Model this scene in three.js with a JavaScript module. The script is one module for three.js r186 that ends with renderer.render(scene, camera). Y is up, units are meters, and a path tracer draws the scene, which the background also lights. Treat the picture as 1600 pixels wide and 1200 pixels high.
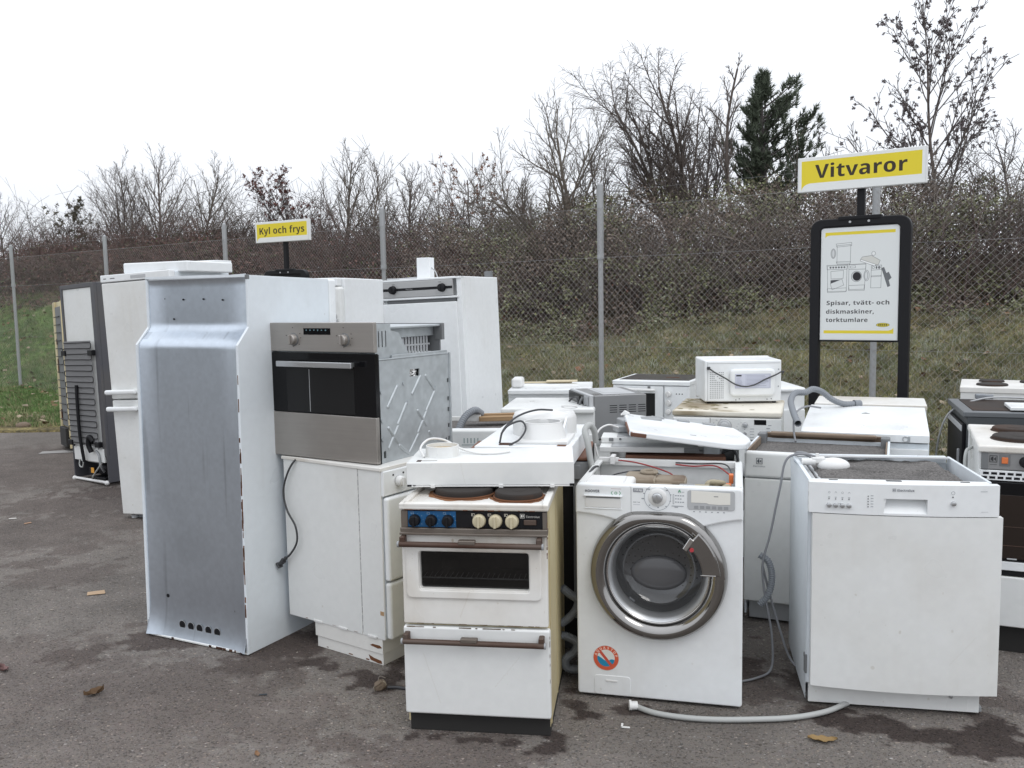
import * as THREE from 'three';
import { RoundedBoxGeometry } from 'three/addons/geometries/RoundedBoxGeometry.js';
import { mergeGeometries } from 'three/addons/utils/BufferGeometryUtils.js';

// ---------- camera, sky, sun, exposure ----------
const scene = new THREE.Scene();
const camera = new THREE.PerspectiveCamera(47.23, 4 / 3, 0.05, 600);
const EYE = 1.4746, PITCH = 0.09515, ROLL = 0.01805, FOCAL = 1372.4;
camera.position.set(0, EYE, 0);
camera.rotation.set(-PITCH, 0, -ROLL, 'YXZ');
scene.add(camera);

const renderer = new THREE.WebGLRenderer({ antialias: true });
renderer.setSize(1024, 768);
renderer.toneMapping = THREE.LinearToneMapping;
renderer.toneMappingExposure = 0.82;
renderer.shadowMap.enabled = true;

const sun = new THREE.DirectionalLight(new THREE.Color(1, 0.97, 0.93), 0.75);
sun.position.set(9, 22, 9);
sun.castShadow = true;
sun.shadow.radius = 45;
sun.shadow.mapSize.set(2048, 2048);
Object.assign(sun.shadow.camera, { left: -20, right: 20, top: 20, bottom: -20, near: 1, far: 80 });
scene.add(sun, sun.target);
sun.target.position.set(0, 0, -5);

// ---------- seeded random and noise ----------
function mulberry(a) { return () => { a |= 0; a = (a + 0x6D2B79F5) | 0; let t = Math.imul(a ^ (a >>> 15), 1 | a); t = (t + Math.imul(t ^ (t >>> 7), 61 | t)) ^ t; return ((t ^ (t >>> 14)) >>> 0) / 4294967296; }; }
const hash = (x, y, s) => { let h = Math.imul(x, 374761393) + Math.imul(y, 668265263) + Math.imul(s, 982451653); h = Math.imul(h ^ (h >>> 13), 1274126177); return ((h ^ (h >>> 16)) >>> 0) / 4294967296; };
const mod = (a, n) => ((a % n) + n) % n, clamp = (v, a = 0, b = 1) => Math.min(b, Math.max(a, v)), lerp = (a, b, t) => a + (b - a) * t;
const sstep = (a, b, x) => { const t = clamp((x - a) / (b - a)); return t * t * (3 - 2 * t); };
function vnoise(x, y, px, py, s) {
  const xi = Math.floor(x), yi = Math.floor(y), fx = x - xi, fy = y - yi, u = fx * fx * (3 - 2 * fx), v = fy * fy * (3 - 2 * fy);
  const x0 = mod(xi, px), x1 = mod(xi + 1, px), y0 = mod(yi, py), y1 = mod(yi + 1, py);
  return lerp(lerp(hash(x0, y0, s), hash(x1, y0, s), u), lerp(hash(x0, y1, s), hash(x1, y1, s), u), v);
}
function fbm(x, y, p, oct, s, py = p) { let a = 0, w = 0.5, t = 0; for (let i = 0; i < oct; i++) { a += w * vnoise(x, y, p, py, s + i * 17); t += w; x *= 2; y *= 2; p *= 2; py *= 2; w *= 0.5; } return a / t; }
const BIG = 1 << 20, noise = (x, y, oct = 4, s = 1) => fbm(x + 4096, y + 4096, BIG, oct, s);

// overcast sky
{
  const W = 256, H = 128, data = new Float32Array(W * H * 4);
  for (let j = 0; j < H; j++) for (let i = 0; i < W; i++) {
    const el = ((j + 0.5) / H - 0.5) * Math.PI, s = Math.max(0, Math.sin(el));
    const c = fbm(i / W * 8, j / H * 10, 8, 4, 5, 1 << 16) - 0.5;
    const L = (1.19 + 0.74 * s) * (1 + 0.16 * c), k = (j * W + i) * 4;
    data[k] = L * 0.958; data[k + 1] = L * 0.995; data[k + 2] = L * 1.055; data[k + 3] = 1;
  }
  const t = new THREE.DataTexture(data, W, H, THREE.RGBAFormat, THREE.FloatType);
  t.mapping = THREE.EquirectangularReflectionMapping; t.magFilter = THREE.LinearFilter; t.needsUpdate = true;
  scene.background = t; scene.environment = t;
}

// ---------- helpers ----------
const DEG = Math.PI / 180;
const used = new Map();
const numbered = (n) => { const k = used.get(n) ?? 0; used.set(n, k + 1); return k ? n + '_' + String(k).padStart(3, '0') : n; };
function tag(o, label, category, group, kind) { if (label) o.userData.label = label; if (category) o.userData.category = category; if (group) o.userData.group = group; if (kind) o.userData.kind = kind; return o; }
// a thing whose base stands at x metres to the side and depth metres ahead; turn in degrees, positive swings its far end away
function thing(name, label, category, x, depth, turn = 0, o = {}) {
  const g = new THREE.Group(); g.name = numbered(name);
  g.position.set(x, o.y ?? 0, -depth); g.rotation.set(o.leanX ?? 0, turn * DEG, o.leanZ ?? 0, 'YXZ');
  scene.add(g); return tag(g, label, category, o.group, o.kind);
}
// photo pixel (1600 x 1200) and distance ahead -> point in the yard
function px(u, v, D) {
  const a = u - 800, b = v - 600, c = Math.cos(ROLL), s = Math.sin(ROLL), x = (a * c - b * s) / FOCAL, y = -(a * s + b * c) / FOCAL;
  const cp = Math.cos(PITCH), sp = Math.sin(PITCH), Y = y * cp - sp, Z = cp + y * sp, t = D / Z;
  return new THREE.Vector3(x * t, EYE + Y * t, -D);
}
let uvShift = 0.13;
function metric(g) {           // uv in metres by box projection
  if (g.index) g = g.toNonIndexed();
  const p = g.attributes.position, uv = new Float32Array(p.count * 2), a = new THREE.Vector3(), b = new THREE.Vector3(), c = new THREE.Vector3();
  for (let i = 0; i < p.count; i += 3) {
    a.fromBufferAttribute(p, i); b.fromBufferAttribute(p, i + 1); c.fromBufferAttribute(p, i + 2);
    const n = b.clone().sub(a).cross(c.clone().sub(a)), X = Math.abs(n.x), Y = Math.abs(n.y), Z = Math.abs(n.z);
    [a, b, c].forEach((v, k) => { const m = (i + k) * 2; if (Y >= X && Y >= Z) { uv[m] = v.x + uvShift; uv[m + 1] = v.z + uvShift * 1.7; } else if (X >= Z) { uv[m] = v.z + uvShift * 2.3; uv[m + 1] = v.y + uvShift; } else { uv[m] = v.x + uvShift; uv[m + 1] = v.y + uvShift; } });
  }
  g.setAttribute('uv', new THREE.BufferAttribute(uv, 2));
  for (const k of Object.keys(g.attributes)) if (!['position', 'normal', 'uv'].includes(k)) g.deleteAttribute(k);
  return g;
}
const EACH = new Set('handle_lip foot screw bolt end_plate coil_clip vent_hole vent_rim touch_button stud rib lifter corner_block end_cap rail_slot indicator vent_slot corner_clip rust_patch rack_line tension_wire clip edge_trim trim_strip end_clip vent_opening coil_end rusty_ring name_badge slot_opening hinge connector'.split(' '));
function mk(parent, name, geos, mat, label) {
  if (EACH.has(name) && Array.isArray(geos) && geos.length > 1) { let m; for (const q of geos) m = mk(parent, name, [q], mat, label); return m; }
  const list = (Array.isArray(geos) ? geos : [geos]).map(metric);
  const m = new THREE.Mesh(list.length > 1 ? mergeGeometries(list) : list[0], mat);
  m.name = parent === scene ? numbered(name) : name; m.castShadow = m.receiveShadow = true;
  if (label) m.userData.label = label;
  parent.add(m); return m;
}
const V = (x, y, z) => new THREE.Vector3(x, y, z);
const mv = (g, x, y, z) => { g.translate(x, y, z); return g; };
// box from x0..x1, y0..y1, z0..z1 with rounded edges
function bx(x0, x1, y0, y1, z0, z1, r = 0.003) {
  const w = Math.abs(x1 - x0), h = Math.abs(y1 - y0), d = Math.abs(z1 - z0), m = Math.min(w, h, d) * 0.49;
  return mv(new RoundedBoxGeometry(w, h, d, r > 0.008 ? 4 : 2, Math.min(r, m)), (x0 + x1) / 2, (y0 + y1) / 2, (z0 + z1) / 2);
}
function cyl(r1, r2, h, x, y, z, axis = 'y', seg = 28, open = false) {   // from y upward (or along the axis, centred)
  const g = new THREE.CylinderGeometry(r1, r2, h, seg, 1, open);
  if (axis === 'z') g.rotateX(Math.PI / 2); if (axis === 'x') g.rotateZ(Math.PI / 2);
  return mv(g, x, y, z);
}
function knobG(r, depth, x, y, z, axis = 'z') {   // knob with chamfered rim
  const g = new THREE.LatheGeometry([[0.0001, depth], [r * 0.78, depth], [r * 0.92, depth * 0.85], [r, depth * 0.25], [r * 1.06, 0], [0.0001, 0]].map(([a, b]) => new THREE.Vector2(a, b)).reverse(), 32);
  if (axis === 'z') g.rotateX(Math.PI / 2); if (axis === 'x') g.rotateZ(-Math.PI / 2);
  return mv(g, x, y, z);
}
const curve = (pts) => new THREE.CatmullRomCurve3(pts.map((p) => p.isVector3 ? p : V(...p)), false, 'centripetal');
const tube = (pts, r, seg = 0, rad = 8) => new THREE.TubeGeometry(curve(pts), seg || pts.length * 10, r, rad);
function ribbed(pts, r, n = 90) {          // corrugated hose
  const c = curve(pts), g = new THREE.TubeGeometry(c, n * 4, r, 10), p = g.attributes.position;
  for (let i = 0; i <= n * 4; i++) { const k = i % 4 < 2 ? 1 : 0.84, q = c.getPointAt(i / (n * 4)); for (let j = 0; j <= 10; j++) { const a = i * 11 + j; p.setXYZ(a, lerp(q.x, p.getX(a), k), lerp(q.y, p.getY(a), k), lerp(q.z, p.getZ(a), k)); } }
  g.computeVertexNormals(); return g;
}
function rrect(x0, x1, y0, y1, r) { const s = new THREE.Shape(); s.moveTo(x0 + r, y0); s.lineTo(x1 - r, y0); s.quadraticCurveTo(x1, y0, x1, y0 + r); s.lineTo(x1, y1 - r); s.quadraticCurveTo(x1, y1, x1 - r, y1); s.lineTo(x0 + r, y1); s.quadraticCurveTo(x0, y1, x0, y1 - r); s.lineTo(x0, y0 + r); s.quadraticCurveTo(x0, y0, x0 + r, y0); return s; }
function poly(pts) { const s = new THREE.Shape(); pts.forEach(([x, y], i) => i ? s.lineTo(x, y) : s.moveTo(x, y)); s.closePath(); return s; }
const ext = (shape, depth, z = 0, bev = 0) => mv(new THREE.ExtrudeGeometry(shape, { depth: depth - 2 * bev, bevelEnabled: bev > 0, bevelThickness: bev, bevelSize: bev, bevelOffset: -bev, bevelSegments: 2, curveSegments: 16 }), 0, 0, z + bev);
// extrude a (z, y) profile along x from x0 to x1
function profile(pts, x0, x1, bev = 0) { const g = ext(poly(pts.map(([z, y]) => [-z, y])), x1 - x0, 0, bev); g.rotateY(Math.PI / 2); return mv(g, x0, 0, 0); }

// ---------- materials ----------
function dataTex(W, H, fn, srgb = true, rep = 1) {
  const d = new Uint8Array(W * H * 4);
  for (let j = 0; j < H; j++) for (let i = 0; i < W; i++) { const c = fn(i / W, j / H, i, j), k = (j * W + i) * 4; d[k] = clamp(c[0]) * 255; d[k + 1] = clamp(c[1]) * 255; d[k + 2] = clamp(c[2]) * 255; d[k + 3] = 255; }
  const t = new THREE.DataTexture(d, W, H); t.wrapS = t.wrapT = THREE.RepeatWrapping; t.magFilter = THREE.LinearFilter; t.minFilter = THREE.LinearMipmapLinearFilter; t.repeat.set(rep, rep);
  if (srgb) t.colorSpace = THREE.SRGBColorSpace; t.needsUpdate = true; return t;
}
// painted sheet with smudges, run marks, specks; one tile is 2 m
function enamelTex(seed, base, dirt, amount, specks = 190) {
  const N = 768, R = mulberry(seed), mask = new Float32Array(N * N);
  for (let k = 0; k < specks; k++) { const cx = R() * N, cy = R() * N, r = 0.45 + R() * R() * R() * 2.6, a = 0.25 + R() * 0.6; for (let y = -5; y <= 5; y++) for (let x = -5; x <= 5; x++) { const d = Math.hypot(x, y * (0.6 + 0.4 * R())); if (d < r) { const q = mod(Math.floor(cy + y), N) * N + mod(Math.floor(cx + x), N); mask[q] = Math.max(mask[q], a); } } }
  for (let k = 0; k < 26; k++) { let x = R() * N, y = R() * N; const a = R() * 6.3, L = 10 + R() * 60, w = 0.08 + R() * 0.3; for (let i = 0; i < L; i++) { x += Math.cos(a); y += Math.sin(a); const q = mod(Math.floor(y), N) * N + mod(Math.floor(x), N); mask[q] = Math.max(mask[q], w); } }
  return dataTex(N, N, (u, v, i, j) => {
    const big = sstep(0.42, 0.78, fbm(u * 5, v * 5, 5, 5, seed)), run = sstep(0.52, 0.85, fbm(u * 70, v * 4, 70, 3, seed + 9, 4)), fine = fbm(u * 90, v * 90, 90, 2, seed + 4) - 0.5;
    const k = clamp(amount * (0.75 * big + 0.35 * run * big) + mask[j * N + i] * Math.min(0.55, 0.16 + amount)), f = 1 + fine * 0.025;
    return [0, 1, 2].map((c) => lerp(base[c], dirt[c], k) * f);
  }, true, 0.5);
}
const roughTex = dataTex(256, 256, (u, v) => { const n = fbm(u * 6, v * 6, 6, 5, 77); return [n, 0.55 + 0.8 * (n - 0.3), n]; }, false, 1);
const phys = (o) => new THREE.MeshPhysicalMaterial(o), std = (o) => new THREE.MeshStandardMaterial(o);
const lin = (r, g, b) => new THREE.Color().setRGB(r, g, b);
const enamel = (seed, base, dirt, amount, rough = 0.5) => std({ map: enamelTex(seed, base, dirt, amount), roughness: rough, roughnessMap: roughTex, metalness: 0 });
const M = {
  white: enamel(11, [0.905, 0.915, 0.92], [0.62, 0.59, 0.54], 0.09),
  white2: enamel(23, [0.875, 0.88, 0.875], [0.60, 0.56, 0.49], 0.13),
  cool: enamel(37, [0.87, 0.895, 0.915], [0.60, 0.59, 0.57], 0.10),
  worn: enamel(41, [0.89, 0.885, 0.87], [0.52, 0.43, 0.31], 0.26),
  filthy: enamel(53, [0.87, 0.85, 0.80], [0.36, 0.29, 0.17], 1.15, 0.8),
  cream: enamel(61, [0.80, 0.75, 0.60], [0.50, 0.42, 0.28], 0.30, 0.7),
  beige: enamel(67, [0.82, 0.77, 0.66], [0.5, 0.38, 0.25], 0.4, 0.7),
  grey: std({ color: lin(0.30, 0.31, 0.32), roughness: 0.5, roughnessMap: roughTex }),
  lightGrey: std({ color: lin(0.45, 0.46, 0.47), roughness: 0.55 }),
  midGrey: std({ color: lin(0.16, 0.165, 0.17), roughness: 0.6 }),
  darkGrey: std({ map: enamelTex(71, [0.30, 0.30, 0.32], [0.4, 0.38, 0.34], 0.4), roughness: 0.5 }),
  black: phys({ color: lin(0.009, 0.009, 0.011), roughness: 0.5, specularIntensity: 0.5 }),
  blackMatte: std({ color: lin(0.02, 0.019, 0.018), roughness: 0.85 }),
  blackGlass: phys({ color: lin(0.006, 0.006, 0.007), roughness: 0.14, specularIntensity: 0.5 }),
  windowGlass: phys({ color: lin(0.016, 0.016, 0.0165), roughness: 0.3, specularIntensity: 0.45 }),
  chrome: std({ color: lin(0.62, 0.61, 0.60), roughness: 0.09, metalness: 1 }),
  darkChrome: std({ color: lin(0.32, 0.31, 0.30), roughness: 0.12, metalness: 1 }),
  silver: std({ color: lin(0.55, 0.56, 0.57), roughness: 0.32, metalness: 0.9 }),
  drum: std({ color: lin(0.42, 0.43, 0.44), roughness: 0.3, metalness: 1 }),
  steel: std({ color: lin(0.41, 0.385, 0.36), roughness: 0.42, metalness: 0.85, map: dataTex(256, 256, (u, v) => { const n = 0.935 + 0.035 * fbm(u * 3, v * 120, 3, 3, 91, 120) + 0.06 * fbm(u * 5, v * 5, 5, 4, 92); return [n, n, n]; }, true, 2) }),
  galv: std({ color: lin(0.60, 0.64, 0.66), roughness: 0.5, metalness: 0.6, map: dataTex(512, 512, (u, v) => { const n = 0.90 + 0.10 * (fbm(u * 40, v * 40, 40, 2, 95) - 0.5) + 0.10 * (fbm(u * 4, v * 4, 4, 4, 96) - 0.5); return [n, n, n]; }, true, 1) }),
  zinc: std({ color: lin(0.61, 0.67, 0.745), roughness: 0.33, metalness: 0.9, map: dataTex(512, 512, (u, v) => { const run = sstep(0.60, 0.8, fbm(u * 40, v * 2, 40, 3, 97, 2)), n = 0.97 - 0.09 * run + 0.05 * (fbm(u * 60, v * 60, 60, 2, 98) - 0.5) - 0.03 * sstep(0.5, 0.8, fbm(u * 3, v * 4, 3, 4, 99, 4)); return [n, n, n]; }, true, 1) }),
  coilWire: std({ color: lin(0.24, 0.24, 0.245), roughness: 0.6 }),
  post: std({ color: lin(0.40, 0.41, 0.42), roughness: 0.55, metalness: 0.4 }),
  rust: std({ map: enamelTex(101, [0.42, 0.27, 0.17], [0.16, 0.08, 0.04], 1.0), roughness: 0.95 }),
  brownBar: std({ map: enamelTex(103, [0.36, 0.31, 0.28], [0.24, 0.13, 0.08], 0.9), roughness: 0.55, metalness: 0.25 }),
  stainedSteel: std({ map: enamelTex(107, [0.50, 0.47, 0.44], [0.22, 0.12, 0.07], 0.95), roughness: 0.4, metalness: 0.6 }),
  rustStain: std({ map: enamelTex(133, [0.52, 0.36, 0.24], [0.30, 0.15, 0.07], 0.9), roughness: 0.95 }),
  tan: std({ map: enamelTex(115, [0.50, 0.44, 0.38], [0.30, 0.24, 0.19], 0.9), roughness: 0.8 }),
  plate: std({ map: enamelTex(109, [0.17, 0.15, 0.14], [0.30, 0.18, 0.11], 0.8), roughness: 0.9 }),
  felt: std({ map: dataTex(512, 512, (u, v) => { const n = 0.37 + 0.26 * (fbm(u * 120, v * 120, 120, 3, 111) - 0.5) + 0.10 * (fbm(u * 6, v * 6, 6, 4, 112) - 0.5); return [n * 1.03, n, n * 0.98]; }, true, 2), roughness: 1, bumpMap: dataTex(256, 256, (u, v) => { const n = fbm(u * 60, v * 60, 60, 3, 113); return [n, n, n]; }, false, 2), bumpScale: 0.006 }),
  concrete: std({ map: enamelTex(117, [0.60, 0.56, 0.50], [0.36, 0.30, 0.25], 0.9), roughness: 1 }),
  wood: std({ map: dataTex(256, 256, (u, v) => { const n = 0.75 + 0.25 * fbm(u * 4, v * 60, 4, 4, 119, 60); return [0.68 * n, 0.56 * n, 0.42 * n]; }, true, 2), roughness: 0.9 }),
  brownLam: std({ map: enamelTex(121, [0.47, 0.32, 0.25], [0.3, 0.2, 0.15], 0.7), roughness: 0.7 }),
  creamKnob: std({ color: lin(0.55, 0.49, 0.34), roughness: 0.45 }),
  cable: std({ color: lin(0.045, 0.046, 0.05), roughness: 0.55 }),
  greyCable: std({ color: lin(0.22, 0.225, 0.24), roughness: 0.55 }),
  hoseGrey: std({ color: lin(0.21, 0.225, 0.245), roughness: 0.6 }),
  hosePale: std({ color: lin(0.40, 0.41, 0.40), roughness: 0.6 }),
  whitePlastic: std({ color: lin(0.72, 0.72, 0.71), roughness: 0.45 }),
  redWire: std({ color: lin(0.30, 0.03, 0.03), roughness: 0.5 }),
  orange: std({ color: lin(0.65, 0.17, 0.05), roughness: 0.5 }),
  yellowish: std({ color: lin(0.34, 0.30, 0.21), roughness: 0.7 }),
  blue: std({ map: enamelTex(127, [0.07, 0.33, 0.52], [0.15, 0.17, 0.19], 0.5), roughness: 0.4 }),
  rubber: std({ color: lin(0.07, 0.072, 0.075), roughness: 0.6 }),
  poster: std({ color: lin(0.75, 0.76, 0.76), roughness: 0.45 }),
};
// broken line of rust or grime along an edge from a to b
function rustEdge(parent, a, b, w, seed, cover = 0.5, mat = M.rust) {
  const R = mulberry(seed), d = V(...b).sub(V(...a)), L = d.length(), n = Math.max(3, Math.round(L / 0.02)), gs = []; d.normalize();
  for (let k = 0; k < n; k++) if (R() < cover) { const l = 0.006 + R() * 0.022, o = V(...a).addScaledVector(d, (k + R()) / n * (L - 0.03) + 0.015), t = w * (0.3 + 0.9 * R()); gs.push(bx(o.x - (Math.abs(d.x) * l + (1 - Math.abs(d.x)) * t) / 2, o.x + (Math.abs(d.x) * l + (1 - Math.abs(d.x)) * t) / 2, o.y - (Math.abs(d.y) * l + (1 - Math.abs(d.y)) * t) / 2, o.y + (Math.abs(d.y) * l + (1 - Math.abs(d.y)) * t) / 2, o.z - 0.003, o.z + 0.0008 + R() * 0.0004, 0.0003)); }
  if (gs.length) tag(mk(parent, 'rust_line', gs, mat), null, null, null, 'stuff');
}
// flat print: a canvas on a thin sheet in front of a surface
function print(parent, name, w, h, pxw, draw, x, y, z, o = {}) {
  const c = document.createElement('canvas'); c.width = pxw; c.height = Math.round(pxw * h / w);
  const g = c.getContext('2d'); draw(g, c.width, c.height);
  const t = new THREE.CanvasTexture(c); t.colorSpace = THREE.SRGBColorSpace; t.magFilter = THREE.LinearFilter;
  const m = new THREE.Mesh(new THREE.PlaneGeometry(w, h), std({ map: t, roughness: o.rough ?? 0.5, transparent: !o.opaque }));
  m.name = name; m.position.set(x, y, z); if (o.turn) m.rotation.y = o.turn; m.receiveShadow = true; parent.add(m); return m;
}
const textFit = (g, s, x, y, w, size, color, weight = 'bold', family = 'sans-serif') => { g.font = `${weight} ${size}px ${family}`; g.fillStyle = color; g.textBaseline = 'alphabetic'; g.textAlign = 'left'; const m = g.measureText(s).width; g.save(); g.translate(x, y); g.scale(w / m, 1); g.fillText(s, 0, 0); g.restore(); };
function logoMark(g, x, y, s, color) { g.strokeStyle = color; g.lineWidth = s * 0.09; g.strokeRect(x, y, s, s); g.fillStyle = color; g.beginPath(); g.arc(x + s * 0.5, y + s * 0.5, s * 0.36, Math.PI * 0.5, Math.PI * 1.5); g.fill(); g.beginPath(); g.moveTo(x + s * 0.55, y + s * 0.5); g.lineTo(x + s * 0.85, y + s * 0.16); g.lineTo(x + s * 0.85, y + s * 0.84); g.fill(); }

// ---------- the setting: yard, bank, fence ----------
const FX = 0.93, FD = 9.07, TX = -0.822, TD = 0.570, NX = 0.570, ND = 0.822;   // fence line: a point, its direction, its far side
const along = (x, D) => (x - FX) * TX + (D - FD) * TD, beyond = (x, D) => (x - FX) * NX + (D - FD) * ND;
const onLine = (t, s) => [FX + t * TX + s * NX, FD + t * TD + s * ND];
const yardEdge = (x) => x < -5 ? 10.75 + 0.02 * (x + 5) : lerp(10.75, FD - (0.5 + (x - FX) * NX) / ND, sstep(-5, -1.5, x));
const rise = (t) => t < 3.3 ? lerp(1.16, 0.86, sstep(-2, 3.3, t)) : lerp(0.86, 1.62, sstep(3.3, 17, t));
function groundY(x, D) {
  const s = beyond(x, D), t = along(x, D), lump = (noise(x * 0.9, D * 0.9, 4, 21) - 0.5) * 0.22 + (noise(x * 4, D * 4, 3, 22) - 0.5) * 0.05;
  const k = clamp((s - 0.1) / 3.4), h = rise(t) * Math.pow(k, 1.15), top = Math.max(0, Math.min(s, 7.2) - 3.5) * 0.24;
  return h + top + lump * sstep(-2.5, 1.2, s) * (1 + 0 * t) + 0.02;
}
{ // asphalt: a fine grid near the camera carries the stains, one sheet
  const R = mulberry(5), blots = [];
  const blot = (u, v, r, k, stretch = 1) => { const p = px(u, v, 1), d = p.clone().sub(camera.position), q = camera.position.clone().addScaledVector(d, -EYE / d.y); blots.push([q.x, -q.z, r, k, stretch]); };
  for (const [u, v, r, k, st] of [[1300, 1122, .07, .95, 1.4], [1345, 1130, .06, .9, 1.8], [1385, 1136, .055, .9, 1.6], [1430, 1148, .07, .95, 1.6], [1480, 1152, .075, .95, 1.8], [1545, 1150, .10, .98, 1.1], [1575, 1172, .08, .95, 1.2], [1278, 1112, .05, .85, 1.3], [1525, 1170, .07, .9, 1.6], [1530, 1120, .05, .7, 1.2],
    [905, 1102, .028, .9, 1.2], [914, 1118, .035, .95, 1.2], [900, 1124, .022, .9, 1], [866, 1150, .04, .9, 1], [868, 1165, .03, .9, 1.1], [985, 1108, .035, .85, 2], [1040, 1116, .035, .85, 2.4], [890, 1080, .03, .8, 1], [1160, 1040, .12, .7, 1], [1200, 1080, .1, .5, 1.4], [1245, 1060, .08, .7, 1],
    [400, 1035, .13, .6, 1.5], [440, 1010, .16, .75, 1.3], [470, 1000, .14, .8, 1], [495, 1035, .045, .85, 1.4], [520, 1043, .04, .8, 1.3], [560, 1052, .05, .8, 1.5], [585, 1063, .09, .85, 1.2], [620, 1060, .09, .9, 1], [625, 1040, .08, .8, 1],
    [640, 1152, .028, .9, 1.3], [682, 1152, .022, .9, 1.6], [725, 1156, .024, .9, 1.4], [755, 1157, .02, .9, 1.4], [800, 1161, .026, .9, 1.6], [822, 1176, .015, .9, 1.3], [855, 1168, .04, .92, 1.2], [530, 1160, .07, .45, 1.5], [590, 1180, .08, .4, 1.5], [460, 1150, .06, .35, 1.4],
    [255, 1000, .13, .7, 1.4], [225, 1010, .07, .7, 1.5], [125, 1025, .11, .6, 1.3], [150, 1015, .06, .6, 1.2], [280, 1080, .3, .35, 1.5], [330, 1120, .3, .28, 1.5], [90, 900, .2, .3, 1.4], [60, 880, .12, .35, 1.3], [110, 860, .12, .35, 1.5], [130, 835, .1, .35, 1.5],
    [180, 770, .25, .6, 1.6], [130, 790, .4, .4, 2], [60, 830, .5, .3, 1.6], [40, 740, .8, .35, 2], [110, 715, .7, .3, 2], [20, 1060, .4, .3, 1.5], [150, 1140, .5, .2, 1.6], [700, 1185, .2, .4, 1.5], [1560, 1090, .12, .4, 1]]) blot(u, v, r, k, st);
  for (let i = 0; i < 120; i++) blots.push([lerp(-3.5, 2.8, R()), lerp(2.15, 5.5, R()), 0.008 + R() * R() * 0.03, 0.25 + R() * 0.45, 1 + R()]);
  const shade = (x, D) => {
    let w = 0; const wob = (noise(x * 20, D * 20, 5, 31) - 0.5) * 1.5, wob2 = (noise(x * 7, D * 7, 3, 32) - 0.5) * 0.8;
    for (const [bx0, bD, r, k, st] of blots) { const dx = (x - bx0) / st, dD = D - bD; if (Math.abs(dx) > r * 1.9 || Math.abs(dD) > r * 1.9) continue; const d = Math.hypot(dx, dD) / r; w = Math.max(w, k * sstep(1.06, 0.88, d + wob + wob2)); }
    const patch = 0.76 + 0.48 * noise(x * 0.9, D * 0.7, 5, 33), worn = 0.93 + 0.16 * noise(x * 5, D * 5, 4, 34);
    const b = 2.4 * patch * worn * (1 - 0.76 * w); return [b * (1.02 + 0.10 * w), b * (1.0 - 0.03 * w), b * (0.95 - 0.03 * w)];
  };
  const P = [], C = [], U = [], I = [];
  const axis = (a, b, n) => Array.from({ length: n + 1 }, (_, i) => lerp(a, b, i / n));
  const xs = [-70, -40, -22, -14, ...axis(-10, -4.1, 60), ...axis(-4, 3.4, 460), ...axis(3.5, 8, 40), 14, 30, 70];
  const rows = [-60, -30, -12, -4, -1, ...axis(0, 1.7, 12), ...axis(1.8, 5.2, 250), ...axis(5.25, 9, 90)];
  for (const D of rows) for (const x of xs) { P.push(x, 0, -D); C.push(...shade(x, D)); U.push(x, D); }
  const m = axis(0, 1, 14).slice(1), last = P.length / 3 - xs.length; // last strip runs up to the ragged grass edge
  for (const k of m) for (const x of xs) { const e = Math.max(9.02, yardEdge(x)) + (noise(x * 3, 7, 4, 35) - 0.5) * 0.5, D = lerp(9, e, k); P.push(x, 0, -D); C.push(...shade(x, D)); U.push(x, D); }
  const nr = rows.length + m.length, nx = xs.length;
  for (let j = 0; j < nr - 1; j++) for (let i = 0; i < nx - 1; i++) { const a = j * nx + i; I.push(a, a + 1, a + nx, a + 1, a + nx + 1, a + nx); }
  const g = new THREE.BufferGeometry(); g.setAttribute('position', new THREE.Float32BufferAttribute(P, 3)); g.setAttribute('color', new THREE.Float32BufferAttribute(C, 3)); g.setAttribute('uv', new THREE.Float32BufferAttribute(U, 2)); g.setIndex(I); g.computeVertexNormals();
  const N = 1024, chips = new Float32Array(N * N).fill(0.5), hgt = new Float32Array(N * N), tone = new Float32Array(N * N);
  for (let k = 0; k < 30000; k++) { const cx = R() * N, cy = R() * N, r = 1 + R() * R() * 4.2, v = R() < 0.09 ? 0.8 + R() * 0.45 : 0.1 + R() * 0.75, el = 0.6 + R() * 0.4, wm = R() - 0.5; for (let y = -6; y <= 6; y++) for (let x = -6; x <= 6; x++) { const d = Math.hypot(x, y / el) / r; if (d < 1) { const q = mod(Math.floor(cy + y), N) * N + mod(Math.floor(cx + x), N); chips[q] = v; tone[q] = wm; hgt[q] = 1 - d * d * 0.6; } } }
  const aTex = dataTex(N, N, (u, v, i, j) => { const c = chips[j * N + i], f = 0.285 + 0.19 * (c - 0.5) + 0.05 * (fbm(u * 8, v * 8, 8, 4, 41) - 0.5), w = tone[j * N + i] * 0.06; return [f * (1.03 + w), f * 0.985, f * (0.965 - w)]; }, true, 1);
  const bTex = dataTex(N, N, (u, v, i, j) => { const h = hgt[j * N + i]; return [h, h, h]; }, false, 1);
  aTex.repeat.set(0.8, 0.8); bTex.repeat.set(0.8, 0.8);
  const a = new THREE.Mesh(g, phys({ map: aTex, vertexColors: true, bumpMap: bTex, bumpScale: 0.0035, roughness: 0.92, specularIntensity: 0.35 }));
  a.name = 'asphalt_yard'; a.receiveShadow = true; tag(a, 'dark grey worn asphalt yard with damp stains', null, null, 'structure'); scene.add(a);
}
let grassBank;
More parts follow.
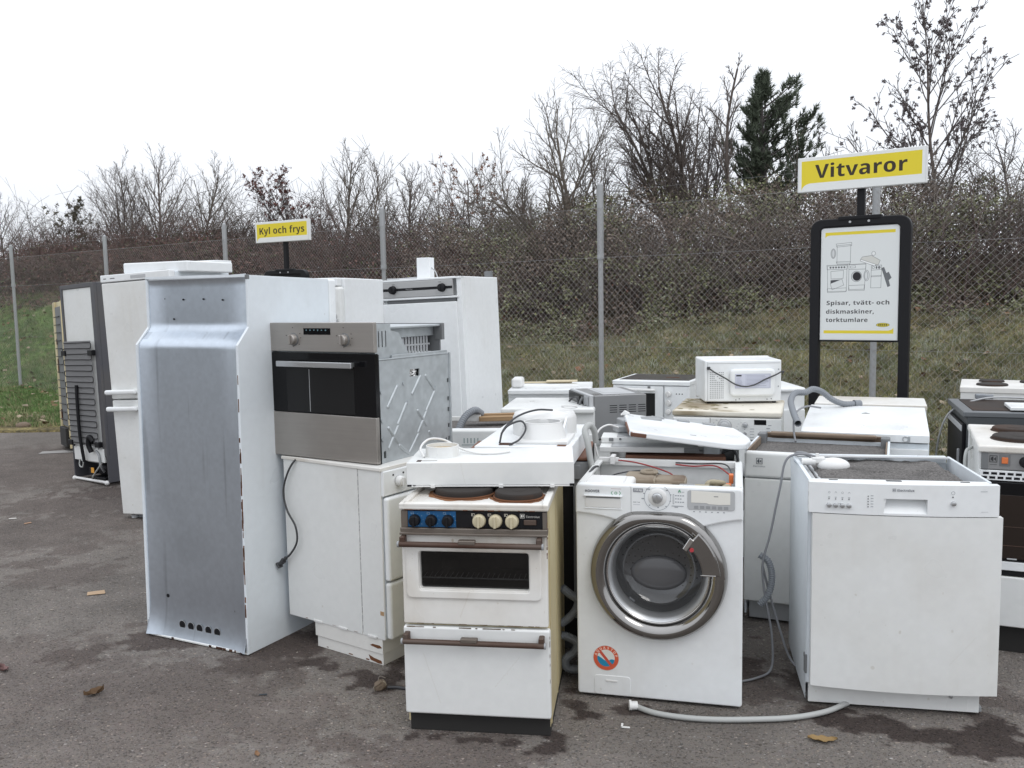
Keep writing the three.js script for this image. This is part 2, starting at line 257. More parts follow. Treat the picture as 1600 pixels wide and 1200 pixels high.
{ // bank behind the fence
  const axis = (a, b, n) => Array.from({ length: n + 1 }, (_, i) => lerp(a, b, i / n));
  const xs = [-160, -90, -50, -34, ...axis(-28, 14, 240), 20, 34, 70, 160], Ds = [4, ...axis(4.6, 14, 90), ...axis(14.3, 34, 70), 45, 70, 120, 260];
  const P = [], C = [], U = [], I = [], nx = xs.length;
  for (const D of Ds) for (const x of xs) {
    const inYard = D < yardEdge(x) - 0.35, y = inYard ? -0.12 : groundY(x, D), s = beyond(x, D), t = along(x, D);
    P.push(x, y, -D); U.push(x, D);
    const n = noise(x * 1.3, D * 1.3, 5, 51), wood = sstep(3.0, 3.9, s + (n - 0.5) * 1.2), left = sstep(6, 12, t), bare = sstep(0.55, 0.75, noise(x * 2.2, D * 2.2, 4, 52)) * (1 - 0.6 * left);
    let c = [lerp(0.98, 0.66, left), lerp(0.94, 1.08, left), lerp(0.84, 0.55, left)]; c = c.map((v, i) => lerp(v, [1.05, 0.80, 0.62][i], bare * 0.6)); const edge = sstep(1.0, 0.1, D - yardEdge(x)) ; c = c.map((v, i) => lerp(v, [0.95, 0.78, 0.62][i], edge * 0.7));
    C.push(...c.map((v, i) => lerp(v * (0.75 + 0.5 * n), [0.40, 0.31, 0.27][i], wood)));
  }
  for (let j = 0; j < Ds.length - 1; j++) for (let i = 0; i < nx - 1; i++) { const a = j * nx + i; I.push(a, a + 1, a + nx, a + 1, a + nx + 1, a + nx); }
  const g = new THREE.BufferGeometry(); g.setAttribute('position', new THREE.Float32BufferAttribute(P, 3)); g.setAttribute('color', new THREE.Float32BufferAttribute(C, 3)); g.setAttribute('uv', new THREE.Float32BufferAttribute(U, 2)); g.setIndex(I); g.computeVertexNormals();
  const tex = dataTex(1024, 1024, (u, v) => { const n = fbm(u * 120, v * 120, 120, 3, 55), b = fbm(u * 14, v * 14, 14, 4, 56), f = 0.40 + 0.36 * (n - 0.5) + 0.36 * (b - 0.5); return [f * 1.02, f * 1.0, f * 0.72]; }, true, 0.35);
  const bump = dataTex(512, 512, (u, v) => { const n = fbm(u * 70, v * 70, 70, 4, 57); return [n, n, n]; }, false, 0.5);
  grassBank = new THREE.Mesh(g, std({ map: tex, vertexColors: true, bumpMap: bump, bumpScale: 0.05, roughness: 1 }));
  grassBank.name = 'grass_bank'; grassBank.receiveShadow = true; tag(grassBank, 'grassy bank rising behind the wire fence', null, null, 'structure'); scene.add(grassBank);
}
{ // added mound out of view, darkens reflections in fridge back and oven glass
  const g = new THREE.SphereGeometry(1, 64, 20, 0, Math.PI * 2, 0, Math.PI / 2), P = g.attributes.position;
  for (let i = 0; i < P.count; i++) { const x = P.getX(i), y = P.getY(i), z = P.getZ(i), k = 1 + 0.25 * (noise(x * 4 + 9, z * 4 + y * 3, 4, 58) - 0.5); P.setXYZ(i, x * 5 * k, y * 6.5 * k, z * 9 * k); }
  g.computeVertexNormals(); const m = new THREE.Mesh(g, std({ color: lin(0.05, 0.05, 0.035), roughness: 1 })); m.name = 'added_dark_mound'; m.position.set(-32, -0.4, 9); m.rotation.y = 0.25; tag(m, 'unseen dark mound added to darken reflections in metal and glass', null, null, 'structure'); scene.add(m);
}
function instanced(name, geo, mat, list, label, category, kind = 'stuff') {   // list: [Matrix4, Color]
  const m = new THREE.InstancedMesh(geo, mat, list.length); m.name = numbered(name);
  list.forEach(([mm, c], i) => { m.setMatrixAt(i, mm); if (c) m.setColorAt(i, c); });
  m.castShadow = m.receiveShadow = true; scene.add(m); return tag(m, label, category, null, kind);
}
const leafMat = std({ color: 0xffffff, roughness: 0.85, side: THREE.DoubleSide });
function blade(w, h, bend) { return [[-w, 0, 0, w, 0, 0, w * 0.7, h * 0.55, bend * 0.35], [-w, 0, 0, w * 0.7, h * 0.55, bend * 0.35, -w * 0.7, h * 0.55, bend * 0.35], [-w * 0.7, h * 0.55, bend * 0.35, w * 0.7, h * 0.55, bend * 0.35, 0, h, bend]]; }
function fromTris(tris) { const g = new THREE.BufferGeometry(); g.setAttribute('position', new THREE.Float32BufferAttribute(tris.flat(), 3)); g.setAttribute('uv', new THREE.Float32BufferAttribute(new Float32Array(tris.length * 6), 2)); g.computeVertexNormals(); return g; }
{ // grass tufts on the bank and along the yard
  const R = mulberry(61), tris = [];
  for (let i = 0; i < 11; i++) { const a = R() * 6.28, l = 0.04 + R() * 0.07, o = R() * 0.05, ca = Math.cos(a), sa = Math.sin(a), b = 0.02 + R() * 0.07; for (const t of blade(0.0022, l, b)) tris.push([0, 1, 2].flatMap((k) => { const [x, y, z] = t.slice(k * 3, k * 3 + 3); return [ca * x - sa * z + o * Math.cos(a * 3), y, sa * x + ca * z + o * Math.sin(a * 3)]; })); }
  const tuft = fromTris(tris), list = [], e = new THREE.Euler(), q = new THREE.Quaternion();
  for (let i = 0; i < 95000; i++) {
    const far = i % 3 === 0, t = far ? lerp(6, 21, R()) : lerp(-5, 8, R()), s = lerp(far ? -3 : -1.2, 4.3, R()), [x, D] = onLine(t, s);
    if (D < yardEdge(x) - 0.15 + (noise(x * 3, 7, 4, 35) - 0.5) * 0.5 + R() * 0.2) continue;
    const n = noise(x * 1.7, D * 1.7, 4, 62); if (R() < sstep(0.62, 0.4, n) * 0.25) continue; if (s > 3.2 && R() < 0.6) continue;
    const k = (far ? 1.05 : 0.95) * (0.5 + R() * 0.8), m = new THREE.Matrix4().compose(V(x, groundY(x, D) - 0.012, -D), q.setFromEuler(e.set((R() - 0.5) * 0.5, R() * 6.28, (R() - 0.5) * 0.5)), V(k, k, k));
    const dry = R() < (far ? 0.16 : 0.36) + 0.3 * (n - 0.5) + (s < -2 ? 0.15 : 0), pale = R() < 0.16 + 0.2 * (noise(x * 0.8 + 30, D * 0.8, 3, 63) - 0.45), f = (0.6 + R() * 0.7) * (0.68 + 0.7 * noise(x * 3.2, D * 3.2, 3, 64));
    const c = far && !dry ? lin(0.095 * f, 0.165 * f, 0.045 * f) : dry ? lin(0.30 * f, 0.255 * f, 0.155 * f) : pale ? lin(0.40 * f, 0.43 * f, 0.37 * f) : lin(0.165 * f, 0.185 * f, 0.09 * f);
    list.push([m, c]);
  }
  instanced('bank_grass', tuft, leafMat, list, 'short dull winter grass growing on the bank', 'grass');
  const leaf = fromTris([[-.02, 0, 0, .01, .006, -.02, 0, .004, .03], [.01, .006, -.02, .03, .002, .006, 0, .004, .03]]), L = [];
  for (let i = 0; i < 3000; i++) {
    const [x, D] = onLine(lerp(-5, 20, R()), lerp(-2.5, 4.2, R())); if (D < yardEdge(x) - 0.2) continue;
    const k = 0.7 + R() * 1.3, f = 0.5 + R() * 0.8; L.push([new THREE.Matrix4().compose(V(x, groundY(x, D) + 0.02 + R() * 0.03, -D), q.setFromEuler(e.set((R() - 0.5) * 1.2, R() * 6.28, (R() - 0.5) * 1.2)), V(k, k, k)), R() < 0.4 ? lin(0.30 * f, 0.24 * f, 0.17 * f) : lin(0.17 * f, 0.09 * f, 0.05 * f)]);
  }
  instanced('fallen_leaves', leaf, leafMat, L, 'dry brown leaves scattered over the grass bank', 'leaves');
}
{ // wire fence
  const f = new THREE.Group(); f.name = 'wire_fence'; f.position.set(FX, 0, -FD); scene.add(f);
  tag(f, 'tall galvanised chain-link fence running along the foot of the bank', 'fence');
  const fy = (t) => { const [x, D] = onLine(t, 0); return Math.max(0, groundY(x, D) - 0.05) * 0.4; }, at = (t, y, s = 0) => V(t * TX + s * NX, y, -(t * TD + s * ND));
  const ang = Math.atan2(TD, TX);
  for (let k = -3; k <= 9; k++) {
    const t = k === -1 ? -2.66 : k * 3, y = 2.62 + (k === 0 ? 0.02 : 0), p = at(t, 0);
    const g = [cyl(0.026, 0.028, 1.95, p.x, 0.95, p.z, 'y', 14), cyl(0.034, 0.034, 0.7, p.x, y - 0.37, p.z, 'y', 4), cyl(0.036, 0.036, 0.05, p.x, 1.9, p.z, 'y', 14), mv(new THREE.SphereGeometry(0.027, 12, 6), p.x, y - 0.02, p.z)];
    const post = mk(f, 'post', g, M.post); post.rotation.y = 0;
  }
  const wires = [];
  const rod = (a, b, r, out) => { const d = b.clone().sub(a), L = d.length(), g = new THREE.CylinderGeometry(r, r, L, 3, 1, true); g.applyQuaternion(new THREE.Quaternion().setFromUnitVectors(V(0, 1, 0), d.normalize())); out.push(mv(g, (a.x + b.x) / 2, (a.y + b.y) / 2, (a.z + b.z) / 2)); };
  const T0 = -7, T1 = 26;
  for (const h of [0.06, 1.0, 1.9, 2.4, 2.56]) { const bars = []; for (let t = T0; t < T1; t += 1.5) { const sag = (x) => h - 0.018 * Math.sin(Math.PI * mod(x, 3) / 3); rod(at(t, sag(t), -0.035), at(t + 1.5, sag(t + 1.5), -0.035), h > 2.5 ? 0.0012 : 0.0018, bars); } mk(f, 'wire_strand', bars, M.post); }
  const net = (y0, y1, p, r, s) => { const H = y1 - y0; for (let t = T0 - H; t < T1; t += p) for (const dir of [1, -1]) { let a = dir > 0 ? t : t + H, b = dir > 0 ? t + H : t; let ya = y0, yb = y1; const clip = (tt) => clamp(tt, T0, T1); const a2 = clip(a), b2 = clip(b); if (Math.abs(a2 - b2) < 0.02) continue; ya = lerp(y0, y1, Math.abs(a2 - a) / H); yb = lerp(y0, y1, Math.abs(b2 - a) / H); const w = () => (hash(Math.round(t * 100), dir + 2, 3) - 0.5) * 0.006; rod(at(a2 + w(), ya, s + dir * 0.0015), at(b2 + w(), yb, s + dir * 0.0015), r, wires); } };
  net(0.06, 1.9, 0.064, 0.00135, -0.03); net(1.9, 2.4, 0.05, 0.0008, -0.03);
  tag(mk(f, 'wire_mesh', wires, std({ color: lin(0.36, 0.34, 0.33), roughness: 0.6, metalness: 0.2 })), null, null, null, 'stuff');
}

// ---------- trees and scrub ----------
class Wood {                     // collects tapered limbs and small faces into one geometry
  constructor() { this.p = []; this.n = []; this.i = []; this.c = []; this.count = 0; }
  limb(pts, r0, r1, sides, col) {
    const n = pts.length, T = V(), A = V(), B = V(), up = V(0.31, 0.2, 0.93);
    const start = this.count;
    for (let k = 0; k < n; k++) {
      T.copy(pts[Math.min(n - 1, k + 1)]).sub(pts[Math.max(0, k - 1)]).normalize(); A.crossVectors(T, up).normalize(); B.crossVectors(T, A);
      const r = lerp(r0, r1, k / (n - 1));
      for (let j = 0; j < sides; j++) { const a = j / sides * 6.2832, c = Math.cos(a), s = Math.sin(a), x = A.x * c + B.x * s, y = A.y * c + B.y * s, z = A.z * c + B.z * s; this.p.push(pts[k].x + x * r, pts[k].y + y * r, pts[k].z + z * r); this.n.push(x, y, z); if (col) this.c.push(...col); }
    }
    for (let k = 0; k < n - 1; k++) for (let j = 0; j < sides; j++) { const a = start + k * sides + j, b = start + k * sides + (j + 1) % sides; this.i.push(a, b, a + sides, b, b + sides, a + sides); }
    this.count += n * sides;
  }
  tri(a, b, c, col) { const n = b.clone().sub(a).cross(c.clone().sub(a)).normalize(); for (const v of [a, b, c]) { this.p.push(v.x, v.y, v.z); this.n.push(n.x, n.y, n.z); if (col) this.c.push(...col); } this.i.push(this.count, this.count + 1, this.count + 2); this.count += 3; }
  tuftOf(R, o, r, n, col, len = 1) { for (let k = 0; k < n; k++) { const d = V(R() - 0.5, R() - 0.5, R() - 0.5).normalize(), e = V(R() - 0.5, R() - 0.5, R() - 0.5).normalize(), a = o.clone().addScaledVector(d, r * 0.2), f = 0.7 + R() * 0.6; this.tri(a.clone().addScaledVector(e, r * 0.4), a.clone().addScaledVector(e, -r * 0.4), a.clone().addScaledVector(d, r * len), col.map((v) => v * f)); } }
  build(parent, name, mat) {
    const g = new THREE.BufferGeometry(); g.setAttribute('position', new THREE.Float32BufferAttribute(this.p, 3)); g.setAttribute('normal', new THREE.Float32BufferAttribute(this.n, 3)); g.setAttribute('uv', new THREE.Float32BufferAttribute(new Float32Array(this.count * 2), 2));
    if (this.c.length) g.setAttribute('color', new THREE.Float32BufferAttribute(this.c, 3)); g.setIndex(this.i);
    const m = new THREE.Mesh(g, mat); m.name = parent === scene ? numbered(name) : name; m.castShadow = m.receiveShadow = true; parent.add(m); return m;
  }
}
const bark = (r, g, b) => std({ color: lin(r, g, b), roughness: 0.95 });
const tint = std({ vertexColors: true, roughness: 0.92, side: THREE.DoubleSide });
const barks = [bark(0.135, 0.112, 0.10), bark(0.15, 0.128, 0.108), bark(0.165, 0.15, 0.142), bark(0.115, 0.10, 0.10)];
// a branch that wanders, bends up and carries smaller ones
function branch(R, o, dir, len, r, lvl, cfg, out) {
  const n = Math.max(3, Math.round((lvl === 0 ? 9 : 6 - lvl))), pts = [o.clone()], d = dir.clone();
  for (let k = 0; k < n; k++) { d.add(V((R() - 0.5) * cfg.wob, (R() - 0.5) * cfg.wob * 0.6 + cfg.lift[Math.min(lvl, 3)] / n, (R() - 0.5) * cfg.wob)).normalize(); pts.push(pts[k].clone().addScaledVector(d, len / n)); }
  const sides = lvl === 0 ? 7 : lvl === 1 ? 5 : 3, w = lvl < 1 ? out.trunk : out.crown, end = lvl === 0 ? r * 0.35 : Math.max(cfg.min, r * 0.4);
  w.limb(pts, r, end, sides);
  if (cfg.tip && lvl >= 2) cfg.tip(R, pts, out.crown, lvl);
  if (lvl >= cfg.levels) return;
  const kids = cfg.kids[lvl], c = curve(pts), q = V(), tg = V(), side = V();
  for (let k = 0; k < kids; k++) {
    const t = clamp(lerp(cfg.from[lvl], 1, (k + 0.3 + R() * 0.5) / kids), 0, 0.99); c.getPoint(t, q); c.getTangent(t, tg);
    const a = k * 2.4 + R() * 1.2; side.crossVectors(tg, V(Math.cos(a), 0.15, Math.sin(a))).normalize();
    const ang = lerp(cfg.ang[lvl] * 0.7, cfg.ang[lvl] * 1.25, R()), nd = tg.clone().multiplyScalar(Math.cos(ang)).addScaledVector(side, Math.sin(ang)).normalize();
    const l = len * cfg.ratio[lvl] * (0.65 + 0.6 * R()) * (1 - cfg.taper[lvl] * t);
    branch(R, q.clone(), nd, l, Math.max(cfg.min, lerp(r, end, t) * 0.62), lvl + 1, cfg, out);
  }
}
const FORMS = {
  upright: { levels: 3, kids: [16, 8, 5], from: [0.16, 0.15, 0.12], ang: [0.70, 0.55, 0.6], ratio: [0.62, 0.42, 0.46], taper: [0.68, 0.4, 0.3], lift: [0.1, 0.55, 0.3, 0.15], wob: 0.2, min: 0.0032 },
  vase: { levels: 3, kids: [12, 10, 7], from: [0.12, 0.12, 0.1], ang: [0.72, 0.62, 0.65], ratio: [0.66, 0.44, 0.45], taper: [0.4, 0.35, 0.3], lift: [0.05, 0.4, 0.25, 0.1], wob: 0.28, min: 0.0032 },
  birch: { levels: 3, kids: [15, 12, 9], from: [0.22, 0.1, 0.1], ang: [0.58, 0.65, 0.6], ratio: [0.48, 0.42, 0.5], taper: [0.5, 0.3, 0.2], lift: [0.05, 0.35, -0.05, -0.6], wob: 0.22, min: 0.003 },
};
// u, v: where the foot and the top show in the photo; s: metres beyond the fence
function spot(u, s) { const p = px(u, 470, 1), k = p.x; const D = (s + NX * FX + ND * FD) / (NX * k + ND); return [k * D, D]; }
function tree(name, label, seed, u, vTop, s, form, o = {}) {
  const R = mulberry(seed), [x, D] = spot(u, s), y0 = groundY(x, D) - 0.1, top = px(u + (o.lean ?? 0), vTop, D), cfg = { ...FORMS[form], ...o.cfg };
  const g = new THREE.Group(); g.name = numbered(name); g.position.set(x, y0, -D); scene.add(g); tag(g, label, 'tree', o.group);
  const out = { trunk: new Wood(), crown: new Wood() }, H = (top.y - y0) * 0.93, stems = o.stems ?? 1;
  for (let k = 0; k < stems; k++) {
    const a = k / stems * 6.28 + R() * 2, sp = stems > 1 ? (o.spread ?? 0.2) : 0, h = H * (k ? 0.72 + 0.26 * R() : 1);
    const dir = V((top.x - x) / H + Math.cos(a) * sp * (k ? 1 : 0.2), 1, Math.sin(a) * sp * 0.6).normalize();
    branch(R, V(Math.cos(a) * 0.12 * (stems > 1), 0, Math.sin(a) * 0.1 * (stems > 1)), dir, h, (o.r ?? 0.06) * 0.66 * (k ? 0.8 : 1), 0, cfg, out);
  }
  const mat = barks[o.bark ?? 0];
  out.trunk.build(g, 'trunk', mat); out.crown.build(g, 'crown', cfg.tip ? tint : mat);
  return g;
}
const seedTip = (rate, size, col) => (R, pts, w) => { while (w.c.length < w.p.length) w.c.push(0.12, 0.103, 0.098); for (let k = 1; k < pts.length; k++) if (R() < rate) w.tuftOf(R, pts[k].clone().add(V(0, -size * 0.4, 0)), size * (0.6 + R() * 0.7), 9, col); };
{
  const B = 'bare tree beyond the fence';
  tree('bare_tree', 'thin bare tree at the picture edge beyond the cream fridge', 201, 12, 288, 8, 'upright', { r: 0.05, bark: 2 });
  tree('bare_tree', 'small crooked bare tree between the cream fridge and the picture edge', 202, 112, 330, 7, 'vase', { r: 0.04, bark: 1, cfg: { tip: seedTip(0.05, 0.07, [0.10, 0.09, 0.055]) } });
  tree('bare_tree', 'many-stemmed bare tree above the white fridge with two bar handles', 203, 205, 258, 8, 'upright', { stems: 6, spread: 0.2, r: 0.045, lean: -18, bark: 0, cfg: { kids: [12, 8, 5] } });
  tree('bare_tree', 'straight bare tree, tallest of those behind the fridges', 204, 252, 243, 8.5, 'upright', { r: 0.075, lean: -10, cfg: { kids: [20, 8, 5] } });
  tree('bare_tree', 'round bare tree with upswept twigs above the shiny backed fridge', 205, 316, 256, 8, 'upright', { r: 0.06, bark: 1, cfg: { kids: [19, 8, 5], ratio: [0.66, 0.42, 0.46] } });
  tree('bare_tree', 'low arching bare tree beside the Kyl och frys sign', 206, 395, 325, 6.5, 'vase', { r: 0.045, stems: 3, spread: 0.5, lean: 8 });
  tree('bare_tree', 'bare tree with dots of red leaves above the Kyl och frys sign', 207, 458, 282, 7, 'vase', { r: 0.05, bark: 0, cfg: { tip: seedTip(0.10, 0.05, [0.15, 0.06, 0.05]) } });
  tree('bare_tree', 'slender straight bare tree just past the Kyl och frys sign', 208, 540, 240, 8, 'upright', { r: 0.065, lean: -8, bark: 1, cfg: { kids: [18, 7, 5] } });
  tree('bare_tree', 'forked bare tree beside the thin fence post by the fridges', 209, 577, 252, 7, 'upright', { r: 0.05, lean: -4, bark: 1 });
  tree('bare_tree', 'fine-twigged bare tree behind the tall cabinet with two knobs', 210, 645, 272, 8, 'upright', { r: 0.06, lean: -4, cfg: { kids: [20, 8, 5], ratio: [0.64, 0.42, 0.46] } });
  tree('bare_tree', 'thin pale bare sapling beside the fine-twigged tree', 211, 690, 285, 9, 'upright', { r: 0.035, bark: 2 });
  tree('bare_tree', 'open spreading bare tree with a few orange leaves', 212, 728, 268, 6.5, 'vase', { r: 0.05, bark: 0, cfg: { kids: [9, 8, 6], tip: seedTip(0.05, 0.05, [0.26, 0.12, 0.07]) } });
  tree('bare_tree', 'large leaning bare tree with crooked limbs beside the middle fence post', 213, 898, 195, 6, 'vase', { r: 0.085, lean: -52, stems: 3, spread: 0.42, bark: 1, cfg: { kids: [11, 10, 7] } });
  tree('bare_tree', 'upright bare tree rising behind the middle fence post', 214, 950, 235, 8, 'vase', { r: 0.05, lean: 6, bark: 3 });
  tree('birch_tree', 'big fan-shaped bare birch with drooping twigs', 215, 1080, 110, 8, 'birch', { r: 0.09, lean: -45, stems: 4, spread: 0.26, bark: 0, cfg: { kids: [14, 11, 9] } });
  tree('bare_tree', 'dense bare tree between the birch and the pine', 216, 1095, 180, 9, 'upright', { r: 0.06, lean: 0, stems: 4, spread: 0.3, bark: 3, cfg: { kids: [13, 9, 6] } });
  tree('bare_tree', 'tall crooked bare tree standing just before the pine', 217, 1136, 85, 7.5, 'upright', { r: 0.075, lean: 12, bark: 0, cfg: { kids: [14, 8, 5], from: [0.4, 0.2, 0.2], ratio: [0.28, 0.42, 0.5], wob: 0.3 } });
  tree('bare_tree', 'low bare thorn tree peeping out above the Vitvaror board', 218, 1300, 222, 7, 'vase', { r: 0.04, bark: 2, lean: -8, cfg: { kids: [6, 5, 3] } });
  tree('sycamore_tree', 'tall bare tree hung with dark seed clusters behind the Vitvaror board', 219, 1468, 40, 6.5, 'upright', { r: 0.05, bark: 0, lean: -4, cfg: { kids: [26, 8, 4], from: [0.12, 0.2, 0.2], ratio: [0.66, 0.36, 0.38], taper: [0.62, 0.35, 0.3], ang: [0.72, 0.5, 0.6], lift: [0.05, 0.35, 0.2, 0.1], wob: 0.13, min: 0.0045, tip: (R, pts, w, lvl) => { seedTip(0.0, 0.01, [0, 0, 0])(R, pts, w); if (R() < 0.36) { const e = pts[pts.length - 1]; for (let k = 0; k < 1; k++) w.tuftOf(R, e.clone().add(V((R() - 0.5) * 0.08, -0.03 - R() * 0.05, (R() - 0.5) * 0.08)), 0.026 + R() * 0.018, 16, [0.16, 0.132, 0.138]); if (R() < 0.25) w.tuftOf(R, pts[2].clone(), 0.030, 14, [0.15, 0.125, 0.13]); } } } });
  tree('bare_tree', 'fine bushy bare tree at the end of the bank beyond the sycamore', 220, 1570, 205, 6.5, 'vase', { r: 0.04, bark: 3, cfg: { kids: [9, 8, 5] } });
  { // pine
    const [x, D] = spot(1190, 9.5), y0 = groundY(x, D) - 0.1, R = mulberry(230), g = new THREE.Group(); g.name = 'pine_tree'; g.position.set(x, y0, -D); scene.add(g); tag(g, 'dark green pine among the bare trees', 'tree');
    const H = px(1185, 118, D).y - y0, w = new Wood(), c = new Wood(), pts = [0, .25, .5, .75, 1].map((k) => V(0.05 * Math.sin(k * 5), k * H, 0)); w.limb(pts, 0.1, 0.02, 8);
    const needles = (o, d, k) => { for (let i = 0; i < 26; i++) { const nd = V(R() - 0.5, R() - 0.25, R() - 0.5).normalize().addScaledVector(d, 0.9).normalize(), sd = V(R() - 0.5, R() - 0.5, R() - 0.5).cross(nd).normalize().multiplyScalar(0.011), b = o.clone().addScaledVector(d, (R() - 0.5) * 0.16), f = 0.55 + R() * 0.8; c.tri(b.clone().add(sd), b.clone().sub(sd), b.clone().addScaledVector(nd, (0.10 + R() * 0.08) * k), [0.10 * f, 0.122 * f, 0.085 * f]); } };
    for (let k = 0; k < 58; k++) {
      const t = 0.22 + 0.76 * (k / 58), a = k * 2.4 + R(), reach = (t > 0.86 ? 0.22 : 0.36 + 1.15 * Math.pow(0.9 - Math.min(t, 0.9), 0.42)) * (0.5 + 0.6 * R()) * (Math.cos(a) > 0 ? 1.12 : 0.72), o = V(0.05 * Math.sin(t * 5), t * H, 0), d = V(Math.cos(a), 0.25 + 0.5 * R(), Math.sin(a)).normalize();
      const b = [0, 0.33, 0.66, 1].map((q) => o.clone().addScaledVector(d, reach * q).add(V(0, 0.12 * q * q * reach, 0))); w.limb(b, 0.022, 0.006, 4);
      const bc = curve(b);
      for (let q = 0; q < 5 + reach * 15; q++) { const u = 0.25 + 0.75 * R(), p = bc.getPoint(u).add(V((R() - 0.5) * 0.35 * reach, (R() - 0.4) * 0.16, (R() - 0.5) * 0.35 * reach)); needles(p, V(d.x * 0.6 + (R() - 0.5), 0.55 + R() * 0.4, d.z * 0.6 + (R() - 0.5)).normalize(), 0.9); }
    }
    for (let q = 0; q < 22; q++) needles(V((R() - 0.5) * 0.16, H * (0.9 + 0.1 * R()), (R() - 0.5) * 0.16), V(0, 1, 0), 0.9);
    w.build(g, 'trunk', barks[3]); c.build(g, 'crown', tint);
  }
}
{ // thickets: arching stems with leaves over the upper bank
  const R = mulberry(301);
  const scrub = (name, label, t0, t1, s0, s1, n, h, cols, min) => {
    const w = new Wood();
    for (let k = 0; k < n; k++) {
      const t = lerp(t0, t1, R()), s = lerp(s0, s1, R()), [x, D] = onLine(t, s), y = groundY(x, D) - 0.05, H = h * (0.45 + 0.75 * R()) * (0.65 + 0.7 * noise(t * 0.8 + 50, s * 0.5, 3, 302)), a = R() * 6.28, lean = 0.15 + R() * 0.75, c0 = cols[Math.floor(R() * cols.length)], f = 0.7 + R() * 0.6, col = c0.map((v) => v * f);
      const pts = [V(x, y, -D)], d = V(Math.cos(a) * lean * 0.5, 1, Math.sin(a) * lean * 0.5).normalize();
      for (let q = 0; q < 6; q++) { d.add(V(Math.cos(a) * lean * 0.22 + (R() - 0.5) * 0.3, -0.1 * lean - q * 0.03 * lean, Math.sin(a) * lean * 0.22 + (R() - 0.5) * 0.3)).normalize(); pts.push(pts[q].clone().addScaledVector(d, H / 5)); }
      w.limb(pts, 0.011, 0.004, 3, col);
      for (let q = 0; q < 5; q++) { const i = 1 + Math.floor(R() * 5), o = pts[i], e = V(R() - 0.5, R() * 0.8 - 0.05, R() - 0.5).normalize().multiplyScalar(H * (0.18 + R() * 0.28)), p2 = o.clone().addScaledVector(e, 0.5).add(V((R() - 0.5) * 0.06, 0.03, (R() - 0.5) * 0.06)), p3 = o.clone().add(e).add(V(0, -0.04, 0)); w.limb([o, p2, p3], min * 1.3, min, 3, col); if (R() < 0.7) { const e2 = V(R() - 0.5, R() * 0.8 - 0.2, R() - 0.5).normalize().multiplyScalar(H * 0.2); w.limb([p2, p2.clone().add(e2)], min, min * 0.8, 3, col); } }
    }
    tag(w.build(scene, name, tint), label, 'thicket', null, 'stuff');
  };
  const red = [[0.13, 0.078, 0.07], [0.115, 0.08, 0.072], [0.145, 0.10, 0.085], [0.09, 0.068, 0.062]], brown = [[0.125, 0.105, 0.087], [0.10, 0.082, 0.072], [0.155, 0.133, 0.115]];
  scrub('scrub_thicket', 'tangle of reddish brown stems along the top of the bank behind the fridges', 3.5, 26, 4.2, 8.5, 2900, 1.28, red, 0.004);
  scrub('scrub_thicket', 'tall sparse grey brown scrub below the row of bare trees', 3, 27, 6, 11, 1000, 2.0, brown, 0.004);
  scrub('bramble_stems', 'arching brown bramble stems on the bank behind the Vitvaror sign', -7, 5, 4.0, 7.5, 1700, 1.35, [...brown.map((c) => c.map((v) => v * 1.25)), red[1]], 0.0035);
  const leaf = fromTris([[-.5, 0, 0, 0, -.06, .45, 0, .12, -.1], [0, -.06, .45, .5, 0, .1, 0, .12, -.1], [.5, 0, .1, .1, .05, -.5, 0, .12, -.1]]);
  const leaves = (label, t0, t1, s0, s1, n, top, pal, size) => {
    const list = [], e = new THREE.Euler(), q = new THREE.Quaternion();
    for (let k = 0; k < n; k++) {
      const t = lerp(t0, t1, R()), b0 = s0 + 0.62 * sstep(3.2, 0, t) + (noise(t * 1.5, 3, 3, 307) - 0.5) * 0.9, s = lerp(b0, s1, Math.pow(R(), 1.5)), [x, D] = onLine(t, s), hump = top * lerp(0.45, 1, sstep(-4.5, 0, t)) * sstep(b0 - 0.2, b0 + 1.6, s) * (0.55 + 0.9 * noise(t * 0.7 + 9, s * 0.7, 3, 305)), u = Math.pow(R(), 0.5);
      const y = groundY(x, D) + u * hump; const cl = noise(t * 2.6, y * 3.4 + s, 3, 306); if (cl < 0.48 && R() < 0.85) continue;
      const k2 = size * (0.55 + R() * 0.9), [c, w] = pal(u, R, t, noise(t * 1.1 + 70, s * 0.8 + y * 1.4, 3, 309)); list.push([new THREE.Matrix4().compose(V(x, y, -D), q.setFromEuler(e.set((R() - 0.5) * 2.4, R() * 6.28, (R() - 0.5) * 2.4)), V(k2, k2, k2)), lin(...c.map((v) => v * w))]);
    }
    instanced('bramble_leaves', leaf, leafMat, list, label, 'foliage');
  };
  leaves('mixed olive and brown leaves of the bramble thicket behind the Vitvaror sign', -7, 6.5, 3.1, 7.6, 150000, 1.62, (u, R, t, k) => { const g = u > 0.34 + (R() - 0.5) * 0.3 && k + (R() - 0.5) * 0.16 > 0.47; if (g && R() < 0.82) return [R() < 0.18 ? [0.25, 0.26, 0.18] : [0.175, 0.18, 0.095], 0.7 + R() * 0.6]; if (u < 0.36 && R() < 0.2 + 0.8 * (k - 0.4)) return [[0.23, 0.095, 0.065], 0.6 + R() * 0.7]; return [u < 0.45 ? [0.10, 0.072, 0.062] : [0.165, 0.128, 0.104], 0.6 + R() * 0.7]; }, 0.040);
  leaves('dull brown and dark green leaves low in the scrub behind the fridges', 5.5, 26, 3.3, 7, 42000, 0.95, (u, R) => R() < 0.22 ? [[0.09, 0.105, 0.05], 0.6 + R() * 0.8] : R() < 0.35 ? [[0.17, 0.09, 0.075], 0.6 + R() * 0.8] : [[0.115, 0.085, 0.075], 0.5 + R() * 0.8], 0.055);
}

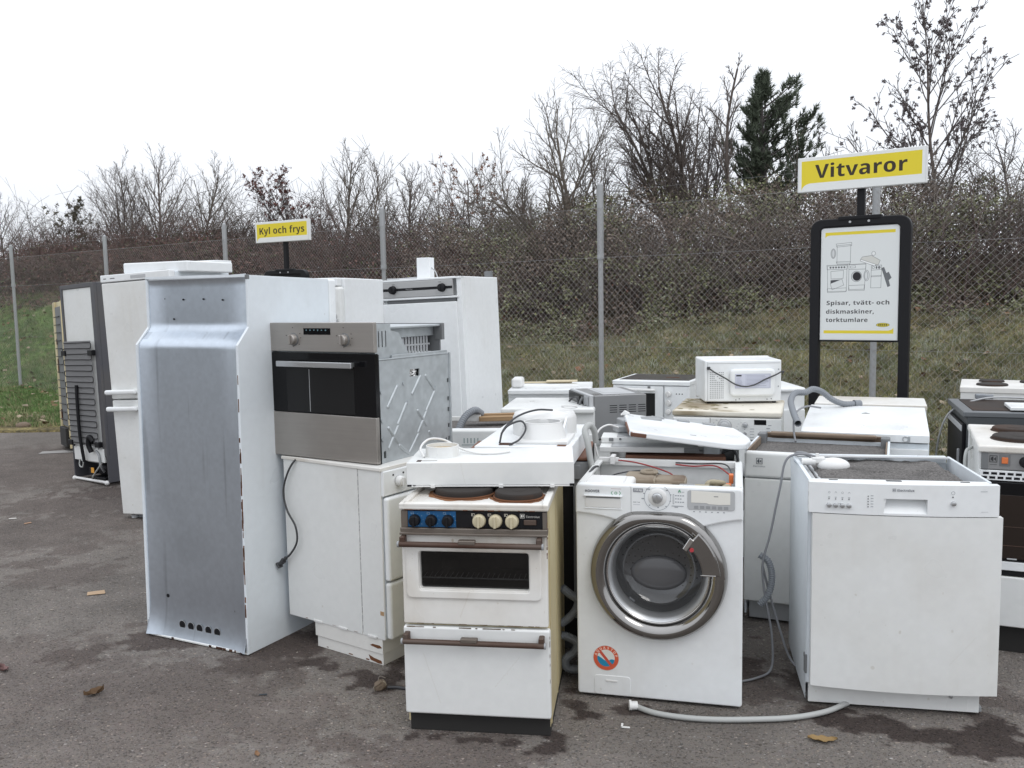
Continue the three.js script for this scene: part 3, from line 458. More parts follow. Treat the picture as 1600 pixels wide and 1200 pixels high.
// ---------- signs ----------
function signStand(name, label, x, D, turn, text, poster, drop = 0) {
  const g = thing(name, label, 'sign', x, D, turn);
  const board = mk(g, 'board', bx(-0.41, 0.41, 2.175, 2.41, 0.0, 0.035, 0.006), M.poster);
  print(board, 'lettering', 0.80, 0.225, 1024, (c, W, H) => {
    c.fillStyle = '#e6e8e6'; c.fillRect(0, 0, W, H); c.fillStyle = '#e3cf2e'; c.beginPath(); c.moveTo(W * .022, H * .09); c.lineTo(W * .975, H * .09); c.lineTo(W * .975, H * .76); c.lineTo(W * .10, H * .76); c.quadraticCurveTo(W * .035, H * .78, W * .022, H * .96); c.closePath(); c.fill();
    text(c, W, H);
  }, 0, 2.2925, 0.0365, { opaque: true });
  mk(g, 'post', [bx(-0.025, 0.025, 1.96 - drop, 2.3, -0.045, -0.002, 0.006), bx(-0.14, 0.14, 1.962 - drop, 1.998 - drop, -0.03, 0.02, 0.006)], M.black);
  const fr = new THREE.Shape();
  fr.moveTo(-0.322, 0); fr.lineTo(-0.322, 1.90); fr.quadraticCurveTo(-0.322, 1.985, -0.235, 1.985); fr.lineTo(0.235, 1.985); fr.quadraticCurveTo(0.322, 1.985, 0.322, 1.90); fr.lineTo(0.322, 0); fr.lineTo(0.258, 0); fr.lineTo(0.258, 1.88); fr.quadraticCurveTo(0.258, 1.93, 0.21, 1.93); fr.lineTo(-0.21, 1.93); fr.quadraticCurveTo(-0.258, 1.93, -0.258, 1.88); fr.lineTo(-0.258, 0); fr.closePath();
  mk(g, 'frame', ext(fr, 0.065, -0.045, 0.008), M.black).scale.y = 1 - drop / 1.985;
  mk(g, 'bolt', [-0.06, 0.06].map((q) => cyl(0.008, 0.008, 0.006, q, 1.958 - drop, 0.023, 'z', 10)), M.lightGrey);
  const back = mk(g, 'panel', bx(-0.262, 0.262, 1.15, 1.945 - drop, -0.02, 0.0, 0.004), M.black);
  const ps = mk(g, 'poster', bx(-0.252, 0.252, 1.162, 1.925 - drop * 1.6, 0.001, 0.008, 0.002), M.poster);
  if (!drop) print(ps, 'poster_print', 0.496, 0.755, 768, poster, 0, 1.5435, 0.0095, { opaque: true });
  return g;
}
const yellow = '#dfcb36', ink = '#33302e';
signStand('vitvaror_sign', 'yellow Vitvaror board above a black framed poster of kitchen machines', 2.355, 5.965, -34.5,
  (c, W, H) => textFit(c, 'Vitvaror', W * .135, H * .625, W * .735, H * .56, '#2e2416'),
  (c, W, H) => {
    c.fillStyle = '#dcdfde'; c.fillRect(0, 0, W, H); c.fillStyle = yellow;
    c.beginPath(); c.moveTo(W * .05, H * .035); c.lineTo(W * .955, H * .035); c.lineTo(W * .955, H * .062); c.lineTo(W * .11, H * .062); c.quadraticCurveTo(W * .06, H * .065, W * .05, H * .085); c.fill();
    c.beginPath(); c.moveTo(W * .045, H * .945); c.lineTo(W * .955, H * .945); c.lineTo(W * .955, H * .89); c.quadraticCurveTo(W * .94, H * .915, W * .88, H * .918); c.lineTo(W * .045, H * .918); c.fill();
    textFit(c, 'Spisar, tvätt- och', W * .075, H * .688, W * .83, H * .052, '#3b3a3c'); textFit(c, 'diskmaskiner,', W * .07, H * .767, W * .64, H * .052, '#3b3a3c'); textFit(c, 'torktumlare', W * .07, H * .842, W * .56, H * .052, '#3b3a3c');
    c.fillStyle = '#4c4a12'; c.beginPath(); c.ellipse(W * .82, H * .868, W * .085, H * .018, 0, 0, 7); c.fill(); c.fillStyle = '#d9c93c'; c.beginPath(); c.ellipse(W * .82, H * .868, W * .079, H * .0145, 0, 0, 7); c.fill(); c.fillStyle = '#3c3a14'; for (let k = 0; k < 5; k++) c.fillRect(W * (.763 + k * .024), H * .861, W * .017, H * .0135);
    c.strokeStyle = '#55575a'; c.lineWidth = 3; c.lineJoin = 'round'; const S = (a, f) => { c.beginPath(); a.forEach(([x, y], i) => i ? c.lineTo(x * W, y * H) : c.moveTo(x * W, y * H)); c.closePath(); if (f) { c.fillStyle = f; c.fill(); } c.stroke(); }, O = (x, y, rx, ry, f) => { c.beginPath(); c.ellipse(x * W, y * H, rx * W, ry * H, 0, 0, 7); if (f) { c.fillStyle = f; c.fill(); } c.stroke(); };
    S([[.21, .155], [.39, .15], [.385, .315], [.21, .31]]); S([[.195, .14], [.40, .132], [.40, .16], [.205, .168]]); S([[.20, .30], [.39, .30], [.38, .325], [.215, .325]]); O(.16, .225, .032, .043, '#cfd1d1'); O(.16, .225, .02, .036);
    S([[.085, .335], [.345, .335], [.34, .565], [.09, .565]]); S([[.075, .328], [.355, .328], [.345, .368], [.08, .368]]); for (let k = 0; k < 6; k++) O(.125 + k * .037, .35, .011, .007, '#55575a'); S([[.13, .385], [.30, .378], [.295, .45], [.135, .452]]); S([[.13, .465], [.28, .46], [.13, .50]], '#44464a'); S([[.125, .495], [.28, .455], [.305, .51], [.15, .55]], '#d9dcdb'); S([[.085, .54], [.34, .535], [.335, .57], [.09, .575]]);
    S([[.37, .328], [.59, .325], [.575, .56], [.37, .56]]); S([[.37, .33], [.59, .328], [.585, .372], [.37, .372]]); S([[.39, .342], [.455, .34], [.455, .358], [.39, .36]]); O(.47, .435, .068, .047, '#c9cccc'); O(.475, .435, .053, .038, '#1c1a20'); O(.60, .43, .035, .047, '#d5d8d8'); O(.595, .43, .02, .036); S([[.37, .515], [.575, .512], [.57, .55], [.375, .55]]);
    S([[.66, .345], [.79, .342], [.785, .54], [.655, .54]]); S([[.66, .345], [.79, .342], [.79, .38], [.66, .385]]); S([[.66, .435], [.785, .432], [.785, .44], [.66, .443]]); O(.685, .362, .015, .01); O(.725, .362, .008, .011, '#44464a'); O(.76, .362, .014, .011, '#77797c');
    S([[.52, .285], [.54, .265], [.66, .255], [.77, .30], [.75, .335], [.70, .345]], '#cfcfc9'); S([[.52, .285], [.72, .335], [.70, .348], [.515, .30]], '#eceeed'); O(.685, .238, .024, .018, '#e4e6e5');
    S([[.79, .37], [.82, .362], [.85, .415], [.88, .405], [.915, .455], [.88, .475], [.90, .525], [.87, .535]], '#6a6d70');
  });
signStand('kyl_sign', 'yellow Kyl och frys board on a black stand behind the tall fridges', -2.54, 10.02, -30,
  (c, W, H) => textFit(c, 'Kyl och frys', W * .06, H * .60, W * .875, H * .46, '#3a3010'),
  null, 0.125);

// ---------- old stove with hotplates ----------
{
  const g = thing('kitchen_stove', 'old white stove with blue control strip, cream knobs and brown handles', 'stove', -0.138, 2.859, -8.1);
  uvShift = 0.31;
  mk(g, 'body', [bx(-0.246, -0.236, 0.03, 0.785, -0.60, -0.03), bx(0.237, 0.247, 0.03, 0.785, -0.60, -0.03), bx(-0.236, 0.237, 0.03, 0.785, -0.60, -0.585), bx(-0.236, 0.237, 0.36, 0.382, -0.585, -0.02)], M.cream, 'yellowed cream side sheets');
  mk(g, 'side_seam', [bx(0.2472, 0.2495, 0.03, 0.785, -0.07, -0.058), bx(0.2472, 0.2495, 0.03, 0.785, -0.60, -0.588), bx(0.2472, 0.2488, 0.03, 0.785, -0.30, -0.296)], M.cream);
  uvShift = 0.77;
  // hob with a raised rim
  const hob = mk(g, 'hob', [bx(-0.252, 0.252, 0.782, 0.797, -0.602, 0.004, 0.006), bx(-0.252, -0.226, 0.79, 0.806, -0.602, 0.004, 0.006), bx(0.226, 0.252, 0.79, 0.806, -0.602, 0.004, 0.006), bx(-0.24, 0.24, 0.79, 0.806, -0.022, 0.004, 0.006), bx(-0.24, 0.24, 0.79, 0.83, -0.602, -0.56, 0.005)], M.worn);
  for (const [x, z, r] of [[-0.065, -0.20, 0.105], [0.135, -0.145, 0.082], [0.12, -0.40, 0.085], [-0.12, -0.42, 0.08]]) {
    const p = mk(g, 'hotplate', [mv(new THREE.LatheGeometry([[0.0001, .027], [r * .3, .0265], [r * .34, .0245], [r * .93, .0255], [r * .985, .022], [r, .016], [r, 0]].map(([a, b]) => new THREE.Vector2(a, b)).reverse(), 40), x, 0.797, z)], M.plate);
    { const rs = new THREE.RingGeometry(r * 0.98, r * 1.22, 60, 1), q = rs.attributes.position; for (let i = 0; i < q.count; i++) { const X = q.getX(i), Y = q.getY(i), d = Math.hypot(X, Y), k = d > r * 1.1 ? 0.86 + 0.28 * noise(X * 60 + 7, Y * 60 + r * 90, 3, 85) : 1; q.setXY(i, X * k, Y * k); } rs.rotateX(-Math.PI / 2); mk(p, 'rust_stain', [mv(rs, x, 0.7978, z)], M.rustStain); }
    mk(p, 'rusty_ring', mv(new THREE.TorusGeometry(r * 1.04, 0.0045, 8, 40).rotateX(Math.PI / 2), x, 0.800, z), M.rust);
  }
  const cp = mk(g, 'control_panel', [bx(-0.246, 0.246, 0.722, 0.78, -0.03, -0.004)], M.black);
  mk(cp, 'blue_strip', bx(-0.222, -0.058, 0.7235, 0.778, -0.005, -0.0025, 0.001), M.blue);
  mk(cp, 'end_plate', [bx(-0.246, -0.223, 0.722, 0.779, -0.006, -0.002, 0.001), bx(0.232, 0.246, 0.722, 0.779, -0.006, -0.002, 0.001)], M.stainedSteel);
  print(cp, 'panel_marks', 0.46, 0.056, 1024, (c, W, H) => {
    c.strokeStyle = 'rgba(190,215,235,.75)'; c.lineWidth = 2; for (const k of [.085, .205, .325]) { for (let q = 0; q < 9; q++) { const a = q / 9 * 6.28; c.beginPath(); c.moveTo(W * k + Math.cos(a) * 44, H * .54 + Math.sin(a) * 44); c.lineTo(W * k + Math.cos(a) * 51, H * .54 + Math.sin(a) * 51); c.stroke(); } c.strokeRect(W * k - 44, H * .08, 18, 14); }
    c.strokeStyle = '#cfcabd'; c.lineWidth = 3; for (const k of [.50, .62, .74]) { c.strokeRect(W * k - 10, H * .12, 22, 17); c.fillStyle = '#cfcabd'; c.fillRect(W * k - 6, H * .16, 7, 6); }
    logoMark(c, W * .845, H * .10, 30, '#d8d6d0'); textFit(c, 'Electrolux', W * .885, H * .32, W * .1, 22, '#c9c7c2', 'normal');
  }, 0, 0.7505, -0.0018);
  for (const x of [-0.198, -0.141, -0.085]) { const k = mk(cp, 'knob', [knobG(0.019, 0.022, x, 0.747, -0.003), bx(x - 0.004, x + 0.004, 0.730, 0.764, 0.012, 0.025, 0.002)], M.black, 'dark knob on the blue strip'); }
  for (const x of [0.021, 0.076, 0.131]) { mk(cp, 'knob', [knobG(0.0225, 0.020, x, 0.748, -0.003), bx(x - 0.004, x + 0.004, 0.728, 0.768, 0.012, 0.024, 0.002)], M.creamKnob, 'cream dial knob'); }
  mk(cp, 'indicator_lamp', [bx(0.170, 0.212, 0.736, 0.754, -0.004, 0.003, 0.003)], M.brownBar);
  mk(g, 'steel_strip', [bx(-0.248, 0.248, 0.702, 0.722, -0.03, 0.006, 0.003), bx(-0.248, 0.248, 0.7, 0.708, -0.02, 0.016, 0.002)], M.stainedSteel);
  // oven door with window
  const ds = rrect(-0.246, 0.246, 0.389, 0.698, 0.006); ds.holes.push(rrect(-0.186, 0.184, 0.511, 0.64, 0.012));
  const door = mk(g, 'oven_door', [ext(ds, 0.028, -0.03, 0.004)], M.worn);
  const fr = rrect(-0.232, 0.226, 0.480, 0.663, 0.02); fr.holes.push(rrect(-0.188, 0.186, 0.509, 0.642, 0.012)); mk(door, 'window_frame', ext(fr, 0.012, -0.006, 0.0045), M.worn);
  mk(door, 'window_pane', bx(-0.188, 0.186, 0.509, 0.642, -0.026, -0.022, 0.001), phys({ color: lin(0.5, 0.5, 0.5), transmission: 1, thickness: 0, roughness: 0.03 }));
  mk(g, 'oven_cavity', [bx(-0.215, -0.21, 0.44, 0.69, -0.45, -0.032), bx(0.21, 0.215, 0.44, 0.69, -0.45, -0.032), bx(-0.21, 0.21, 0.44, 0.445, -0.45, -0.032), bx(-0.21, 0.21, 0.685, 0.69, -0.45, -0.032), bx(-0.21, 0.21, 0.445, 0.685, -0.45, -0.445)], M.blackMatte);
  const rack = [bx(-0.205, 0.205, 0.534, 0.539, -0.05, -0.045, 0.002), bx(-0.205, 0.205, 0.534, 0.539, -0.40, -0.395, 0.002)]; for (let k = 0; k <= 22; k++) rack.push(cyl(0.0014, 0.0014, 0.05, lerp(-0.2, 0.2, k / 22), 0.5405, -0.072, 'z', 6)); mk(g, 'oven_rack', rack, M.lightGrey);
  const handle = (y, x0, x1) => { const h = mk(g, 'handle', [cyl(0.0095, 0.0095, x1 - x0, (x0 + x1) / 2, y, 0.030, 'x', 14), bx(x0 + 0.004, x0 + 0.022, y - 0.010, y + 0.026, -0.002, 0.034, 0.004), bx(x1 - 0.022, x1 - 0.004, y - 0.010, y + 0.026, -0.002, 0.034, 0.004)], M.brownBar); mk(h, 'end_cap', [cyl(0.0105, 0.0105, 0.006, x0, y, 0.030, 'x', 14), cyl(0.0105, 0.0105, 0.006, x1, y, 0.030, 'x', 14)], M.grey); mk(h, 'latch', [bx(-0.045, 0.012, y + 0.004, y + 0.018, 0.018, 0.040, 0.003)], M.stainedSteel); };
  handle(0.672, -0.249, 0.235); handle(0.338, -0.246, 0.238);
  const dr = mk(g, 'drawer_front', [bx(-0.249, 0.252, 0.072, 0.380, -0.03, 0.002, 0.008)], M.white2);
  rustEdge(door, [-0.24, 0.3905, -0.003], [0.24, 0.3905, -0.003], 0.0025, 501, 0.5, M.tan); rustEdge(g, [-0.245, 0.379, 0.001], [0.25, 0.379, 0.001], 0.002, 502, 0.55, M.tan); rustEdge(g, [0.251, 0.08, 0.0005], [0.251, 0.37, 0.0005], 0.002, 504, 0.35, M.tan); rustEdge(hob, [-0.25, 0.7835, 0.0035], [0.25, 0.7835, 0.0035], 0.0025, 506, 0.6); rustEdge(g, [0.2455, 0.60, -0.004], [0.2455, 0.78, -0.004], 0.004, 508, 0.7);
  mk(g, 'kick_plate', [bx(-0.24, 0.246, 0, 0.071, -0.05, -0.028, 0.003), bx(-0.24, -0.23, 0, 0.07, -0.59, -0.05), bx(0.236, 0.246, 0, 0.07, -0.59, -0.05)], M.blackMatte);
}

// ---------- range hoods on top of the stove ----------
{
  const g = thing('range_hood', 'flat white cooker hood with round duct collar lying on the old stove', 'cooker hood', -0.083, 3.03, -3.2, { y: 0.826 });
  uvShift = 0.55;
  mk(g, 'housing', [bx(-0.294, 0.294, 0.076, 0.086, -0.30, 0, 0.003), bx(-0.294, 0.294, 0.006, 0.08, -0.008, 0, 0.002), bx(-0.294, -0.286, 0.006, 0.08, -0.30, -0.004, 0.002), bx(0.286, 0.294, 0.006, 0.08, -0.30, -0.004, 0.002), bx(-0.29, 0.29, 0.006, 0.08, -0.30, -0.292, 0.002)], M.white2);
  mk(g, 'lower_lip', [bx(-0.29, 0.29, 0, 0.005, -0.29, 0.003, 0.001), ...[-0.21, 0.03, 0.21].map((x) => bx(x, x + 0.016, -0.004, 0.008, -0.004, 0.005, 0.002))], M.whitePlastic);
  mk(g, 'corner_clip', [bx(-0.292, -0.277, 0.0015, 0.008, 0.001, 0.004, 0.001), bx(0.278, 0.294, 0.0015, 0.010, 0.001, 0.004, 0.001), bx(-0.272, -0.262, 0.002, 0.006, 0.001, 0.003, 0.001)], M.black);
  const ring = mk(g, 'duct_collar', [cyl(0.060, 0.062, 0.038, -0.185, 0.104, -0.145, 'y', 40, true), cyl(0.057, 0.057, 0.038, -0.185, 0.104, -0.145, 'y', 40, true), mv(new THREE.TorusGeometry(0.0585, 0.0022, 6, 40).rotateX(Math.PI / 2), -0.185, 0.123, -0.145)], M.white2);
  mk(ring, 'stained_inside', cyl(0.056, 0.056, 0.004, -0.185, 0.109, -0.145, 'y', 32), M.beige);
  mk(g, 'rust_mark', [bx(-0.262, -0.246, 0.0855, 0.0868, -0.05, -0.02, 0.0005), bx(-0.245, -0.19, 0.0855, 0.0866, -0.040, -0.034, 0.0005)], M.rust);
  mk(g, 'power_cord', [tube([[-0.245, 0.088, -0.10], [-0.262, 0.115, -0.12], [-0.24, 0.142, -0.16], [-0.19, 0.135, -0.205], [-0.12, 0.10, -0.20], [-0.06, 0.0915, -0.16], [0.0, 0.0915, -0.15], [0.06, 0.0915, -0.19]], 0.0042, 60)], M.whitePlastic);
  const h = thing('range_hood', 'long white cooker hood with a big duct ring and motor dome', 'cooker hood', 0.035, 3.345, -11.4, { y: 0.832 });
  uvShift = 0.2;
  mk(h, 'housing', [bx(-0.19, 0.19, 0.07, 0.08, -0.62, 0, 0.003), bx(-0.19, 0.19, 0.0, 0.075, -0.01, -0.001, 0.002), bx(-0.19, -0.182, 0.0, 0.075, -0.62, -0.004, 0.002), bx(0.182, 0.19, 0.0, 0.075, -0.62, -0.004, 0.002), bx(-0.185, 0.185, 0.0, 0.075, -0.62, -0.612, 0.002)], M.white);
  const col = mk(h, 'duct_ring', [cyl(0.076, 0.098, 0.075, 0.055, 0.118, -0.16, 'y', 40, true), cyl(0.072, 0.072, 0.07, 0.055, 0.12, -0.16, 'y', 40, true), mv(new THREE.TorusGeometry(0.074, 0.003, 6, 40).rotateX(Math.PI / 2), 0.055, 0.156, -0.16), bx(-0.04, 0.17, 0.0795, 0.094, -0.27, -0.06, 0.006)], M.whitePlastic);
  mk(col, 'dark_inside', cyl(0.071, 0.071, 0.004, 0.055, 0.128, -0.16, 'y', 32), M.midGrey);
  mk(h, 'motor_dome', [mv(new THREE.LatheGeometry([[0.135, 0], [0.135, 0.07], [0.125, 0.09], [0.08, 0.10], [0.0001, 0.102]].map(([a, b]) => new THREE.Vector2(a, b)), 40), 0.03, 0.08, -0.36)], M.whitePlastic);
  mk(h, 'slope_bracket', [profile([[-0.07, 0.08], [-0.30, 0.08], [-0.30, 0.165]], 0.13, 0.138)], M.white);
  mk(h, 'power_cord', [tube([[-0.10, 0.083, -0.05], [-0.09, 0.13, -0.07], [-0.05, 0.175, -0.13], [0.02, 0.195, -0.22], [0.08, 0.19, -0.26]], 0.004, 50), tube([[-0.055, 0.083, -0.02], [-0.02, 0.10, -0.04], [0.0, 0.14, -0.08], [-0.02, 0.165, -0.1], [-0.07, 0.15, -0.08], [-0.095, 0.12, -0.06]], 0.004, 50)], M.cable);
  mk(h, 'wire_loop', [mv(new THREE.TorusGeometry(0.032, 0.003, 6, 32).rotateX(1.3), 0.14, 0.195, -0.33)], M.whitePlastic);
  mk(h, 'rust_patch', [bx(-0.10, -0.045, 0.0795, 0.0825, -0.075, -0.03, 0.001), bx(0.13, 0.165, 0.0795, 0.081, -0.055, -0.02, 0.0005)], M.rust);
}

// ---------- washing machine without its top ----------
{
  const W = 0.296, g = thing('washing_machine', 'white front loading washing machine with chrome porthole and its top removed', 'washing machine', 0.513, 3.084, -14.3);
  uvShift = 0.9;
  const fs = rrect(-W, W, 0.012, 0.745, 0.012); const hole = new THREE.Path(); hole.absarc(0, 0.488, 0.215, 0, Math.PI * 2, true); fs.holes.push(hole);
  mk(g, 'front_panel', ext(fs, 0.022, -0.022, 0.005), M.white);
  mk(g, 'side_panel', [bx(-W, -W + 0.01, 0.015, 0.80, -0.545, -0.02), bx(-W + 0.003, -W + 0.028, 0.792, 0.803, -0.545, -0.05, 0.002)], M.white2);
  mk(g, 'side_panel', [bx(W - 0.01, W, 0.015, 0.80, -0.545, -0.02), bx(W - 0.028, W - 0.003, 0.792, 0.803, -0.545, -0.05, 0.002)], M.white2);
  mk(g, 'back_panel', [bx(-W + 0.01, W - 0.01, 0.02, 0.795, -0.545, -0.535), bx(-W + 0.01, W - 0.01, 0.775, 0.803, -0.545, -0.52, 0.003)], M.white2);
  mk(g, 'foot', [[-0.24, -0.06], [0.24, -0.06], [-0.24, -0.48], [0.24, -0.48]].map(([x, z]) => cyl(0.018, 0.022, 0.02, x, 0.01, z, 'y', 16)), M.black);
  const f = new THREE.Shape(); f.moveTo(-W, 0.70); f.bezierCurveTo(-0.15, 0.693, -0.13, 0.66, -0.05, 0.655); f.lineTo(0.1, 0.655); f.bezierCurveTo(0.16, 0.66, 0.22, 0.69, W, 0.695); f.lineTo(W, 0.785); f.quadraticCurveTo(W, 0.806, W - 0.02, 0.806); f.lineTo(-W + 0.02, 0.806); f.quadraticCurveTo(-W, 0.806, -W, 0.785); f.closePath();
  uvShift = 1.3;
  const fascia = mk(g, 'control_fascia', [ext(f, 0.045, -0.034, 0.006)], M.white);
  mk(fascia, 'fascia_gap', bx(-0.0945, -0.0930, 0.704, 0.80, 0.006, 0.0114, 0.0003), M.midGrey);
  const dw = mk(g, 'detergent_drawer', [bx(-0.265, -0.125, 0.763, 0.768, 0.008, 0.020, 0.002), bx(-0.263, -0.127, 0.716, 0.721, 0.008, 0.014, 0.002)], M.white);
  mk(dw, 'grip', [bx(-0.258, -0.132, 0.757, 0.763, 0.0105, 0.0122, 0.0005)], M.midGrey); mk(dw, 'grip_bowl', bx(-0.26, -0.13, 0.722, 0.756, 0.0105, 0.0135, 0.002), M.whitePlastic);
  print(fascia, 'fascia_print', 0.58, 0.11, 1400, (c, w, h) => {
    const X = (x) => (x + 0.29) / 0.58 * w, Y = (y) => (0.806 - y) / 0.11 * h; const T = (s, x, y, ww, sz, col, wt) => textFit(c, s, X(x), Y(y), ww / 0.58 * w, sz / 0.11 * h, col, wt);
    T('HOOVER', -0.261, 0.777, 0.054, 0.0135, '#4a4d55'); c.strokeStyle = '#3f9a6d'; c.lineWidth = 4; c.beginPath(); c.arc(X(-0.148), Y(0.777), 10, 0, 7); c.stroke(); c.beginPath(); c.moveTo(X(-0.16), Y(0.784)); c.lineTo(X(-0.165), Y(0.777)); c.lineTo(X(-0.16), Y(0.770)); c.moveTo(X(-0.136), Y(0.784)); c.lineTo(X(-0.131), Y(0.777)); c.lineTo(X(-0.136), Y(0.770)); c.stroke(); c.fillStyle = '#58a882'; c.fillRect(X(-0.166), Y(0.765), 88, 5); c.fillStyle = 'rgba(190,140,140,.6)'; c.fillRect(X(-0.166), Y(0.793), 90, 3);
    c.fillStyle = '#8f9298'; c.fillRect(X(-0.086), Y(0.797), 84, 32); T('7.0 kg', -0.082, 0.788, 0.027, 0.009, '#e8e8e8');
    c.strokeStyle = '#9aa0a8'; c.lineWidth = 3; c.beginPath(); c.arc(X(0), Y(0.766), 112, 0, 7); c.stroke(); c.fillStyle = '#8b9097'; for (const [x, y, q] of [[-0.04, .797, 34], [0.03, .795, 16], [-0.05, .781, 12], [-0.056, .762, 22], [-0.03, .739, 10], [0, .732, 12], [0.028, .737, 10], [0.045, .779, 10], [0.043, .756, 10]]) c.fillRect(X(x), Y(y), q, 7);
    for (let r = 0; r < 3; r++) for (let k = 0; k < 4 - (r === 1); k++) { c.fillStyle = '#8b9097'; c.fillRect(X(0.062 + k * 0.0085), Y(0.777 - r * 0.0115), 13, 7); } c.strokeStyle = '#8b9097'; c.lineWidth = 2; c.strokeRect(X(0.0545), Y(0.78), 8, 84); c.fillRect(X(0.05), Y(0.739), 100, 5); c.fillRect(X(0.06), Y(0.735), 30, 5);
    T('A', 0.072, 0.787, 0.011, 0.013, '#3f9a6d'); c.fillStyle = '#b5b9bd'; c.fillRect(X(0.085), Y(0.790), 22, 5); T('DYN 7144', -0.086, 0.744, 0.024, 0.006, '#8b9097', 'normal'); c.fillStyle = '#aab'; c.fillRect(X(-0.086), Y(0.738), 60, 2);
    for (let k = 0; k < 6; k++) { c.fillStyle = '#8b9097'; c.fillRect(X(0.125 + k * 0.0205), Y(0.722), 14, 6); }
  }, 0, 0.751, 0.0125);
  const kn = mk(fascia, 'program_knob', [mv(new THREE.LatheGeometry([[.0001, .02], [.015, .02], [.018, .017], [.0185, .004], [.0187, 0]].map(([a, b]) => new THREE.Vector2(a, b)).reverse(), 36).rotateX(Math.PI / 2), 0, 0.766, 0.011), bx(-0.002, 0.002, 0.752, 0.780, 0.027, 0.034, 0.0015)], M.silver);
  mk(kn, 'knob_ring', mv(new THREE.LatheGeometry([[.0188, .006], [.027, .005], [.0325, .0015], [.033, 0]].map(([a, b]) => new THREE.Vector2(a, b)).reverse(), 40).rotateX(Math.PI / 2), 0, 0.766, 0.011), M.whitePlastic);
  const dp = mk(fascia, 'display_panel', ext(rrect(0.105, 0.268, 0.728, 0.798, 0.012), 0.004, 0.0095, 0.001), M.lightGrey);
  const stk = new THREE.Shape(); stk.moveTo(0.118, 0.796); stk.lineTo(0.252, 0.791); stk.lineTo(0.252, 0.750); stk.lineTo(0.215, 0.7485); stk.lineTo(0.18, 0.7495); stk.lineTo(0.172, 0.753); stk.lineTo(0.118, 0.7535); mk(dp, 'paper_label', ext(stk, 0.001, 0.0135), std({ color: lin(0.76, 0.745, 0.69), roughness: 0.9 }));
  mk(dp, 'label_scrawl', bx(0.196, 0.211, 0.776, 0.7785, 0.0144, 0.0150, 0.0002), M.midGrey);
  mk(dp, 'touch_button', [0, 1, 2, 3, 4, 5].map((k) => bx(0.128 + k * 0.0205, 0.143 + k * 0.0205, 0.732, 0.743, 0.0125, 0.0142, 0.0005)), M.grey);
  // porthole
  const NT = 120, prof = [[0, 0.014], [0.05, 0.022], [0.14, 0.034], [0.32, 0.045], [0.52, 0.049], [0.72, 0.046], [0.86, 0.038], [0.95, 0.026], [1, 0.006]], P = [], I = [];
  for (let i = 0; i <= NT; i++) { const a = i / NT * 6.2832, s = Math.sin(a), Ro = s > 0.2 ? Math.min(0.245, 0.228 / s) : 0.245, Rr = s > 0.2 ? 0.245 - Math.log(1 + Math.exp((0.245 - 0.228 / s) * 160)) / 160 : Ro; for (const [q, z] of prof) { const r = lerp(0.181, Rr, q); P.push(r * Math.cos(a), 0.488 + r * s, z); } }
  const np = prof.length; for (let i = 0; i < NT; i++) for (let j = 0; j < np - 1; j++) { const a = i * np + j; I.push(a, a + 1, a + np, a + 1, a + np + 1, a + np); }
  const rg = new THREE.BufferGeometry(); rg.setAttribute('position', new THREE.Float32BufferAttribute(P, 3)); rg.setIndex(I); rg.computeVertexNormals();
  const door = new THREE.Group(); door.name = 'door'; g.add(door);
  mk(door, 'chrome_ring', [rg], M.darkChrome);
  mk(door, 'bright_rim', [mv(new THREE.TorusGeometry(0.1815, 0.0035, 8, 100), 0, 0.488, 0.016)], M.chrome);
  const L = (a, m) => mv(new THREE.LatheGeometry(a.map(([r, z]) => new THREE.Vector2(r, z)), 80).rotateX(Math.PI / 2), 0, 0.488, 0);
  mk(door, 'inner_bezel', [L([[0.156, -0.03], [0.160, -0.012], [0.170, 0.004], [0.180, 0.014]])], M.silver);
  mk(door, 'glass_bowl', [L([[0.0001, -0.085], [0.05, -0.085], [0.095, -0.082], [0.125, -0.072], [0.14, -0.052], [0.157, -0.028]])], phys({ color: lin(0.42, 0.425, 0.435), transmission: 0.9, thickness: 0, roughness: 0.05, ior: 1.65 }));
  const arc = (r0, r1, a0, a1, n = 14) => { const o = []; for (let k = 0; k <= n; k++) { const a = lerp(a0, a1, k / n); o.push([r1 * Math.cos(a), 0.488 + r1 * Math.sin(a)]); } for (let k = 0; k <= n; k++) { const a = lerp(a1, a0, k / n); o.push([r0 * Math.cos(a), 0.488 + r0 * Math.sin(a)]); } return poly(o); };
  mk(door, 'handle', [ext(arc(0.158, 0.222, 0.06, 0.86), 0.024, 0.032, 0.007)], M.darkChrome);
  mk(door, 'handle_lip', [ext(poly([[0.090, 0.598], [0.116, 0.640], [0.131, 0.628], [0.104, 0.588]]), 0.012, 0.05, 0.003), ext(poly([[0.152, 0.503], [0.205, 0.503], [0.205, 0.506], [0.152, 0.506]]), 0.004, 0.054, 0.001)], M.chrome);
  mk(door, 'glass_bulge', [mv(new THREE.SphereGeometry(1, 40, 20).scale(0.102, 0.064, 0.022), -0.004, 0.462, -0.080)], phys({ color: lin(0.11, 0.11, 0.115), roughness: 0.18, specularIntensity: 0.9 }));
  mk(door, 'red_mark', cyl(0.0075, 0.0075, 0.003, 0.122, 0.594, 0.0575, 'z', 20), std({ color: lin(0.45, 0.04, 0.05), roughness: 0.5 }));
  const drum = new THREE.Group(); drum.name = 'drum'; g.add(drum);
  mk(drum, 'drum_shell', [L([[0.0001, -0.40], [0.10, -0.40], [0.20, -0.385], [0.225, -0.36], [0.228, -0.10], [0.20, -0.06], [0.175, -0.045]])], M.drum);
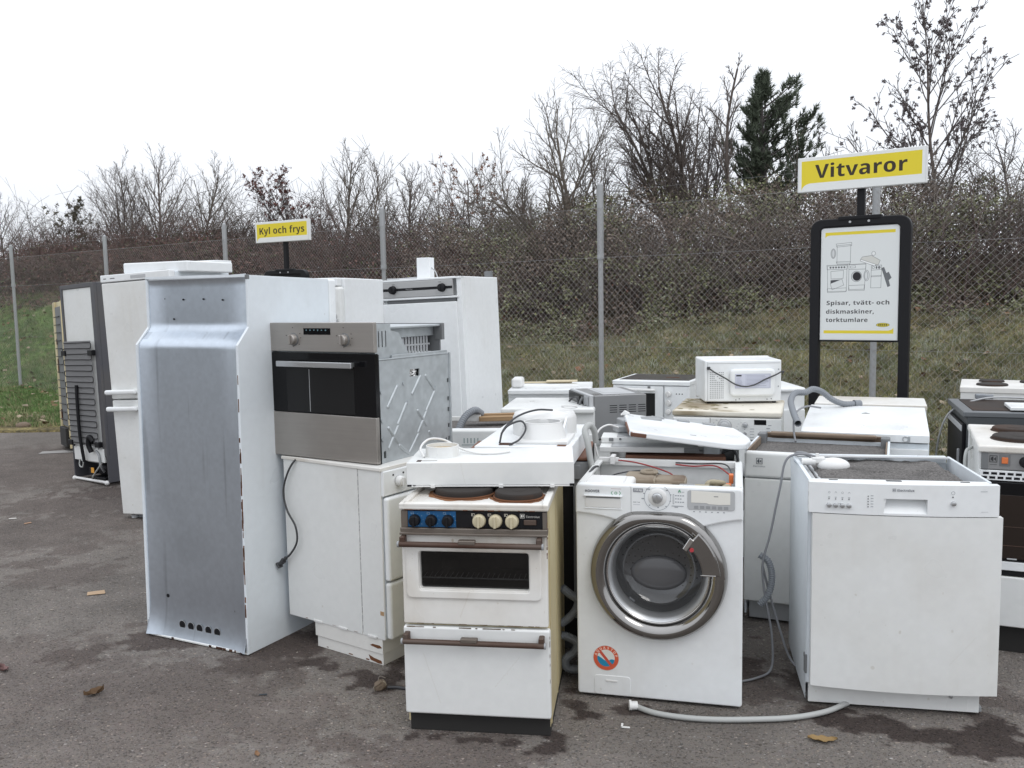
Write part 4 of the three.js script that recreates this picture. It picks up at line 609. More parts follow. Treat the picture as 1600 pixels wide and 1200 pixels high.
  const ho = []; for (let r = 0.05; r < 0.2; r += 0.022) for (let k = 0; k < r * 190; k++) { const a = k / (r * 190) * 6.28; ho.push(cyl(0.0035, 0.0035, 0.002, r * Math.cos(a), 0.488 + r * Math.sin(a), -0.398 + (r > 0.1 ? (r - 0.1) * 0.13 : 0), 'z', 6)); } mk(drum, 'drum_holes', ho, M.black);
  mk(drum, 'lifter', [0.4, 2.5, 4.6].map((a) => { const b = bx(-0.022, 0.022, 0.165, 0.228, -0.37, -0.09, 0.015); b.rotateZ(a); return mv(b, 0, 0.488, 0); }), M.drum);
  mk(door, 'door_seal', [L([[0.157, -0.026], [0.172, -0.03], [0.178, -0.05], [0.215, -0.05], [0.215, -0.004]])], M.rubber);
  // sticker and filter flap
  print(g, 'round_sticker', 0.098, 0.098, 256, (c, w) => { const m = w / 2; c.fillStyle = '#d8d9d6'; c.beginPath(); c.arc(m, m, m * .98, 0, 7); c.fill(); c.fillStyle = '#cf5a3c'; c.beginPath(); c.arc(m, m, m * .95, 0, 7); c.fill(); c.fillStyle = '#dcdcd7'; c.beginPath(); c.arc(m, m, m * .66, 0, 7); c.fill(); c.save(); c.beginPath(); c.arc(m, m, m * .66, 0, 7); c.clip(); c.fillStyle = '#1d86ad'; c.beginPath(); c.moveTo(0, m * .95); c.bezierCurveTo(m * .5, m * .6, m * .8, m * 1.35, m * 1.2, m * 1.2); c.bezierCurveTo(m * 1.4, m * .95, m * 1.6, m * 1.1, w, m * 1.25); c.lineTo(w, m * 1.3); c.lineTo(m * 1.3, m * 1.9); c.lineTo(0, w); c.fill(); c.restore(); c.strokeStyle = '#c8523f'; c.lineWidth = m * .22; c.beginPath(); c.moveTo(m * .48, m * .42); c.lineTo(m * 1.42, m * 1.58); c.stroke(); c.font = `bold ${m * .27}px sans-serif`; c.fillStyle = '#f0d2c4'; c.textAlign = 'center'; c.textBaseline = 'middle'; 'AQUASTOP'.split('').forEach((ch, i) => { const a = lerp(-1.25, 1.3, i / 7); c.save(); c.translate(m + Math.sin(a) * m * .8, m - Math.cos(a) * m * .8); c.rotate(a); c.fillText(ch, 0, 0); c.restore(); }); }, -0.190, 0.154, 0.0012);
  mk(g, 'filter_flap', [ext(rrect(-0.234, -0.10, 0.016, 0.088, 0.014), 0.004, -0.002, 0.0012)], M.white); mk(g, 'flap_grip', [bx(-0.19, -0.148, 0.0655, 0.072, 0.0015, 0.005, 0.002)], M.whitePlastic);
  // inside, seen from above
  const ins = new THREE.Group(); ins.name = 'open_top'; g.add(ins);
  mk(ins, 'counterweight', [bx(-0.155, -0.03, 0.70, 0.786, -0.37, -0.23, 0.018), bx(-0.04, 0.085, 0.70, 0.778, -0.36, -0.25, 0.016), bx(-0.12, 0.04, 0.70, 0.765, -0.26, -0.17, 0.014), mv(new THREE.TorusGeometry(0.028, 0.008, 8, 20).rotateX(1.57), -0.06, 0.792, -0.32)], M.concrete, 'stained concrete weight');
  mk(ins, 'drawer_housing', [bx(-0.284, -0.10, 0.70, 0.795, -0.22, -0.045, 0.014), bx(-0.27, -0.13, 0.79, 0.801, -0.19, -0.06, 0.006)], M.whitePlastic);
  mk(ins, 'tub', [bx(-0.25, 0.25, 0.60, 0.72, -0.50, -0.06, 0.05)], M.grey);
  mk(ins, 'control_box', [bx(0.06, 0.19, 0.70, 0.765, -0.25, -0.07, 0.006)], M.grey);
  mk(ins, 'motor_lump', [mv(new THREE.SphereGeometry(0.030, 16, 12).scale(1.1, 0.6, 1), 0.19, 0.772, -0.22), mv(new THREE.TorusGeometry(0.022, 0.009, 8, 20).rotateX(1.2), 0.205, 0.783, -0.19), mv(new THREE.SphereGeometry(0.022, 12, 10), 0.238, 0.765, -0.16), bx(0.17, 0.21, 0.75, 0.77, -0.16, -0.13, 0.004), cyl(0.02, 0.02, 0.05, 0.15, 0.765, -0.15, 'x', 12)], M.yellowish); mk(ins, 'connector', [bx(0.245, 0.262, 0.765, 0.800, -0.30, -0.27, 0.003), bx(0.225, 0.255, 0.752, 0.775, -0.24, -0.20, 0.004)], M.orange);
  mk(ins, 'red_wire', [tube([[-0.24, 0.805, -0.50], [-0.12, 0.80, -0.46], [0.0, 0.775, -0.42], [0.05, 0.77, -0.30]], 0.003), tube([[0.03, 0.79, -0.505], [0.10, 0.785, -0.50], [0.18, 0.792, -0.49], [0.255, 0.79, -0.30]], 0.003)], M.redWire);
  mk(ins, 'black_wire', [tube([[0.03, 0.796, -0.51], [0.12, 0.795, -0.505], [0.22, 0.80, -0.49], [0.26, 0.79, -0.32]], 0.003), tube([[-0.26, 0.74, -0.3], [-0.2, 0.76, -0.42], [-0.08, 0.77, -0.45], [0.02, 0.75, -0.4]], 0.003), tube([[-0.282, 0.80, -0.22], [-0.275, 0.808, -0.3], [-0.27, 0.80, -0.36]], 0.005)], M.cable);
  mk(ins, 'white_bracket', [bx(-0.285, -0.20, 0.795, 0.815, -0.50, -0.485, 0.003), bx(-0.235, -0.215, 0.79, 0.825, -0.52, -0.46, 0.004)], M.whitePlastic);
}
{ // hose along the ground from the washing machine to the dishwasher
  const P = (u, v) => { const p = px(u, v, 1), d = p.sub(camera.position), t = -(EYE - 0.013) / d.y; return V(d.x * t, 0.013, d.z * t); };
  const g = new THREE.Group(); g.name = numbered('drain_hose'); scene.add(g); tag(g, 'pale hose lying on the asphalt between washing machine and dishwasher', 'hose');
  mk(g, 'hose', [tube([P(992, 1103), P(1020, 1113), P(1060, 1120), P(1110, 1124), P(1180, 1124), P(1240, 1121), P(1290, 1112), P(1325, 1098)], 0.0095, 90, 12)], M.hosePale);
  const e = P(990, 1104); mk(g, 'nut', [cyl(0.015, 0.015, 0.028, e.x, 0.017, e.z, 'x', 12), cyl(0.019, 0.019, 0.008, e.x - 0.012, 0.019, e.z, 'x', 8)], M.whitePlastic);
}

// ---------- dishwasher without its top ----------
{
  const g = thing('dishwasher', 'white dishwasher with four round buttons and its worktop missing', 'dishwasher', 1.327, 2.954, -11.3);
  uvShift = 1.9;
  const bulge = (x) => 0.022 * (1 - (x / 0.303) ** 2);
  const bent = (x0, x1, y0, y1) => { // plan curve swept upward; z toward the front
    const n = 24, P = [], I = []; const ring = []; for (let k = 0; k <= n; k++) { const x = lerp(x0, x1, k / n); ring.push([x, bulge(x)]); } ring.push([x1, -0.03], [x0, -0.03]); const m = ring.length;
    for (const y of [y0, y1]) for (const [x, z] of ring) P.push(x, y, z); for (let k = 0; k < m; k++) { const a = k, b = (k + 1) % m; I.push(a, b, a + m, b, b + m, a + m); }
    for (let k = 1; k < m - 1; k++) { I.push(m, m + k, m + k + 1); I.push(0, k + 1, k); }
    const q = new THREE.BufferGeometry(); q.setAttribute('position', new THREE.Float32BufferAttribute(P, 3)); q.setAttribute('uv', new THREE.Float32BufferAttribute(new Float32Array(m * 4), 2)); q.setIndex(I); const t = q.toNonIndexed(); t.computeVertexNormals(); return t;
  };
  mk(g, 'door', [bent(-0.290, 0.322, 0.092, 0.716)], M.white2);
  const cp = mk(g, 'control_panel', [bent(-0.303, -0.062, 0.719, 0.826), bent(0.078, 0.308, 0.719, 0.826), bent(-0.062, 0.078, 0.777, 0.826), bent(-0.062, 0.078, 0.719, 0.726)], M.white);
  mk(cp, 'handle_recess', [profile([[0.018, 0.724], [-0.024, 0.777], [-0.03, 0.777], [-0.03, 0.722]], -0.062, 0.078), ext(poly([[-0.062, 0.726], [-0.052, 0.777], [-0.062, 0.777]]), 0.045, -0.028)], M.white);
  for (const x of [-0.238, -0.2165, -0.195, -0.1735]) mk(cp, 'button', [knobG(0.0082, 0.011, x, 0.748, bulge(x) - 0.002)], M.silver);
  mk(cp, 'power_button', [knobG(0.0085, 0.012, 0.160, 0.765, bulge(0.16) - 0.002)], M.silver);
  mk(cp, 'indicator', [...[0, 1, 2, 3, 4].map((k) => cyl(0.0022, 0.0022, 0.003, -0.112, 0.784 - k * 0.0092, bulge(-0.112), 'z', 10)), ...[-0.238, -0.2165, -0.195, -0.1735].map((x) => cyl(0.0022, 0.0022, 0.003, x, 0.770, bulge(x), 'z', 10)), cyl(0.0026, 0.0026, 0.003, 0.158, 0.787, bulge(0.158), 'z', 10)], M.midGrey);
  const lbl = (w, h, pxw, fn, x, y) => print(cp, 'panel_marks', w, h, pxw, fn, x, y, bulge(x) + 0.0016, { turn: Math.atan2(0.044 * x / 0.0918, 1) });
  lbl(0.075, 0.016, 300, (c, W, H) => { logoMark(c, 4, 8, H * .62, '#7d8086'); textFit(c, 'Electrolux', W * .2, H * .72, W * .74, H * .72, '#7d8086'); }, 0.002, 0.807);
  lbl(0.085, 0.045, 340, (c, W, H) => { c.strokeStyle = '#8f9398'; c.lineWidth = 3; for (let k = 0; k < 4; k++) { const x = W * (.125 + k * .253); c.beginPath(); if (k % 2) { c.moveTo(x - 14, 30); c.lineTo(x, 8); c.lineTo(x + 14, 30); } else c.arc(x, 22, 12, 0, 7); c.stroke(); c.fillStyle = '#9a9ea3'; c.fillRect(x - 14, 84, 28, 5); c.fillRect(x - 10, 94, 20, 4); } c.fillRect(W * .45, H * .95, 40, 4); }, -0.206, 0.776);
  lbl(0.02, 0.05, 80, (c, W, H) => { c.fillStyle = '#9a9ea3'; for (let k = 0; k < 5; k++) c.fillRect(20, 12 + k * 38, 34, 8); }, -0.099, 0.7655);
  lbl(0.02, 0.02, 80, (c, W, H) => { c.strokeStyle = '#8f9398'; c.lineWidth = 4; c.beginPath(); c.arc(W / 2, H / 2, 22, 0, 7); c.stroke(); }, 0.158, 0.801);
  lbl(0.03, 0.012, 120, (c, W, H) => { c.fillStyle = '#9a9ea3'; c.fillRect(10, 20, 90, 6); }, 0.258, 0.806);
  lbl(0.03, 0.012, 120, (c, W, H) => { c.fillStyle = '#aeb1b5'; c.fillRect(10, 20, 90, 4); }, 0.262, 0.736);
  uvShift = 2.3;
  mk(g, 'kick_plate', [bx(-0.292, 0.278, 0.012, 0.10, -0.05, -0.038)], M.white2); mk(g, 'screw', [[-0.205, 0.078], [0.185, 0.066]].map(([x, y]) => knobG(0.006, 0.008, x, y, -0.038)), M.silver);
  // side sheets, the near one bellied out a little
  const sh = new THREE.PlaneGeometry(0.53, 0.80, 20, 20); { const p = sh.attributes.position; for (let i = 0; i < p.count; i++) { const a = p.getX(i) / 0.53, b = p.getY(i) / 0.8; p.setZ(i, 0.010 * Math.cos(a * 3.1) * Math.cos(b * 2.8) + (b > 0.4 ? -0.006 * Math.sin(a * 5) * (b - 0.4) * 10 : 0)); } sh.computeVertexNormals(); sh.rotateY(-Math.PI / 2); mv(sh, -0.302, 0.425, -0.295); }
  mk(g, 'side_panel', [sh, bx(-0.300, -0.285, 0.815, 0.826, -0.55, -0.03, 0.002)], std({ map: M.cool.map, roughness: 0.45, side: THREE.DoubleSide }));
  mk(g, 'side_panel', [bx(0.290, 0.301, 0.11, 0.826, -0.555, -0.06, 0.003), bx(0.272, 0.301, 0.10, 0.80, -0.06, -0.032, 0.003)], M.cool);
  mk(g, 'back_panel', [bx(-0.298, 0.292, 0.02, 0.80, -0.56, -0.55), bx(-0.285, 0.285, 0.80, 0.828, -0.562, -0.54, 0.003), bx(-0.29, -0.12, 0.80, 0.822, -0.54, -0.50, 0.003)], M.cool);
  mk(g, 'inner_frame', [bx(-0.303, 0.27, 0.085, 0.72, -0.07, -0.0335, 0.003)], M.cool); mk(g, 'base_frame', [bx(-0.29, 0.29, 0.01, 0.03, -0.54, -0.05)], M.grey);
  mk(g, 'front_rail', [bx(-0.29, 0.29, 0.80, 0.824, -0.075, -0.031, 0.003)], M.white); mk(g, 'rail_slot', [bx(-0.04, 0.01, 0.8235, 0.8255, -0.06, -0.045, 0.0005), bx(-0.23, -0.20, 0.8235, 0.8255, -0.058, -0.05, 0.0005), bx(0.20, 0.23, 0.8235, 0.8255, -0.058, -0.05, 0.0005)], M.black);
  const felt = new THREE.PlaneGeometry(0.575, 0.47, 48, 40); felt.rotateX(-Math.PI / 2); { const p = felt.attributes.position; for (let i = 0; i < p.count; i++) { const x = p.getX(i), z = p.getZ(i); p.setY(i, 0.795 + 0.022 * noise(x * 7, z * 7, 4, 71) + 0.012 * noise(x * 30, z * 30, 2, 72) - 0.05 * sstep(0.22, 0.285, Math.abs(x)) + (Math.abs(z - 0.02 - x * 0.05) < 0.006 ? -0.008 : 0)); } felt.computeVertexNormals(); mv(felt, 0, 0, -0.305); }
  mk(g, 'insulation', [felt], M.felt);
  mk(g, 'side_rail', [cyl(0.014, 0.014, 0.40, -0.262, 0.785, -0.30, 'z', 16), bx(-0.245, -0.235, 0.78, 0.80, -0.5, -0.08, 0.003)], M.lightGrey);
  mk(g, 'torn_flange', [ext(poly([[-0.285, 0], [0.285, 0], [0.285, 0.03], [0.10, 0.022], [0.06, 0.034], [-0.05, 0.028], [-0.08, 0.045], [-0.285, 0.05]]), 0.003).rotateX(-Math.PI / 2).translate(0, 0.824, -0.505)], M.lightGrey);
  mk(g, 'water_valve', [mv(new THREE.SphereGeometry(0.06, 20, 12).scale(1, 0.5, 0.75), -0.17, 0.822, -0.34), bx(-0.25, -0.20, 0.83, 0.852, -0.37, -0.33, 0.004), bx(-0.235, -0.222, 0.85, 0.866, -0.356, -0.344, 0.002), cyl(0.014, 0.014, 0.05, -0.262, 0.835, -0.34, 'x', 12)], M.whitePlastic);
  mk(g, 'valve_hose', [tube([[-0.22, 0.832, -0.35], [-0.26, 0.85, -0.42], [-0.285, 0.845, -0.47], [-0.29, 0.835, -0.50]], 0.008)], M.greyCable);
  mk(g, 'hinge', [bx(-0.306, -0.298, 0.12, 0.19, -0.06, -0.03, 0.002), cyl(0.008, 0.008, 0.006, -0.305, 0.185, -0.045, 'x', 12)], M.midGrey);
  // cords hanging at its near side
  mk(g, 'power_cord', [tube([[-0.20, 0.835, -0.36], [-0.27, 0.862, -0.35], [-0.335, 0.845, -0.36], [-0.365, 0.72, -0.36], [-0.40, 0.55, -0.34], [-0.43, 0.43, -0.32], [-0.425, 0.33, -0.31], [-0.395, 0.15, -0.30], [-0.40, 0.02, -0.28], [-0.46, 0.008, -0.22], [-0.56, 0.008, -0.16]], 0.0045, 120), tube([[-0.43, 0.42, -0.33], [-0.40, 0.30, -0.33], [-0.36, 0.16, -0.32], [-0.325, 0.06, -0.31], [-0.28, 0.012, -0.28]], 0.0045, 60)], M.greyCable);
  mk(g, 'coiled_hose', [ribbed([[-0.44, 0.46, -0.34], [-0.41, 0.44, -0.33], [-0.395, 0.38, -0.32], [-0.41, 0.31, -0.31], [-0.44, 0.27, -0.31]], 0.014, 26)], M.hoseGrey);
}

// ---------- tall fridge standing with its shiny back to the front ----------
{
  const g = thing('refrigerator', 'tall white fridge turned round so its shiny stepped metal back shows', 'refrigerator', -1.399, 3.714, -26.4, { leanX: -0.018 });
  const prof = [[0, 0.004], [0, 1.31], [-0.068, 1.385], [-0.068, 1.60], [-0.60, 1.60], [-0.60, 0.03], [-0.57, 0.004]], W = 0.2975;
  uvShift = 2.7;
  mk(g, 'side_panel', [profile(prof, W - 0.012, W, 0.002)], M.cool); mk(g, 'side_panel', [profile(prof, -W, -W + 0.012, 0.002)], M.cool);
  mk(g, 'core', [profile([[-0.05, 0.02], [-0.05, 1.30], [-0.11, 1.37], [-0.11, 1.590], [-0.59, 1.590], [-0.59, 0.02]], -W + 0.006, W - 0.006)], M.grey);
  mk(g, 'top_panel', [bx(-W + 0.006, W - 0.006, 1.591, 1.599, -0.60, -0.07, 0.002)], M.cool);
  mk(g, 'door', [bx(-W, W, 0.10, 1.60, -0.66, -0.606, 0.01)], M.white);
  // rounded sheet: runs up the profile, curls out at both edges
  const yz = []; for (let k = 0; k <= 150; k++) { const y = lerp(0.012, 1.597, k / 150); const base = -0.068 * sstep(1.30, 1.395, y); const curl = 0.024 * Math.pow(clamp(1 - (y - 0.012) / 0.20), 3) + 0.010 * Math.pow(clamp(1 - (1.597 - y) / 0.03), 2); yz.push([y, base - 0.030 + curl]); }
  const xsv = []; for (let k = 0; k <= 60; k++) { const q = k / 30 - 1; xsv.push(Math.sign(q) * Math.pow(Math.abs(q), 0.6) * (W - 0.0065)); }
  const P = [], I = [], U = []; for (const [y, z] of yz) for (const x of xsv) { const e = (W - 0.0115) - Math.abs(x), c = 0.022 * Math.pow(clamp(1 - e / 0.20), 3.2), dent = 0.0035 * (noise(x * 3 + 5, y * 2, 3, 81) - 0.5); P.push(x, y, z + c + dent * sstep(0, 0.05, e)); U.push(x, y); }
  const nx = xsv.length; for (let j = 0; j < yz.length - 1; j++) for (let i = 0; i < nx - 1; i++) { const a = j * nx + i; I.push(a, a + 1, a + nx, a + 1, a + nx + 1, a + nx); }
  const sg = new THREE.BufferGeometry(); sg.setAttribute('position', new THREE.Float32BufferAttribute(P, 3)); sg.setAttribute('uv', new THREE.Float32BufferAttribute(U, 2)); sg.setIndex(I); sg.computeVertexNormals();
  mk(g, 'back_sheet', [sg], M.zinc, 'bare zinc coated back sheet');
  mk(g, 'vent_hole', [0, 1, 2, 3, 4].map((k) => cyl(0.0185, 0.0185, 0.004, -0.100 + k * 0.0515, 0.070 - k * 0.001, -0.0205, 'z', 24)), M.black);
  mk(g, 'vent_rim', [0, 1, 2, 3, 4].map((k) => mv(new THREE.TorusGeometry(0.0185, 0.0014, 6, 28), -0.100 + k * 0.0515, 0.070 - k * 0.001, -0.0192)), M.grey);
  mk(g, 'screw', [[-0.19, 0.187], [0.212, 0.171], [-0.235, 1.28], [0.245, 1.26], [-0.1, 1.505], [0.02, 1.505], [-0.21, 1.51], [0.13, 1.50], [0.235, 1.50], [-0.16, 1.42]].map(([x, y], i) => cyl(i < 2 ? 0.0085 : 0.004, i < 2 ? 0.0085 : 0.004, 0.006, x, y, (y > 1.39 ? -0.0965 : y < 0.2 ? -0.0285 : -0.0265), 'z', 14)), M.black);
  const R = mulberry(83), chips = []; for (let k = 0; k < 34; k++) { const y = k < 22 ? lerp(0.30, 0.92, R()) : lerp(0.02, 1.25, R()), h = 0.008 + R() * 0.05; chips.push(bx(W - 0.0105 + R() * 0.004, W - 0.001 - R() * 0.003, y, y + h, -0.003, 0.0008, 0.0003)); } for (let k = 0; k < 12; k++) { const x = lerp(-W, W, k < 9 ? lerp(0.6, 1, R()) : R()) - 0.02; chips.push(bx(x, x + 0.006 + R() * 0.012, 0.0035, 0.013, 0.0, 0.0022, 0.0004)); } mk(g, 'worn_edge', chips, M.rust);
  mk(g, 'bottom_flange', [bx(-W + 0.006, W - 0.006, 0.004, 0.012, -0.05, 0.001, 0.002)], M.white2);
  mk(g, 'bent_lip', [ext(poly([[-W, 1.597], [W, 1.592], [W - 0.01, 1.606], [0.2, 1.603], [0.05, 1.606], [-W, 1.607]]), 0.002, -0.070)], M.cool); mk(g, 'hinge_block', [bx(W - 0.012, W + 0.001, 1.583, 1.603, -0.080, -0.066, 0.002)], M.midGrey);
}

// ---------- built-in oven on a stove lying beside the fridge ----------
{
  const s = thing('kitchen_stove', 'white stove turned sideways under the steel oven, showing its blank side', 'stove', -0.764, 3.60, -35.1);
  uvShift = 3.1;
  mk(s, 'side_panel', [bx(-0.288, 0.158, 0.112, 0.812, -0.012, 0, 0.003)], M.white2); mk(s, 'side_panel', [bx(0.1605, 0.284, 0.112, 0.812, -0.012, -0.0012, 0.003)], M.white2);
  mk(s, 'body', [bx(-0.286, 0.283, 0.114, 0.807, -0.485, -0.013)], M.cool);
  mk(s, 'worktop', [bx(-0.296, 0.292, 0.806, 0.822, -0.49, 0.005, 0.004)], M.worn);
  mk(s, 'plinth', [bx(-0.124, 0.262, 0.0, 0.048, -0.47, -0.010, 0.002), bx(-0.130, 0.266, 0.049, 0.122, -0.475, -0.004, 0.002)], M.worn);
  mk(s, 'rust_patch', [ext(poly([[0.19, 0.01], [0.235, 0.004], [0.255, 0.006], [0.25, 0.018], [0.21, 0.022], [0.18, 0.03]]), 0.001, -0.0098), ext(poly([[0.195, 0.076], [0.24, 0.07], [0.262, 0.076], [0.25, 0.084], [0.21, 0.084]]), 0.001, -0.0038)], M.rust);
  rustEdge(s, [0.1605, 0.12, -0.0005], [0.1605, 0.80, -0.0005], 0.0022, 511, 0.97, M.lightGrey); rustEdge(s, [-0.28, 0.118, -0.0002], [0.15, 0.118, -0.0002], 0.003, 512, 0.12); rustEdge(s, [-0.12, 0.008, -0.0098], [0.26, 0.008, -0.0098], 0.005, 513, 0.18);
  mk(s, 'clip', [[-0.13, 0.116], [0.02, 0.116], [0.19, 0.116]].map(([x, y]) => bx(x, x + 0.05, y - 0.004, y + 0.006, -0.002, 0.004, 0.002)), M.whitePlastic);
  mk(s, 'brown_mark', bx(0.262, 0.282, 0.215, 0.232, -0.0016, -0.0004, 0.0003), std({ color: lin(0.42, 0.27, 0.15), roughness: 0.8 }));
  const cp = mk(s, 'control_panel', [profile([[-0.004, 0.706], [-0.48, 0.706], [-0.48, 0.806], [-0.004, 0.806]], 0.283, 0.30, 0.004)], M.white);
  for (const z of [-0.09, -0.17, -0.25, -0.33]) mk(cp, 'knob', [knobG(0.021, 0.028, 0.30, 0.757, z, 'x'), bx(0.318, 0.334, 0.740, 0.774, z - 0.005, z + 0.005, 0.002)], M.whitePlastic);
  mk(cp, 'indicator', [-0.06, -0.12, -0.2].map((z) => cyl(0.004, 0.004, 0.003, 0.3005, 0.785, z, 'x', 10)), M.black);
  mk(s, 'oven_door', [bx(0.285, 0.315, 0.358, 0.700, -0.48, -0.008, 0.012)], M.white); mk(s, 'drawer_front', [bx(0.285, 0.315, 0.116, 0.352, -0.48, -0.008, 0.012)], M.white2);

  const g = thing('built_in_oven', 'built-in oven with steel front and black glass standing on a white stove', 'oven', -0.793, 3.633, -31.3, { y: 0.8225 }); g.scale.setScalar(0.967);
  uvShift = 3.6;
  const cpn = mk(g, 'control_panel', [bx(-0.300, 0.300, 0.469, 0.594, -0.022, 0, 0.003)], M.steel);
  for (const x of [-0.150, 0.142]) { const k = mk(cpn, 'knob', [knobG(0.0235, 0.024, x, 0.521, 0), bx(x - 0.006, x + 0.006, 0.500, 0.542, 0.018, 0.034, 0.003)], M.steel); mk(k, 'knob_collar', knobG(0.027, 0.004, x, 0.521, 0), M.midGrey); }
  mk(cpn, 'display', bx(-0.090, 0.064, 0.542, 0.570, -0.002, 0.0015, 0.0007), M.blackGlass);
  print(cpn, 'panel_marks', 0.52, 0.10, 768, (c, W, H) => { c.fillStyle = 'rgba(60,55,52,.8)'; const X = (x) => (x + 0.26) / 0.52 * W; for (const k of [-0.150, 0.142]) for (const [a, b] of [[-.006, .06], [.036, .32], [.04, .5], [-.045, .4], [-.036, .72], [.03, .78], [-.006, .88]]) c.fillRect(X(k + a), H * b, 9, 5); c.fillStyle = 'rgba(150,190,200,.55)'; for (let k = 0; k < 6; k++) c.fillRect(X(-0.075 + k * 0.022), H * .16, 10, 7); }, 0, 0.53, 0.0022);
  const door = mk(g, 'door', [bx(-0.300, 0.300, 0.201, 0.464, -0.024, -0.002, 0.002)], M.blackGlass);
  mk(door, 'window', bx(-0.205, 0.185, 0.205, 0.398, -0.003, -0.0012, 0.0005), M.windowGlass);
  mk(door, 'window_reflection', bx(-0.071, -0.067, 0.208, 0.392, -0.002, -0.0007, 0.0003), M.grey);  // light line reflected in the glass, painted as a thin grey strip
  mk(door, 'lower_panel', [bx(-0.300, 0.300, 0.004, 0.199, -0.022, 0, 0.003)], M.steel);
  mk(door, 'handle', [bx(-0.215, 0.215, 0.405, 0.429, 0.034, 0.050, 0.003), bx(-0.19, -0.165, 0.408, 0.426, -0.003, 0.036, 0.002), bx(0.165, 0.19, 0.408, 0.426, -0.003, 0.036, 0.002)], M.silver);
  mk(g, 'door_edge', [bx(-0.297, 0.297, 0.0, 0.46, -0.034, -0.0245, 0.002)], M.black);
  // body: recessed upper tray, embossed side
  const ss = rrect(-0.545, -0.036, 0.0, 0.432, 0.004); ss.holes.push(rrect(-0.315, -0.245, 0.350, 0.382, 0.003), ...[[.30], [.215], [.165], [.09], [.03]].map(([y]) => rrect(-0.535, -0.522, y, y + 0.02, 0.002)), rrect(-0.51, -0.50, 0.02, 0.045, 0.002), rrect(-0.07, -0.055, 0.02, 0.05, 0.002));
  const side = ext(ss, 0.006, 0); side.rotateY(-Math.PI / 2); side.scale(1, 1, 1); const sgeo = side; mv(sgeo, 0.290, 0, 0);
  { const p = sgeo.attributes.position; p.array.forEach((v, i) => { if (i % 3 === 2) p.array[i] = v; }); }
  const sp = mk(g, 'side_panel', [sgeo], M.galv, 'galvanised side with pressed cross ribs');
  const rib = (z0, y0, z1, y1, r = 0.0085) => { const L = Math.hypot(z1 - z0, y1 - y0), c = new THREE.CapsuleGeometry(r, L, 4, 8); c.scale(0.7, 1, 1); c.rotateX(Math.atan2(z1 - z0, y1 - y0)); return mv(c, 0.289, (y0 + y1) / 2, (z0 + z1) / 2); };
  mk(sp, 'rib', [[.09, .235, .155, .315], [.155, .155, .215, .235], [.09, .06, .155, .145], [.26, .275, .32, .345], [.36, .19, .425, .27], [.295, .10, .36, .185], [.23, .02, .295, .09], [.36, .345, .425, .275], [.295, .195, .355, .125], [.375, .09, .44, .02], [.09, .145, .15, .075], [.16, .06, .225, -.0 + .015]].map(([a, b, c, d]) => rib(-a, b, -c, d)), M.galv);
  mk(sp, 'stud', [[.20, .325], [.225, .24], [.43, .285], [.43, .02], [.10, .24], [.05, .30], [.05, .18], [.05, .1]].map(([z, y]) => cyl(0.007, 0.009, 0.006, 0.292, y, -z, 'x', 12)), M.galv);
  mk(sp, 'back_flange', [bx(0.286, 0.296, 0.0, 0.44, -0.548, -0.538, 0.002), bx(0.200, 0.292, 0.433, 0.440, -0.53, -0.036, 0.002), bx(0.283, 0.2895, 0.436, 0.452, -0.53, -0.13, 0.002)], M.galv);
  mk(g, 'side_panel', [bx(-0.292, -0.286, 0, 0.434, -0.545, -0.036)], M.galv); mk(g, 'base', [bx(-0.286, 0.284, 0.0, 0.01, -0.54, -0.036)], M.galv); mk(g, 'back_panel', [bx(-0.29, 0.286, 0, 0.434, -0.55, -0.544)], M.galv);
  mk(g, 'foil_lining', [mv(new THREE.PlaneGeometry(0.08, 0.05, 12, 10), 0, 0, 0)].map((q) => { const p = q.attributes.position; for (let i = 0; i < p.count; i++) p.setZ(i, (hash(i, 3, 4) - 0.5) * 0.012); q.computeVertexNormals(); q.rotateY(Math.PI / 2); return mv(q, 0.276, 0.366, -0.28); }), M.chrome);
  mk(g, 'oven_box', [bx(-0.26, 0.262, 0.012, 0.43, -0.53, -0.04, 0.01)], M.midGrey);
  const br = poly([[0.03, 0.44], [0.03, 0.585], [0.135, 0.585], [0.135, 0.556], [0.19, 0.545], [0.26, 0.444]]); for (const z of [0.052, 0.075, 0.098]) br.holes.push(rrect(z, z + 0.007, 0.488, 0.556, 0.002)); for (const x of [0.276, -0.284]) { const q = ext(br, 0.004); q.rotateY(Math.PI / 2); mk(g, 'bracket', [mv(q, x, 0, 0)], M.galv); }
  mk(g, 'cover_tray', [bx(-0.285, 0.275, 0.562, 0.572, -0.50, -0.02, 0.003), bx(-0.285, 0.20, 0.442, 0.56, -0.13, -0.024, 0.003), bx(0.205, 0.235, 0.52, 0.562, -0.50, -0.14, 0.002), bx(-0.28, -0.272, 0.442, 0.562, -0.50, -0.13, 0.002)], M.galv);
  const gr = []; for (let k = 0; k < 9; k++) gr.push(bx(0.214, 0.220, 0.446, 0.524, -0.30 - k * 0.022, -0.288 - k * 0.022, 0.001)); gr.push(bx(0.213, 0.221, 0.478, 0.486, -0.49, -0.27, 0.001), bx(0.21, 0.218, 0.446, 0.524, -0.25, -0.17, 0.002)); mk(g, 'air_grille', gr, M.lightGrey);
  mk(g, 'fan_duct', [profile([[-0.2, 0.444], [-0.28, 0.53], [-0.36, 0.53], [-0.36, 0.444]], 0.05, 0.19)], M.lightGrey);
  mk(g, 'back_plate', [bx(-0.285, 0.268, 0.446, 0.576, -0.512, -0.503, 0.002), bx(0.245, 0.285, 0.50, 0.576, -0.52, -0.50, 0.002)], M.midGrey);
